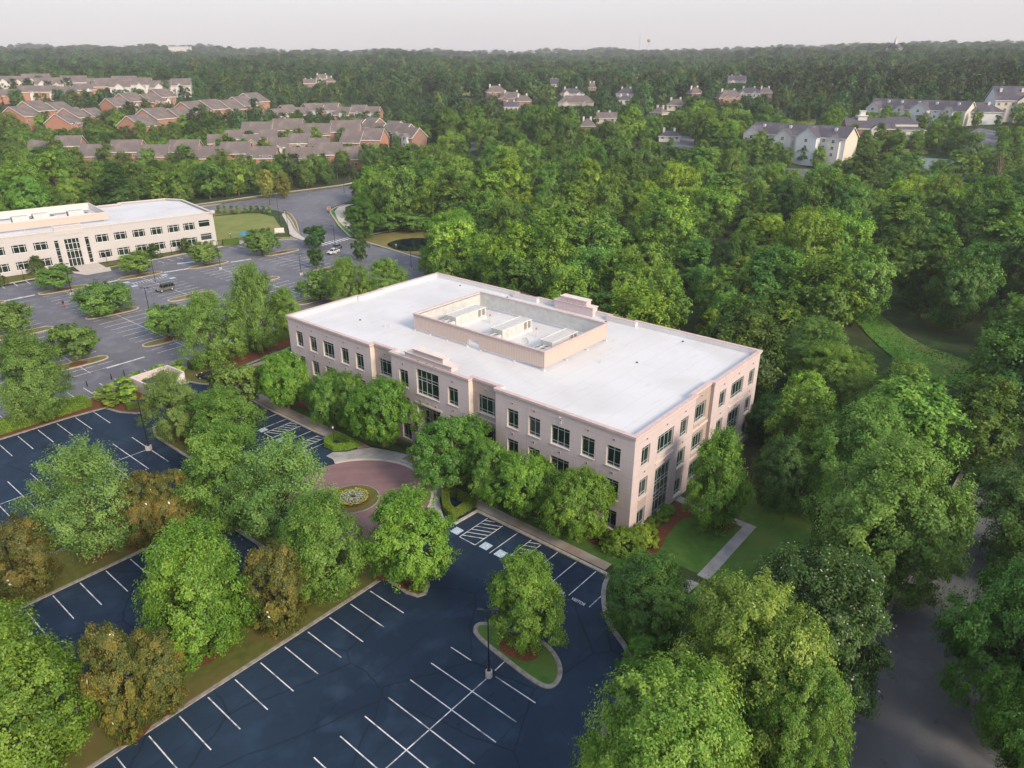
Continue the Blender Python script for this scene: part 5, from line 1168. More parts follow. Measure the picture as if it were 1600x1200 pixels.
apt('tall pale apartment block with a big blue gable at the edge of the photo', 1540, 455, 18, 44, 20, 9.5, 7, ((-8, 7, 2, 9, 'stucco'), (6, 8, 2.5, 10, 'siding_white')), [(x, -4, 2.2) for x in (-19, -8, 2, 12)], 1, ends='siding_blue', wall='stucco')
p = at(1512, 448); house('apartment_building', 'hip roofed blue wing in front of the tall pale apartment block', (p.x, p.y, p.z), ra(-10), 30, 16, 7, 4.5, 'siding_blue', 'shingle_dark', 'apartment building', 'dark roofed apartments on the hill', hip=True, floors=2, nwin=4, chim=((8, -2, 1.5), (-10, -2, 1)))
p = at(1395, 418); ch_ = house('clubhouse', 'white clubhouse with stacked dark hip roofs beside the tennis court', (p.x, p.y, p.z+.5), ra(-8), 26, 16, 4.2, 3.2, 'siding_white', 'shingle_dark', 'clubhouse', hip=True, floors=1, nwin=6)
b = MB(); b.box(-10, -5, 5.4, 10, 5, 7.3, 'siding_white'); b.build('upper_wall', ch_)
b = MB(); A = [(-11, -6, 7.2), (11, -6, 7.2), (11, 6, 7.2), (-11, 6, 7.2)]; R0, R1 = (-5, 0, 10), (5, 0, 10); b.face([A[0], A[1], R1, R0], 'shingle_dark'); b.face([A[2], A[3], R0, R1], 'shingle_dark'); b.face([A[1], A[2], R1], 'shingle_dark'); b.face([A[3], A[0], R0], 'shingle_dark'); b.face(A[::-1], 'frame_white'); b.build('upper_roof', ch_)
p = at(1352, 418); ch2 = house('lodge', 'low brick lodge with a white cupola between apartments and clubhouse', (p.x, p.y, p.z+1), ra(-8), 24, 15, 4.2, 4.6, 'brick', 'shingle_dark', 'lodge', fronts=((2, 5, 1.5, 4.0, 'siding_white'),), floors=1, nwin=4)
b = MB(); b.box(-6, -2, 7.8, -1.5, 2, 10.2, 'siding_white'); b.box(-6.5, -2.5, 10.2, -1, 2.5, 10.5, 'frame_white'); b.box(-5.1, -1.2, 10.5, -2.4, 1.2, 12.6, 'siding_white'); b.prism([(-5.4, -1.5), (-2.1, -1.5), (-2.1, 1.5), (-5.4, 1.5)], 12.6, 12.9, 'frame_white'); b.build('cupola', ch2)
MAN = [(775, 640, 22, 14, 9, 6, 10, 'brick_brown', 'tall brown brick mansion standing over the open field'), (800, 610, 26, 15, 6, 6, -10, 'brick_brown', 'long purple roofed brick mansion joining the field mansion'), (818, 590, 18, 13, 6, 5, 15, 'brick', 'reddish brick mansion beside the long purple roof'),
       (799, 565, 14, 11, 4, 4, 0, 'siding_white', 'small white house front below the brick mansions'), (900, 560, 34, 13, 7.5, 6, -6, 'stucco', 'large cream mansion with several gables in the central wood'), (893, 640, 26, 14, 7, 5, 5, 'siding_white', 'white mansion with hipped roof above the large cream mansion'),
       (978, 640, 20, 12, 7, 5, -20, 'siding_white', 'pale grey house up the wood between two dark tree clumps'), (976, 600, 14, 10, 5, 4, 10, 'siding_white', 'small white house below the pale grey one'), (1085, 640, 15, 12, 7, 6, 30, 'brick_brown', 'steep roofed stone house alone in the far wood'),
       (1056, 560, 18, 12, 5, 5, 0, 'stucco', 'low roofed house with two chimneys in the wood'), (1030, 520, 12, 11, 5, 4, -30, 'stucco', 'small tan gabled house peeping from the wood'), (1138, 600, 26, 15, 6, 7, 20, 'brick', 'dark roofed brick mansion with chimneys above the wood'), (1170, 640, 24, 12, 5, 5, -5, 'siding_white', 'low pale house beside the dark roofed mansion'),
       (918, 470, 12, 11, 4, 5, 0, 'brick_brown', 'single reddish roof tip in the middle of the wood'), (945, 500, 20, 13, 4, 4, 0, 'stucco', 'flat grey roof below the central cream mansion'), (1046, 425, 16, 12, 4, 3, 0, 'siding_white', 'dark roof with white posts near the hill road'), (505, 900, 26, 14, 6, 6, 10, 'stucco', 'distant tan house beyond the estate wood'), (516, 860, 14, 12, 6, 5, 10, 'brick', 'tiny orange house front in the distant wood'), (484, 820, 16, 13, 5, 5, 0, 'brick_brown', 'pinkish roof tip deep in the distant wood'),
       (272, 1150, 30, 14, 10, 5, 0, 'siding_white', 'tiny white building on the far wooded hillside'), (212, 1180, 24, 12, 7, 4, 0, 'stucco', 'tiny cream house row high on the far hillside'), (460, 1300, 24, 14, 8, 6, 0, 'siding_white', 'tiny white house on the far skyline slope'), (866, 760, 10, 10, 9, 6, 0, 'siding_white', 'white tower like house front in the distance'), (1150, 800, 24, 14, 6, 6, 10, 'siding_white', 'pale house with a white chimney near the far ridge'),
       (1005, 900, 26, 14, 6, 5, 0, 'brick', 'faint orange house in the distant central wood'), (1195, 640, 16, 12, 5, 5, 0, 'brick_brown', 'pinkish roof behind the pine ridge'), (925, 700, 9, 9, 9, 6, 0, 'brick', 'narrow orange brick house front in the far wood')]
KEEP = []
for px, D, L, W, H, rh, a, wl, lab in MAN:
    L *= .72; W *= .75; H *= .65; rh *= .75; p = at(px, D); h_ = house('detached_house', lab, (p.x, p.y, p.z+.5), ra(a, px), L, W, H, rh, wl, 'shingle' if wl.startswith('b') or wl == 'stucco' else 'shingle_dark', 'house', 'houses scattered in the wood', hip=random.random() < .6 or L > 25, fronts=((-L*.25, 5, 1.5+random.random()*2, H*random.uniform(.7, 1), None), (L*.28, 4.5, 2.5, H*.8, None)) if L > 15 else (), chim=((-L*.3, 1, 2), (L*.2, 1, 2)), floors=2 if H > 5 else 1)
    q = proj(p+Vector((0, 0, H*.75))); q2 = proj(p+Vector((0, 0, H+rh))); half = L*.42*FPX/q[2]
    KEEP.append((q[0]-half, q[0]+half, q2[1], q[1], D-8))
p = at(283, 2350); t = thing('warehouse', 'long white roof on the skyline ridge', 'warehouse', p, ra(0)); b = MB(); b.box(-28, -15, 0, 28, 15, 21, 'siding_white'); b.build('wall', t); b = MB(); b.box(-29, -16, 21, 29, 16, 22, 'roof'); b.build('roof', t)
p = at(1396, 1500); t = thing('church', 'white church steeple rising over the far ridge', 'church', p, ra(20)); b = MB(); b.box(-8, -12, 0, 8, 12, 10, 'siding_white'); b.build('wall', t)
b = MB(); gable_roof(b, 16, 24, 10, 7, 'shingle_dark'); b.build('roof', t); b = MB(); b.box(-2.4, -2.4, 10, 2.4, 2.4, 20, 'siding_white'); b.box(-1.8, -1.8, 20, 1.8, 1.8, 23, 'siding_white'); b.tube([(0, 0, 23), (0, 0, 34)], [2.0, .1], 'siding_white', 8); b.build('steeple', t)
p = at(998, 2500); t = thing('radio_mast', 'thin radio mast on the distant skyline', 'mast', p, 0); b = MB()
for k in range(3): b.tube([(1.6*math.cos(k*2.09), 1.6*math.sin(k*2.09), 0), (.5*math.cos(k*2.09), .5*math.sin(k*2.09), 66)], .28, 'frame', 5)
b.build('mast_frame', t); b = MB(); [b.tube([(1.4*math.cos(k*2.09), 1.4*math.sin(k*2.09), z), (1.4*math.cos((k+1)*2.09), 1.4*math.sin((k+1)*2.09), z)], .15, 'frame', 4) for z in range(6, 60, 6) for k in range(3)]; b.build('bracing', t)
p = at(1012, 2700); t = thing('water_tower', 'pinkish water tower ball on the distant skyline', 'water tower', p, 0); b = MB(); b.tube([(0, 0, 0), (0, 0, 46)], [3, 1.6], 'siding_white', 10); b.build('stem', t); b = MB(); b.ell((0, 0, 50), (6, 6, 5), 'clay', 14, 10); b.build('tank', t, True)
p = at(1452, 372); 

# ------------------------------------------------------------------ foliage
def unit(a): return a/np.maximum(np.linalg.norm(a, axis=-1, keepdims=True), 1e-9)
def leaf_mesh(name, P, Nn, size, val, mat, rng, aspect=.55, extra=None):
    n = len(P); r = unit(rng.normal(size=(n, 3))); t1 = unit(np.cross(Nn, r)); t2 = np.cross(Nn, t1)
    s = (size*rng.uniform(.65, 1.3, n))[:, None]
    V = np.stack([P-t1*s*.5, P-t2*s*.5*aspect+Nn*s*.06, P+t1*s*.5, P+t2*s*.5*aspect+Nn*s*.06], 1).reshape(-1, 3)
    me = bpy.data.meshes.new(name); me.vertices.add(4*n); me.vertices.foreach_set('co', V.astype(np.float32).ravel())
    me.loops.add(4*n); me.loops.foreach_set('vertex_index', np.arange(4*n, dtype=np.int32))
    me.polygons.add(n); me.polygons.foreach_set('loop_start', np.arange(0, 4*n, 4, dtype=np.int32))
    me.update(calc_edges=True)
    at_ = me.attributes.new('v', 'FLOAT', 'FACE'); at_.data.foreach_set('value', np.clip(val, 0, 1).astype(np.float32))
    me.materials.append(LM[mat])
    if extra is not None:
        me.materials.append(LM[extra[0]]); me.polygons.foreach_set('material_index', extra[1].astype(np.int32))
    return me
def envelope(t, kind):
    if kind == 'oval': return np.sqrt(np.clip(1-((t-.42)/.58)**2, 0, 1)) if False else np.clip(np.sin(PI*np.clip(t, 0, 1)**.72), 0, 1)**.75
    if kind == 'egg': return np.where(t < .3, np.clip(t/.3, 0, 1)**.45, np.clip((1-t)/.7, 0, 1)**.62)
    if kind == 'cone': return np.clip((1-t)**.8*(t*6).clip(0, 1), 0, 1)
    if kind == 'dome': return np.clip(1-t**2.6, 0, 1)**.5*np.clip(.35+t*3, 0, 1)
    if kind == 'vase': return np.clip(np.sin(PI*np.clip(t*.92+.08, 0, 1)**1.25), 0, 1)**.6
    if kind == 'round': return np.sqrt(np.clip(1-(2*t-1)**2, 0, 1))
    if kind == 'column': return np.clip((1-t)**.55*(t*8).clip(0, 1), 0, 1)
def make_tree(seed, H, R, kind, mat, z0=.14, lobes=34, sprays=9, leaves=80, leaf=.3, lobe_r=.26, spray_r=.11, trunk_r=.2, stems=1, up=.45, bark='bark', droop=0, rough=.16, extra=None, inner=.24, tuft=0):
    """crown mesh of leaf sprays in lobes set over an uneven envelope; trunk mesh of tapered limbs reaching the lobes"""
    rng = np.random.default_rng(seed); zb = z0*H; hc = H-zb
    L = []
    for i in range(lobes*30):
        if len(L) >= lobes: break
        t = rng.uniform(.02, .93); th = rng.uniform(0, 2*PI); f = rng.uniform(.45, 1)**.6 if rng.uniform() > inner else rng.uniform(0, .5)
        rr = envelope(np.array(t), kind)*R*(1+rough*math.sin(2.1*th+seed)+rough*.7*math.sin(4.7*th+5*t+seed*2))
        p = np.array([rr*f*.80*math.cos(th), rr*f*.80*math.sin(th), zb+t*hc])
        if all(np.linalg.norm((p-q)/np.array([1, 1, 1.1])) > lobe_r*R*.72 for q in L) or i > lobes*22: L.append(p)
    L = np.array(L); n = len(L)
    lr = lobe_r*R*rng.uniform(.7, 1.25, n)
    c0 = np.array([0, 0, zb+hc*.38])
    out = unit(L-c0)
    # sprays on each lobe's outward side
    d = unit(rng.normal(size=(n, sprays, 3))*.85+out[:, None, :]*.75+np.array([0, 0, up]))
    SP_ = L[:, None, :]+d*lr[:, None, None]*rng.uniform(.75, 1.12, (n, sprays, 1))*np.array([1, 1, 1.15])
    sr = spray_r*R*rng.uniform(.7, 1.3, (n, sprays))
    if droop: SP_[..., 2] -= droop*rng.uniform(0, 1, (n, sprays))*lr[:, None]
    k = leaves
    dd = unit(rng.normal(size=(n, sprays, k, 3))+d[:, :, None, :]*.5)
    el = np.array([1, 1, 1.0])
    u = rng.uniform(.25, 1, (n, sprays, k, 1))**.6
    P = SP_[:, :, None, :]+dd*sr[:, :, None, None]*u*el
    # streaky sprays: pull leaves along the outward direction
    P = P+d[:, :, None, :]*sr[:, :, None, None]*rng.uniform(-.3, .9+tuft, (n, sprays, k, 1))*.9
    Nn = unit(dd*.3+d[:, :, None, :]*.55+out[:, None, None, :]*.45+rng.normal(size=dd.shape)*.38+np.array([0, 0, .30]))
    lv = rng.normal(0, .13, (n, 1, 1)); sv = rng.normal(0, .10, (n, sprays, 1))
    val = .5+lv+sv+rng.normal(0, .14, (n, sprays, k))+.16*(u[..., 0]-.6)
    P = P.reshape(-1, 3); Nn = Nn.reshape(-1, 3); val = val.reshape(-1)
    ok = P[:, 2] > zb*.55; P, Nn, val = P[ok], Nn[ok], val[ok]
    top = P[:, 2].max(); sc = H/top if top > 0 else 1; P[:, 2] = np.where(P[:, 2] > zb, zb+(P[:, 2]-zb)*(H-zb)/(top-zb), P[:, 2])
    rad = np.percentile(np.linalg.norm(P[:, :2], axis=1), 97); P[:, :2] *= R/rad
    ex = None; N_ = len(P); sizes = np.full(N_, leaf)
    if extra:
        m, frac, fs = extra
        pick = np.zeros(N_, int); tips = np.where(P[:, 2] > zb+.25*hc)[0]; ch = rng.choice(tips, int(frac*N_), replace=False); pick[ch] = 1; ex = (m, pick)
        sizes[ch] = fs; P[ch] += unit(P[ch]-c0)*.25; val[ch] = rng.uniform(.3, 1, len(ch))
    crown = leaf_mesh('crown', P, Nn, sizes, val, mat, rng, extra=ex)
    b = MB(); S_ = L*np.array([R/rad, R/rad, 1])
    rs = np.random.default_rng(seed+99)
    for s in range(stems):
        a = 2*PI*s/max(stems, 1)+rs.uniform(0, 1); sp = 0 if stems == 1 else R*.22
        tp = [(0.05*sp*math.cos(a), .05*sp*math.sin(a), -.5)]+[(sp*q*math.cos(a)+rs.normal(0, .06), sp*q*math.sin(a)+rs.normal(0, .06), zb*.2+(H*.72)*q) for q in (.12, .35, .6, .85, 1.0)]
        tr = [trunk_r*1.35, trunk_r, trunk_r*.82, trunk_r*.6, trunk_r*.36, trunk_r*.12]
        if stems > 1: tr = [v*.62 for v in tr]
        b.tube(tp, tr, bark, 8, False)
        idx = range(s, n, stems) if n < 60 else range(s, n, 2*stems)
        for i in idx:
            q = S_[i]; zr = min(max(q[2]*.62-abs(q[0])*.1, zb*.75), H*.68); f = (zr-zb*.2)/(H*.72)
            f = min(max(f, .1), 1); st = Vector((sp*f*math.cos(a), sp*f*math.sin(a), zr)); e = Vector(q); m_ = st.lerp(e, .5)+Vector((0, 0, .05*(e-st).length))
            r0 = trunk_r*.34*(1-f*.6); b.tube([tuple(st), tuple(m_), tuple(e)], [r0, r0*.6, r0*.2], bark, 5, False)
    return crown, b.mesh('trunk', True)
PR = {}
def proto(key, *a, **k): PR[key] = (make_tree(*a, **k), a[1], a[2])
proto('maple_a', 11, 12, 5.0, 'egg', 'maple', lobes=81, sprays=11, leaves=68, leaf=0.229, lobe_r=0.198, spray_r=.10, z0=.05, tuft=.8)
proto('maple_b', 12, 11, 4.4, 'egg', 'maple', lobes=75, sprays=11, leaves=68, leaf=0.229, lobe_r=0.198, spray_r=.10, z0=.05, tuft=.8)
proto('maple_c', 13, 13, 6.0, 'egg', 'bright', lobes=94, sprays=12, leaves=65, leaf=0.252, lobe_r=0.180, spray_r=.09, z0=.05, tuft=.7)
proto('maple_open', 14, 14, 5.2, 'egg', 'maple_pale', lobes=62, sprays=10, leaves=65, leaf=0.222, lobe_r=0.198, spray_r=.11, z0=.12, tuft=1.3, rough=.2)
proto('maple_d', 15, 10, 4.3, 'egg', 'bright', lobes=78, sprays=10, leaves=73, leaf=0.222, lobe_r=0.198, spray_r=.10, z0=.05, tuft=.5)
proto('magnolia', 16, 8, 3.2, 'round', 'magnolia', lobes=70, sprays=11, leaves=65, leaf=0.200, lobe_r=0.198, spray_r=.11, z0=.04, extra=('flower', .0006, .30), rough=.08)
proto('crape', 17, 8, 4.8, 'dome', 'bright', lobes=81, sprays=11, leaves=65, leaf=0.200, lobe_r=0.180, spray_r=.085, z0=.24, stems=5, bark='bark_pale', trunk_r=.2, extra=('flower', .0007, .22), tuft=.4)
proto('crape_b', 18, 8, 4.6, 'dome', 'maple', lobes=81, sprays=11, leaves=65, leaf=0.200, lobe_r=0.180, spray_r=.085, z0=.2, stems=4, bark='bark_pale', trunk_r=.2, tuft=.4)
proto('willow', 19, 13, 6.2, 'egg', 'willow', lobes=81, sprays=12, leaves=65, leaf=0.237, lobe_r=0.180, spray_r=.085, z0=.1, droop=.4, rough=.2, tuft=1.2)
proto('golden', 20, 16, 8, 'dome', 'golden', lobes=121, sprays=13, leaves=73, leaf=0.252, lobe_r=0.153, spray_r=.07, z0=.1, rough=.12, tuft=1.0)
proto('oak_big', 21, 16, 8, 'oval', 'willow', lobes=121, sprays=12, leaves=68, leaf=0.281, lobe_r=0.153, spray_r=.075, z0=.08, rough=.2, tuft=.9)
proto('dark_broad', 22, 13, 7, 'dome', 'dark', lobes=108, sprays=12, leaves=71, leaf=0.252, lobe_r=0.162, spray_r=.08, z0=.05, extra=('flower', .010, .24), tuft=.4)
proto('dark_plain', 23, 15, 7, 'oval', 'dark', lobes=86, sprays=11, leaves=65, leaf=0.296, lobe_r=0.180, spray_r=.09, z0=.06, tuft=.9)
proto('lot_oak', 24, 7, 3.6, 'dome', 'willow', lobes=40, sprays=9, leaves=34, leaf=.34, lobe_r=.25, spray_r=.12, z0=.26, trunk_r=.18, rough=.12)
proto('lot_oak_b', 25, 7, 4.2, 'round', 'willow', lobes=44, sprays=9, leaves=30, leaf=.34, lobe_r=.23, spray_r=.11, z0=.2, trunk_r=.18, tuft=1)
proto('ball', 26, 5, 2.2, 'round', 'dark', lobes=28, sprays=8, leaves=34, leaf=.28, lobe_r=.28, spray_r=.14, z0=.16, trunk_r=.1)
proto('dome_shrub', 27, 4, 1.7, 'column', 'hedge_dark', lobes=40, sprays=8, leaves=40, leaf=.16, lobe_r=.25, spray_r=.12, z0=.01, trunk_r=.06, rough=.02)
proto('round_shrub', 28, 2.2, 2.0, 'dome', 'hedge', lobes=50, sprays=9, leaves=46, leaf=.15, lobe_r=.22, spray_r=.10, z0=.01, trunk_r=.05, rough=.02)
proto('young', 29, 4, 1.2, 'oval', 'forest', lobes=16, sprays=6, leaves=26, leaf=.32, lobe_r=.35, spray_r=.2, z0=.08, trunk_r=.06)
# woodland kinds: middle distance
FOR = []
for i, (k, m, Hh, Rr, rg) in enumerate((('oval', 'forest', 17, 5.6, .12), ('vase', 'forest', 18, 6.2, .2), ('round', 'forest', 15, 6.4, .12), ('oval', 'forest_y', 18, 5.4, .25), ('column', 'forest', 19, 4.6, .2), ('vase', 'forest_y', 16, 6.0, .25), ('round', 'forest_y', 15, 6.2, .12), ('round', 'forest', 18, 6.4, .14))):
    proto('wood_%d' % i, 40+i, Hh, Rr, k, m, lobes=48, sprays=10, leaves=34, leaf=.46, lobe_r=.24, spray_r=.11, z0=.14, rough=rg, trunk_r=.25, tuft=.9); FOR.append('wood_%d' % i)
for i in range(2): proto('pine_%d' % i, 60+i, 21, 4.0, 'oval', 'pine', lobes=34, sprays=8, leaves=24, leaf=.55, lobe_r=.28, spray_r=.14, z0=.42, trunk_r=.22, tuft=.6)
FARK = []
for i, (k, m) in enumerate((('oval', 'forest_far'), ('dome', 'forest_far'), ('vase', 'forest_yfar'), ('round', 'forest_far'), ('oval', 'forest_far'))):
    proto('far_%d' % i, 70+i, 15, 6.6, k, m, lobes=24, sprays=7, leaves=15, leaf=1.0, lobe_r=.32, spray_r=.17, z0=.08, rough=.2, trunk_r=.25); FARK.append('far_%d' % i)
for i in range(2): proto('farpine_%d' % i, 80+i, 18, 4.2, 'oval', 'pine', lobes=16, sprays=6, leaves=14, leaf=1.1, lobe_r=.34, spray_r=.18, z0=.25, trunk_r=.22)
TREES = []
def tree(key, base, H, R, label, cat='tree', name='tree', group=None, tint=None, rz=None):
    (cr, tr), h0, r0 = PR[key]
    t = thing(name, label, cat, base, random.uniform(0, 6.28) if rz is None else rz, group); t.scale = (R/r0, R/r0, H/h0)
    c = link('crown', cr, t); link('trunk', tr, t)
    if tint: c.color = (*tint, 1)
    TREES.append((base[0], base[1], R)); return t
def ptree(key, px, py, top, wpx, label, hidden=0, **k):
    """base at picture point (px,py), height from the row of its top, crown width in picture points"""
    b = ground(px, py); H = height_at(b, top); m = proj(b+Vector((0, 0, H*.45)))[2]
    R = wpx/2*m/FPX; b.z += .12
    return tree(key, b, H, R, label, **k)
M_ = dict(name='maple_tree', cat='tree')
ptree('maple_open', 155, 866, 690, 160, 'large airy maple on the grass strip, parking lines showing through its crown', **M_)
ptree('maple_c', 62, 1200, 958, 225, 'huge dense maple filling the bottom corner of the planted median', **M_)
ptree('maple_c', 322, 1018, 815, 180, 'big round green maple between two pairs of magnolias on the median', **M_)
ptree('maple_a', 512, 922, 768, 138, 'upright maple at the end of the median beside the brick court', **M_)
ptree('maple_d', 642, 908, 762, 136, 'bright round maple in front of the brick court where the two lots meet', **M_)
ptree('maple_d', 820, 1003, 865, 126, 'bright round maple standing alone on the kerbed island by the visitor bays', **M_)
ptree('maple_open', 455, 850, 682, 160, 'pale feathery maple over the brick court behind the upright maple', **M_)
ptree('maple_a', 362, 812, 658, 134, 'pale green maple at the corner of the dark middle lot', tint=(1.1, 1.05, 1.1), **M_)
ptree('maple_b', 352, 700, 606, 118, 'rounded maple directly behind the pale corner maple', **M_)
ptree('willow', 281, 688, 574, 96, 'soft grey green tree in the mulch island beside the bin enclosure', tint=(.95, .95, 1.1), name='elm_tree')
ptree('lot_oak', 375, 640, 568, 88, 'low spreading tree near the black sedan', name='elm_tree')
ptree('crape', 452, 640, 550, 96, 'rounded tree against the shaded end of the long office front', name='cherry_tree')
ptree('crape_b', 524, 668, 580, 86, 'tree in the office row just above the shaded lantern post', name='cherry_tree')
ptree('crape', 600, 697, 590, 112, 'broad tree in the office row hiding the bays beside the entrance', name='cherry_tree')
ptree('crape_b', 555, 676, 584, 70, 'tree squeezed between two others in the office row', name='cherry_tree')
ptree('crape_b', 712, 752, 652, 146, 'widest dark green tree of the office row, by the brick crossing', name='cherry_tree')
ptree('crape_b', 768, 784, 690, 96, 'low tree filling the gap in the office row left of the leafy one'.replace('left of', 'before'), name='cherry_tree')
ptree('crape', 820, 808, 710, 118, 'leafy tree of the office row beside the multi stemmed one', name='cherry_tree')
ptree('crape', 902, 846, 735, 124, 'multi stemmed tree with pale trunks at the sunny corner of the office', name='crape_myrtle')
ptree('maple_d', 1112, 826, 668, 104, 'tall bright maple on the lawn before the short office front', **M_)
ptree('dark_plain', 1212, 800, 676, 92, 'dark maple in shade beyond the side path', **M_)
ptree('dark_plain', 1195, 690, 618, 74, 'dark pine green tree hugging the far corner of the office', name='maple_tree', tint=(.9, 1, 1))
G_ = 'orange tinged magnolias on the medians'
for px, py, top, w_, l in ((228, 848, 740, 76, 'browner magnolia of the pair between the airy maple and the pale corner maple'), (276, 836, 736, 74, 'magnolia of the upper pair standing closer to the pale corner maple'), (48, 924, 812, 98, 'golden brown magnolia behind the light pole in the mulch'), (4, 930, 834, 60, 'magnolia cut by the edge of the photo beside the golden brown one'),
                        (202, 1152, 976, 84, 'magnolia nestled against the huge bottom corner maple'), (260, 1106, 986, 84, 'golden leafed magnolia of the lower pair, next to the big round maple'), (440, 984, 850, 86, 'single magnolia with white flowers between the big round maple and the upright maple')):
    ptree('magnolia', px, py, top, w_, l, name='magnolia_tree', group=G_)
ptree('golden', 1155, 1180, 906, 250, 'very large yellow green tree in the lower middle of the planting', name='oak_tree')
ptree('golden', 1022, 1340, 1040, 300, 'huge golden green tree cut by the bottom edge of the photo', name='oak_tree', tint=(1.0, 1.05, .9))
ptree('golden', 1215, 1262, 1030, 170, 'yellow green tree at the kerb of the side road below the blossoming tree', name='oak_tree', tint=(.85, .95, .9))
ptree('dark_plain', 1010, 990, 866, 148, 'dense rounded tree at the end of the visitor bays', name='holly_tree', tint=(1.25, 1.5, 1.1))
ptree('maple_d', 1002, 1055, 998, 64, 'small bright sapling between the lot kerb and the golden trees', name='maple_tree', tint=(.75, .9, .75))
ptree('dark_broad', 1250, 1080, 853, 245, 'broad dark green tree sprinkled with white blossom', name='magnolia_tree')
ptree('oak_big', 1365, 930, 688, 250, 'towering willow green oak leaning over the side road', name='oak_tree', tint=(.85, .9, .85))
ptree('oak_big', 1330, 800, 618, 190, 'rounded oak directly behind the towering roadside oak', name='oak_tree', tint=(.75, .85, .75))
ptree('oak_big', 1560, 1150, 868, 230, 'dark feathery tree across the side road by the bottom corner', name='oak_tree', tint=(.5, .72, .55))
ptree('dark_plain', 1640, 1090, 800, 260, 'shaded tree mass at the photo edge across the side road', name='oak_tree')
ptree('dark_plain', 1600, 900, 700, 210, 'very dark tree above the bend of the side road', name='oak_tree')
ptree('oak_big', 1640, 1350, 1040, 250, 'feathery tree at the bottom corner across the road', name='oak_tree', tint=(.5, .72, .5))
ptree('golden', 1295, 640, 540, 150, 'golden topped tree behind the corner of the office', name='oak_tree', tint=(.8, .9, .8))
ptree('willow', 1262, 600, 492, 130, 'yellowish spreading tree with uneven top behind the office', name='oak_tree')
ptree('oak_big', 1390, 700, 560, 140, 'olive tree on the near side of the grassy clearing', name='oak_tree', tint=(.8, .8, .7))
# trees of the far lot
for key, px, py, top, w_, l in (('lot_oak_b', 172, 490, 440, 94, 'spreading pale tree on the island between the person and the SUV'), ('lot_oak', 264, 527, 477, 70, 'dense round tree on the island below the SUV'), ('lot_oak', 92, 453, 415, 58, 'round topped tree on the island before the cream entrance'),
                             ('lot_oak', 217, 428, 393, 54, 'round topped tree behind the blue bay marks'), ('lot_oak', 322, 414, 378, 48, 'round topped tree before the corner of the cream office'), ('lot_oak', 411, 399, 358, 54, 'pale tree before the blue umbrella lawn'),
                             ('ball', 494, 387, 353, 42, 'dark round tree on the island beside the crosswalk'), ('ball', 495, 419, 387, 28, 'small dark egg shaped tree in the middle of the far rows'), ('ball', 564, 408, 373, 27, 'small dark round tree where the lot meets the pond road'),
                             ('lot_oak', 118, 564, 508, 80, 'green tree on the island behind the big willowy lot tree'), ('lot_oak_b', 18, 520, 472, 72, 'round tree at the photo edge in the far lot'), ('lot_oak_b', 500, 470, 420, 68, 'pale tree on the island just above the white roof corner')):
    ptree(key, px, py, top, w_, l, name='oak_tree')
ptree('willow', 66, 655, 512, 122, 'big soft willowy tree over the hedge at the photo edge', name='elm_tree')
ptree('willow', 338, 572, 449, 102, 'tall willowy tree at the hedge behind the black sedan', name='elm_tree')
ptree('willow', 406, 548, 404, 92, 'willowy double topped tree behind the office roof corner', name='elm_tree')
ptree('willow', 603, 470, 402, 82, 'soft yellow green tree beside the pond road above the roof edge', name='elm_tree')
ptree('willow', 545, 485, 398, 68, 'pale open tree hiding the white sedan', name='elm_tree', tint=(1.1, 1.1, 1.0))
ptree('willow', 452, 520, 446, 56, 'soft green tree above the roof edge of the long office', name='elm_tree')
ptree('maple_d', 568, 372, 302, 54, 'dark upright tree at the corner of the pond', name='oak_tree', tint=(.45, .6, .6))
ptree('golden', 706, 430, 323, 104, 'bright yellow green tree towering behind the office by the pond', name='oak_tree', tint=(.9, 1.05, .75))
ptree('willow', 676, 432, 392, 50, 'light green low tree in front of the bright pond tree', name='oak_tree')
ptree('lot_oak', 608, 362, 332, 62, 'flat layered tree on the pond bank with pale leaves', name='cherry_tree', tint=(.8, .9, .9)); ptree('lot_oak', 648, 362, 334, 56, 'flat layered tree at the far end of the pond', name='cherry_tree', tint=(.8, .9, .9))
for i, px in enumerate((343, 352, 363, 373, 383, 394, 402, 412, 421)):
    ptree('young', px, 334+random.uniform(-1, 1), 321, 8, 'small young evergreen in the row along the upper street', name='young_tree', group='young trees along the street')
for px, w_, l in ((418, 30, 'reddish brown tinged tree behind the street corner'), (445, 28, 'second reddish brown tinged tree next to the tall street light')):
    t = ptree('wood_6', px, 310, 264 if px < 430 else 268, w_, l, name='maple_tree'); [setattr(c_, 'color', (1.55, 1.0, 1.4, 1)) for c_ in t.children if c_.name.startswith('crown')]
proto('bare', 90, 14, 4.2, 'vase', 'willow', lobes=40, sprays=3, leaves=8, leaf=.25, lobe_r=.22, spray_r=.1, z0=.2, trunk_r=.3, bark='bark_pale')
for px, py, top, w_, l in ((1548, 320, 228, 34, 'bare white limbed tree below the far apartment lot'), (1472, 352, 290, 28, 'dead grey tree standing in the wood beyond the clearing'), (1545, 640, 560, 60, 'thin leafless tree at the photo edge past the clearing')): ptree('bare', px, py, top, w_, l, name='bare_tree')
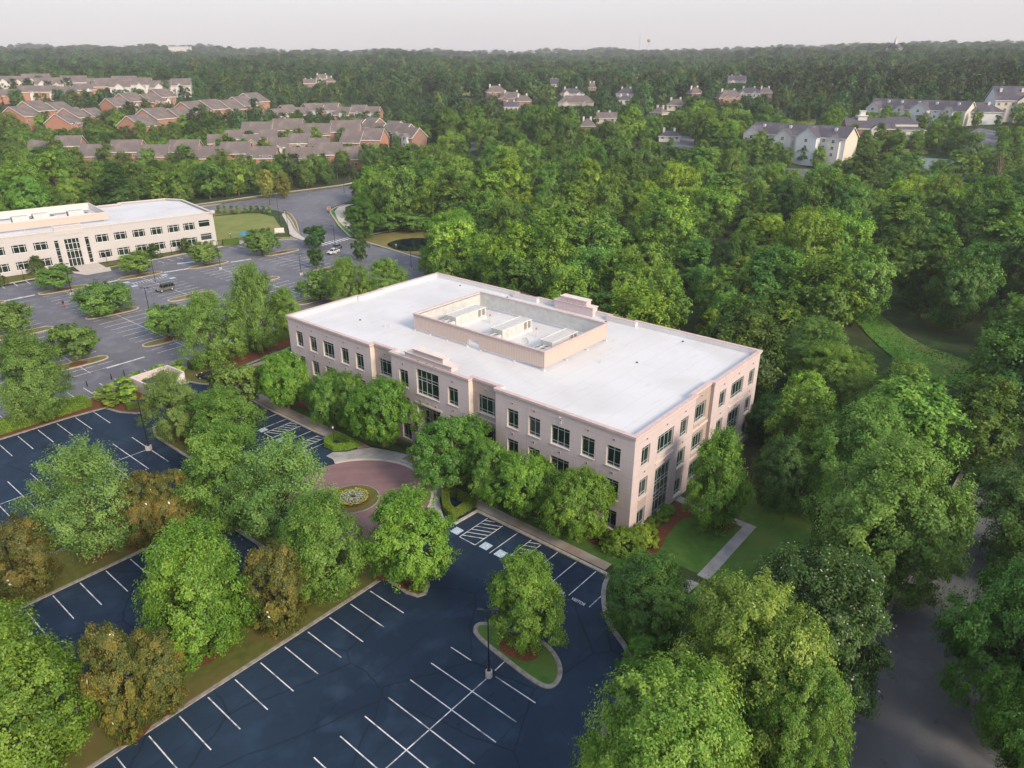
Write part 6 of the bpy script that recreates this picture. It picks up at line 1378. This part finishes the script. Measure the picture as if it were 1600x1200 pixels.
# clipped shrubs
def shrub(key, px, py, H, R, l, **k): b = ground(px, py); b.z += .05; return tree(key, b, H, R, l, cat='shrub', name='shrub', **k)
shrub('dome_shrub', 60, 428, 5.2, 2.3, 'tall domed shrub before the cream office windows'); shrub('dome_shrub', 242, 404, 4.6, 2.1, 'domed shrub beside the clipped box hedge of the cream office'); shrub('dome_shrub', 292, 395, 4.6, 2.1, 'domed shrub by the shaded corner windows of the cream office'); shrub('dome_shrub', -2, 446, 4.6, 2.1, 'domed shrub cut by the photo edge at the cream office')
shrub('dome_shrub', 106, 415, 2.6, .6, 'slim dark shrub beside the cream office door')
shrub('round_shrub', 971, 862, 3.1, 2.6, 'large clipped round shrub at the office corner'); shrub('round_shrub', 999, 850, 2.9, 2.3, 'second large clipped round shrub just behind the first at the office corner'); shrub('round_shrub', 928, 838, 2.0, 1.5, 'shadowed round shrub behind the multi stemmed tree')
for px, py, l in ((1032, 812, 'low shrub nearest the tall glazed bay'), (1043, 800, 'low shrub before the tall glazed bay'), (1018, 822, 'small low shrub in the curved mulch bed')): shrub('round_shrub', px, py, 1.2, 1.1, l.replace('nearest', 'next to'))
# hedges
def hedge(name, label, pl, w_, h, mat='hedge', closed=False, z=None, leaf=.13, dens=230, group=None, rough=.06):
    b = MB(); z = z if z is not None else .15
    A = offset_line(pl, w_/2, closed); B = offset_line(pl, -w_/2, closed); n = len(pl)
    rng = np.random.default_rng(len(pl)*7+int(h*10)); P = []; Nn = []
    core = MB()
    for i in range(n if closed else n-1):
        j = (i+1) % n
        quads = [((*B[i], h), (*B[j], h), (*A[j], h), (*A[i], h), (0, 0, 1)), ((*B[i], 0), (*B[j], 0), (*B[j], h), (*B[i], h), None), ((*A[j], 0), (*A[i], 0), (*A[i], h), (*A[j], h), None)]
        if not closed and i == 0: quads.append(((*A[i], 0), (*B[i], 0), (*B[i], h), (*A[i], h), None))
        if not closed and i == n-2: quads.append(((*B[j], 0), (*A[j], 0), (*A[j], h), (*B[j], h), None))
        for q in quads:
            a, b_, c, d = [np.array(v, float) for v in q[:4]]; nr = np.cross(b_-a, d-a); ar = np.linalg.norm(nr); nr = nr/max(ar, 1e-6)
            k = int(ar*dens)+1; u = rng.uniform(0, 1, (k, 1)); v = rng.uniform(0, 1, (k, 1))
            p = (a*(1-u)+b_*u)*(1-v)+(d*(1-u)+c*u)*v; P.append(p+nr*rng.uniform(-.09, rough, (k, 1))); Nn.append(np.tile(nr, (k, 1)))
            core.face([tuple(np.array(x)-nr*.10) for x in (a, b_, c, d)], 'hedge_core')
    P = np.concatenate(P); Nn = unit(np.concatenate(Nn)*.7+rng.normal(size=P.shape)*.5)
    # clumps of slow height variation
    P[:, 2] += .05*np.sin(P[:, 0]*1.7)*np.cos(P[:, 1]*1.3)
    val = .5+.12*np.sin(P[:, 0]*.9+P[:, 1]*.7)+rng.normal(0, .15, len(P))
    t = thing(name, label, 'hedge', (0, 0, z), 0, group); link('leaves', leaf_mesh('leaves', P, Nn, np.full(len(P), leaf), val, mat, rng), t); core.build('branches', t)
M['hedge_core'] = flat('hedge core', (.09, .16, .02), .95)
def inset_loop(poly, d):
    if area(poly) < 0: poly = poly[::-1]
    return offset_line(poly, d, True)
hedge('clipped_hedge', 'bright clipped hedge wedge round the sunny lantern post', inset_loop([(-8.15, 24.0), (-10.2, 22.9), (-12.1, 20.6), (-12.75, 18.15), (-8.6, 17.95), (-8.0, 18.7)], .5), 1.0, .85, closed=True)
hedge('clipped_hedge', 'bright clipped hedge wedge round the shaded lantern post', inset_loop([(-8.0, 42.6), (-7.75, 44.2), (-8.2, 48.0), (-10.4, 47.9), (-11.5, 46.6), (-11.4, 44.5), (-9.9, 43.0)], .45), .9, .85, closed=True)
hedge('long_hedge', 'long yellow green hedge between the dark and the grey parking lots', densify([(-120, 90.4), (-28, 90.4)], 5, False), 3.4, 1.25, dens=95, leaf=.2, rough=.14)
hedge('long_hedge', 'darker hedge running behind the black sedan and the willowy trees', densify([(-9, 90.9), (6, 92.2), (40, 95.4)], 5, False), 3.0, 1.5, mat='hedge_dark', dens=95, leaf=.2, rough=.14)
hedge('box_hedge', 'low clipped box hedge right of the cream office door'.replace('right of', 'beyond'), [(23.4, 187.6), (29.2, 186.7)], 1.7, 1.5, mat='hedge_dark', dens=40, leaf=.16); hedge('box_hedge', 'dark clipped hedge beside the blue umbrella', [(49.5, 181.4), (54.3, 180.0)], 1.8, 1.8, mat='hedge_dark', dens=40, leaf=.16)
hedge('box_hedge', 'clipped hedge corner at the foot of the bin enclosure', [(-24.8, 83.0), (-22.2, 82.4), (-21.0, 83.4)], 1.3, .9, dens=70)
# loose bushes round the bin store
for i, (x, y, h, r_) in enumerate(((-24.6, 89.6, 2.6, 2.2), (-23.2, 85.6, 2.4, 2.0), (-21.6, 91.0, 2.6, 2.0), (-25.4, 86.8, 2.0, 1.8), (-18.5, 92.3, 2.4, 1.7), (-14.5, 92.6, 2.3, 1.7), (-22.3, 88, 2.5, 1.8), (-10.8, 92.4, 2.2, 1.6))):
    tree('young', (x, y, .1), h, r_, 'loose yellowish bush packed round the bin enclosure', cat='bush', name='bush', group='bushes round the bin enclosure', tint=(2.0, 1.7, 1.4))
# flower bed in the round island
rng = np.random.default_rng(5)
fb_ = thing('flower_bed', 'round bed of white flowers edged in yellow at the middle of the brick court', 'flower bed', (cc[0], cc[1], .14))
k = 2600; a_ = rng.uniform(0, 2*PI, k); r_ = 1.95*np.sqrt(rng.uniform(0.03, 1, k)); P = np.stack([r_*np.cos(a_), r_*np.sin(a_), rng.uniform(.04, .34, k)], 1)
LM['yellow'] = leafmat('yellow blossom', (.55, .42, .02), (.7, .55, .03), (.8, .65, .06), .2)
link('leaves', leaf_mesh('leaves', P, unit(rng.normal(size=P.shape)+np.array([0, 0, 1.2])), np.full(k, .2), rng.uniform(0, 1, k), 'maple_pale', rng), fb_)
k = 620; a_ = rng.uniform(0, 2*PI, k); r_ = 1.7*np.sqrt(rng.uniform(0.05, 1, k)); P = np.stack([r_*np.cos(a_), r_*np.sin(a_), rng.uniform(.3, .42, k)], 1)
link('white_blossom', leaf_mesh('wb', P, unit(rng.normal(size=P.shape)*.4+np.array([0, 0, 1])), np.full(k, .15), rng.uniform(0, 1, k), 'flower', rng, .9), fb_)
k = 420; a_ = rng.uniform(0, 2*PI, k); r_ = rng.uniform(1.8, 2.05, k); P = np.stack([r_*np.cos(a_), r_*np.sin(a_), rng.uniform(.25, .4, k)], 1)
link('yellow_blossom', leaf_mesh('yb', P, unit(rng.normal(size=P.shape)*.4+np.array([0, 0, 1])), np.full(k, .17), rng.uniform(0, 1, k), 'yellow', rng, .9), fb_)

# ------------------------------------------------------------------ the wood
KEEP += [(20, 130, 168, 198, 455), (95, 190, 165, 200, 440), (205, 440, 160, 198, 440), (0, 110, 150, 172, 560), (0, 275, 112, 138, 625), (55, 135, 214, 228, 390), (140, 300, 222, 248, 375), (305, 400, 228, 248, 372), (380, 560, 198, 212, 430), (420, 510, 224, 238, 395), (470, 590, 236, 246, 360), (1362, 1420, 520, 545, 158), (1425, 1460, 560, 582, 142), (430, 660, 172, 222, 425),
         (1178, 1340, 190, 214, 385), (1336, 1445, 178, 202, 402), (1362, 1506, 155, 173, 466), (1505, 1600, 138, 196, 432), (1440, 1515, 234, 246, 340), (1500, 1545, 206, 232, 365), (1183, 1290, 236, 250, 338), (1378, 1450, 214, 236, 378), (706, 760, 136, 152, 650), (1045, 1082, 216, 228, 395), (1478, 1520, 252, 268, 300), (1245, 1278, 180, 188, 465),
         (335, 590, 290, 340, 200), (598, 700, 350, 400, 110)]
NOT = [[(-170, -20), (13, -20), (13, -12), (24, -12), (24, -6), (42.8, -6), (42.8, 75), (60, 96), (72, 112), (83, 110), (84, 122), (108, 114), (112, 126), (112, 158), (100, 162), (104, 190), (130, 208), (180, 226), (180, 254), (147, 250), (85, 262), (-170, 275)],
       CLEAR, [(-90, -25), (28, -26), (36, -28), (36, -43), (25, -44.5), (-90, -49)], FIELD, FIELD2, APL, APL2, APL3, COURT, [(-110, -60), (-20, -60), (-20, -10), (-110, -10)]]
HB = []
for o in COL.objects:
    if o.type == 'EMPTY' and o.get('category') in ('townhouse', 'house', 'apartment house', 'apartment building', 'clubhouse', 'lodge', 'warehouse', 'church'):
        w_ = [c for c in o.children if c.name.startswith('wall')][0]; d_ = w_.dimensions; HB.append((o.location.x, o.location.y, -o.rotation_euler.z, d_.x/2+2.5, d_.y/2+2.5))
HBx = np.array([h[:2] for h in HB])
rng = np.random.default_rng(3); cells = {}
def free(x, y, s):
    for p in NOT:
        if inpoly(x, y, p): return False
    dd = np.hypot(HBx[:, 0]-x, HBx[:, 1]-y)
    for i in np.where(dd < 40)[0]:
        hx, hy, a, ax, ay = HB[i]; u = (x-hx)*math.cos(a)-(y-hy)*math.sin(a); v = (x-hx)*math.sin(a)+(y-hy)*math.cos(a)
        if abs(u) < ax and abs(v) < ay: return False
    for tx, ty, tr in TREES:
        if (tx-x)**2+(ty-y)**2 < (tr+s*.35)**2: return False
    return True
def spaced(x, y, s, G=8.0):
    cx_, cy_ = int(x//G), int(y//G); k = int(s//G)+1
    for i in range(cx_-k, cx_+k+1):
        for j in range(cy_-k, cy_+k+1):
            for (a, b) in cells.get((i, j), ()):
                if (a-x)**2+(b-y)**2 < s*s: return False
    cells.setdefault((cx_, cy_), []).append((x, y)); return True
NEAR, FARR = [], []
def pine_zone(px, D): return (1180 < px and 500 < D < 800) or (440 < px < 560 and 340 < D < 362)
def try_tree(D, lat_px, s, Hm):
    g = at(lat_px, D); x, y = g.x, g.y
    if not free(x, y, s) or not spaced(x, y, s): return
    pine = pine_zone(lat_px, D) and rng.uniform() < .75
    H = Hm*rng.choice([rng.uniform(.62, .95), rng.uniform(.9, 1.4)]); kx = None
    if D > 330 and D < 720 and lat_px < 690: H *= .72
    if 300 < D < 480 and lat_px > 1150: H *= .75
    if pine: H = 19*rng.uniform(.8, 1.15)
    if D > 700: H = rng.uniform(14, 20)
    R = H*rng.uniform(.32, .42)*(.62 if pine else 1)
    if D > 700: R = max(R, s*rng.uniform(.42, .6))
    z = g.z
    for a, b, c, d, DD in KEEP:
        if D >= DD or D < DD-(150 if DD > 200 else 40): continue
        q = proj((x, y, z+H)); m = R*FPX/q[2]
        if q[0]+m*.8 < a or q[0]-m*.8 > b: continue
        if q[1] >= d: continue
        qb = proj((x, y, z))[1]
        if qb <= c: continue
        avail = (qb-d)/(qb-q[1])
        if avail < .35: return
        R *= max(avail, .6); H *= avail
    (NEAR if D < 330 else FARR).append((x, y, z, H, R, D, pine))
def scatter(D0, D1, s, Hm, lo=-180, hi=1780):
    w_ = (hi-lo)/FPX*(D0+D1)/2*.95; n = int(w_*(D1-D0)/(s*s)*2.2)
    for _ in range(n):
        u = rng.uniform(); D = math.sqrt(D0*D0+(D1*D1-D0*D0)*u); try_tree(D, rng.uniform(lo, hi), s, Hm)
scatter(70, 95, 8.6, 14, 1180, 1760); scatter(95, 330, 8.9, 16.5); scatter(330, 520, 9.3, 15.5, -60, 1660); scatter(520, 720, 10.2, 15.5, -60, 1660)
scatter(292, 385, 5.4, 13, 250, 690); scatter(385, 520, 6.2, 12, -60, 640); scatter(340, 440, 6.5, 13, 1150, 1640); cells.clear(); scatter(720, 1100, 14, 17, -40, 1640); cells.clear(); scatter(1100, 1900, 20, 18, -40, 1640); cells.clear(); scatter(1900, 3350, 32, 18, -40, 1640)
NEAR.sort(key=lambda r: r[5])
# the rest of the near wood joins the far wood
NI = 215
def vis(r): q = proj((r[0], r[1], r[2]+r[3])); return -r[4] < 1e9 and -60 < q[0] < 1660 and q[1] < 1260
inview = [r for r in NEAR if vis(r)]; rest = [r for r in NEAR if not vis(r)]
def where(r):
    x, y, D = r[0], r[1], r[5]; px = proj((x, y, r[2]))[0]
    if y < -27: return 'beyond the side road', 'wood across the side road'
    if y < 0 and x < 75: return 'between the clearing and the side road', 'wood by the side road'
    if px > 1300: return 'on the dark slope past the grassy clearing', 'wood past the clearing'
    if y > 105 and x > 60 and px < 760: return 'behind the pond', 'wood behind the pond'
    if y > 250: return 'in the belt above the upper street', 'tree belt above the street'
    if x < 75: return 'close behind the long office', 'wood close behind the office'
    return 'deeper in the wood behind the office', 'deep wood behind the office'
WORDS = {'wood_0': 'leafy green broadleaf tree', 'wood_1': 'spreading green broadleaf tree', 'wood_2': 'domed green broadleaf tree', 'wood_3': 'yellow green upright tree', 'wood_4': 'tall pointed green tree', 'wood_5': 'yellow green spreading tree', 'wood_6': 'round crowned green tree', 'wood_7': 'very tall oval green tree', 'pine_0': 'dark pine', 'pine_1': 'dark pine'}
for r in inview[:NI]:
    x, y, z, H, R, D, pine = r; k = ('pine_%d' % rng.integers(2)) if pine else FOR[int(rng.integers(len(FOR)))]
    wtxt, grp = where(r); pxx = proj((x, y, z))[0]
    tn = [(1, 1, 1), (1, 1, 1), (1.22, 1.12, .8), (.78, .95, 1.05), (1.3, 1.2, .95), (.9, .92, .8)][int(rng.integers(6))]
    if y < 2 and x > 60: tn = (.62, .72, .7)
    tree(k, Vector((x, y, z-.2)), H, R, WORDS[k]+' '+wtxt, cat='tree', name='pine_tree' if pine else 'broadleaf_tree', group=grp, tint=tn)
rest += inview[NI:]
def stuff_trees(name, pts, keys, pines, seed):
    rg = np.random.default_rng(seed); nP = len(keys); cobj = bpy.data.collections.new(name+' kinds'); K_ = list(keys)+list(pines)
    for i, kk in enumerate(K_):
        (cr, tr), h0, r0 = PR[kk]; b = bmesh.new(); b.from_mesh(cr); me2 = bpy.data.meshes.new('tree kind')
        n1 = len(cr.materials); b2 = bmesh.new(); b2.from_mesh(tr)
        for f in b2.faces: f.material_index = n1
        tmp = bpy.data.meshes.new('tmp'); b2.to_mesh(tmp); b.from_mesh(tmp); b.to_mesh(me2); b.free(); b2.free(); bpy.data.meshes.remove(tmp)
        for m in cr.materials: me2.materials.append(m)
        for m in tr.materials: me2.materials.append(m)
        ob = bpy.data.objects.new('%02d' % i, me2); cobj.objects.link(ob)
    V = np.array([(r[0], r[1], r[2]-.2) for r in pts]); idx = np.array([(nP+rg.integers(len(pines))) if r[6] else rg.integers(nP) for r in pts], dtype=np.int32)
    sc_ = np.array([(r[4]/PR[K_[i]][2], r[4]/PR[K_[i]][2], r[3]/PR[K_[i]][1]) for r, i in zip(pts, idx)], dtype=np.float32)
    rot = np.zeros((len(pts), 3), np.float32); rot[:, 2] = rg.uniform(0, 6.28, len(pts))
    me = bpy.data.meshes.new(name); me.from_pydata(V.tolist(), [], [])
    for an, ty, dat, fld in (('kind', 'INT', idx, 'value'), ('siz', 'FLOAT_VECTOR', sc_.ravel(), 'vector'), ('rot', 'FLOAT_VECTOR', rot.ravel(), 'vector')):
        me.attributes.new(an, ty, 'POINT').data.foreach_set(fld, dat)
    o = link(name, me); o['kind'] = 'stuff'
    ng = bpy.data.node_groups.new(name, 'GeometryNodeTree'); ng.interface.new_socket('Geometry', in_out='INPUT', socket_type='NodeSocketGeometry'); ng.interface.new_socket('Geometry', in_out='OUTPUT', socket_type='NodeSocketGeometry')
    gi = ng.nodes.new('NodeGroupInput'); go = ng.nodes.new('NodeGroupOutput'); ip = ng.nodes.new('GeometryNodeInstanceOnPoints'); ci = ng.nodes.new('GeometryNodeCollectionInfo')
    ci.inputs['Collection'].default_value = cobj; ci.inputs['Separate Children'].default_value = True; ci.inputs['Reset Children'].default_value = True
    def na(n, ty): a = ng.nodes.new('GeometryNodeInputNamedAttribute'); a.data_type = ty; a.inputs['Name'].default_value = n; return next(s for s in a.outputs if s.enabled)
    ip.inputs['Pick Instance'].default_value = True
    ng.links.new(gi.outputs[0], ip.inputs['Points']); ng.links.new(ci.outputs[0], ip.inputs['Instance']); ng.links.new(na('kind', 'INT'), ip.inputs['Instance Index'])
    ng.links.new(na('rot', 'FLOAT_VECTOR'), ip.inputs['Rotation']); ng.links.new(na('siz', 'FLOAT_VECTOR'), ip.inputs['Scale']); ng.links.new(ip.outputs[0], go.inputs[0])
    md = o.modifiers.new('scatter', 'NODES'); md.node_group = ng
    return o
mid = rest+[r for r in FARR if r[5] < 470]; far = [r for r in FARR if r[5] >= 470]
print('near', len(NEAR), 'mid', len(mid), 'far', len(far), 'landscape trees', len(TREES))
stuff_trees('mid_woods', mid, FOR, ['pine_0', 'pine_1'], 1); stuff_trees('far_woods', far, FARK, ['farpine_0', 'farpine_1'], 2)
# undergrowth on the clearing and pond edge
k = 26000; pts = []
xs = [p[0] for p in CLEAR]; ys = [p[1] for p in CLEAR]
rg = np.random.default_rng(8); gxs = rg.uniform(min(xs)-4, max(xs)+4, k); gys = rg.uniform(min(ys)-4, max(ys)+4, k)
ok = np.array([inpoly(a, b, CLEAR) for a, b in zip(gxs, gys)]); gxs, gys = gxs[ok], gys[ok]; gz = terrain(gxs, gys)+rg.uniform(.0, .25, len(gxs))
gm = leaf_mesh('grass', np.stack([gxs, gys, gz], 1), unit(rg.normal(size=(len(gxs), 3))+np.array([0, 0, .6])), np.full(len(gxs), .4), .4+.2*np.sin(gxs*.3)+rg.normal(0, .15, len(gxs)), 'bright', rg)
o = link('meadow_grass', gm); o['kind'] = 'stuff'

# ------------------------------------------------------------------ light, air, sky
SUN_EL, SUN_AZ = math.radians(30), math.radians(-98)   # azimuth measured from +x toward +y, where the sun stands
sd = Vector((math.cos(SUN_EL)*math.cos(SUN_AZ), math.cos(SUN_EL)*math.sin(SUN_AZ), math.sin(SUN_EL)))
sl = bpy.data.lights.new('sun', 'SUN'); sl.energy = 2.5; sl.angle = math.radians(16); sl.color = (1.0, .84, .64)
so = bpy.data.objects.new('sun', sl); COL.objects.link(so); so.rotation_euler = (-sd).to_track_quat('-Z', 'Y').to_euler()
W = bpy.data.worlds.new('World'); S.world = W; W.use_nodes = True; nt = W.node_tree; bg = nt.nodes['Background']
sky = nt.nodes.new('ShaderNodeTexSky'); sky.sky_type = 'NISHITA'; sky.sun_disc = False; sky.sun_elevation = SUN_EL; sky.sun_rotation = PI/2-SUN_AZ
sky.air_density = 1.0; sky.dust_density = 3.0; sky.ozone_density = 1.0; sky.altitude = 200
# thin high overcast veils the blue
tcw = nt.nodes.new('ShaderNodeTexCoord'); sxw = nt.nodes.new('ShaderNodeSeparateXYZ'); nt.links.new(tcw.outputs['Generated'], sxw.inputs[0])
mrw = nt.nodes.new('ShaderNodeMapRange'); mrw.inputs[1].default_value = .03; mrw.inputs[2].default_value = .55; nt.links.new(sxw.outputs[2], mrw.inputs[0])
vc = mixc(nt, mrw.outputs[0], (1, 1, 1), (1, 1, 1)); vc.node.inputs[6].default_value = (5.6, 5.2, 5.15, 1); vc.node.inputs[7].default_value = (4.0, 4.5, 5.5, 1)
mx = nt.nodes.new('ShaderNodeMix'); mx.data_type = 'RGBA'; mx.inputs[0].default_value = .7; nt.links.new(vc, mx.inputs[7])
nt.links.new(sky.outputs[0], mx.inputs[6]); nt.links.new(mx.outputs[2], bg.inputs[0]); bg.inputs[1].default_value = .12
hz = MB(); hz.box(-1100, -1900, -60, 3900, 3900, 260, 'soil'); hm = bpy.data.materials.new('haze air'); hm.use_nodes = True; h_nt = hm.node_tree; h_nt.nodes.clear()
ho = h_nt.nodes.new('ShaderNodeOutputMaterial'); hv = h_nt.nodes.new('ShaderNodeVolumePrincipled'); hv.inputs['Color'].default_value = (.86, .87, .95, 1); hv.inputs['Density'].default_value = .00016; hv.inputs['Anisotropy'].default_value = .0
h_nt.links.new(hv.outputs[0], ho.inputs['Volume']); hme = hz.mesh('haze'); hme.materials.clear(); hme.materials.append(hm); ho_ = link('haze', hme); ho_['kind'] = 'stuff'
S.render.engine = 'CYCLES'; cy = S.cycles
cy.max_bounces = 6; cy.diffuse_bounces = 3; cy.glossy_bounces = 2; cy.transmission_bounces = 3; cy.volume_bounces = 0; cy.transparent_max_bounces = 4
cy.use_adaptive_sampling = True; cy.adaptive_threshold = .02; cy.use_denoising = True; cy.caustics_reflective = False; cy.caustics_refractive = False
try: cy.denoiser = 'OPENIMAGEDENOISE'; cy.denoising_prefilter = 'ACCURATE'; cy.denoising_input_passes = 'RGB_ALBEDO_NORMAL'
except Exception: pass
S.view_settings.view_transform = 'Standard'; S.view_settings.look = 'None'; S.view_settings.exposure = .7; S.view_settings.gamma = 1
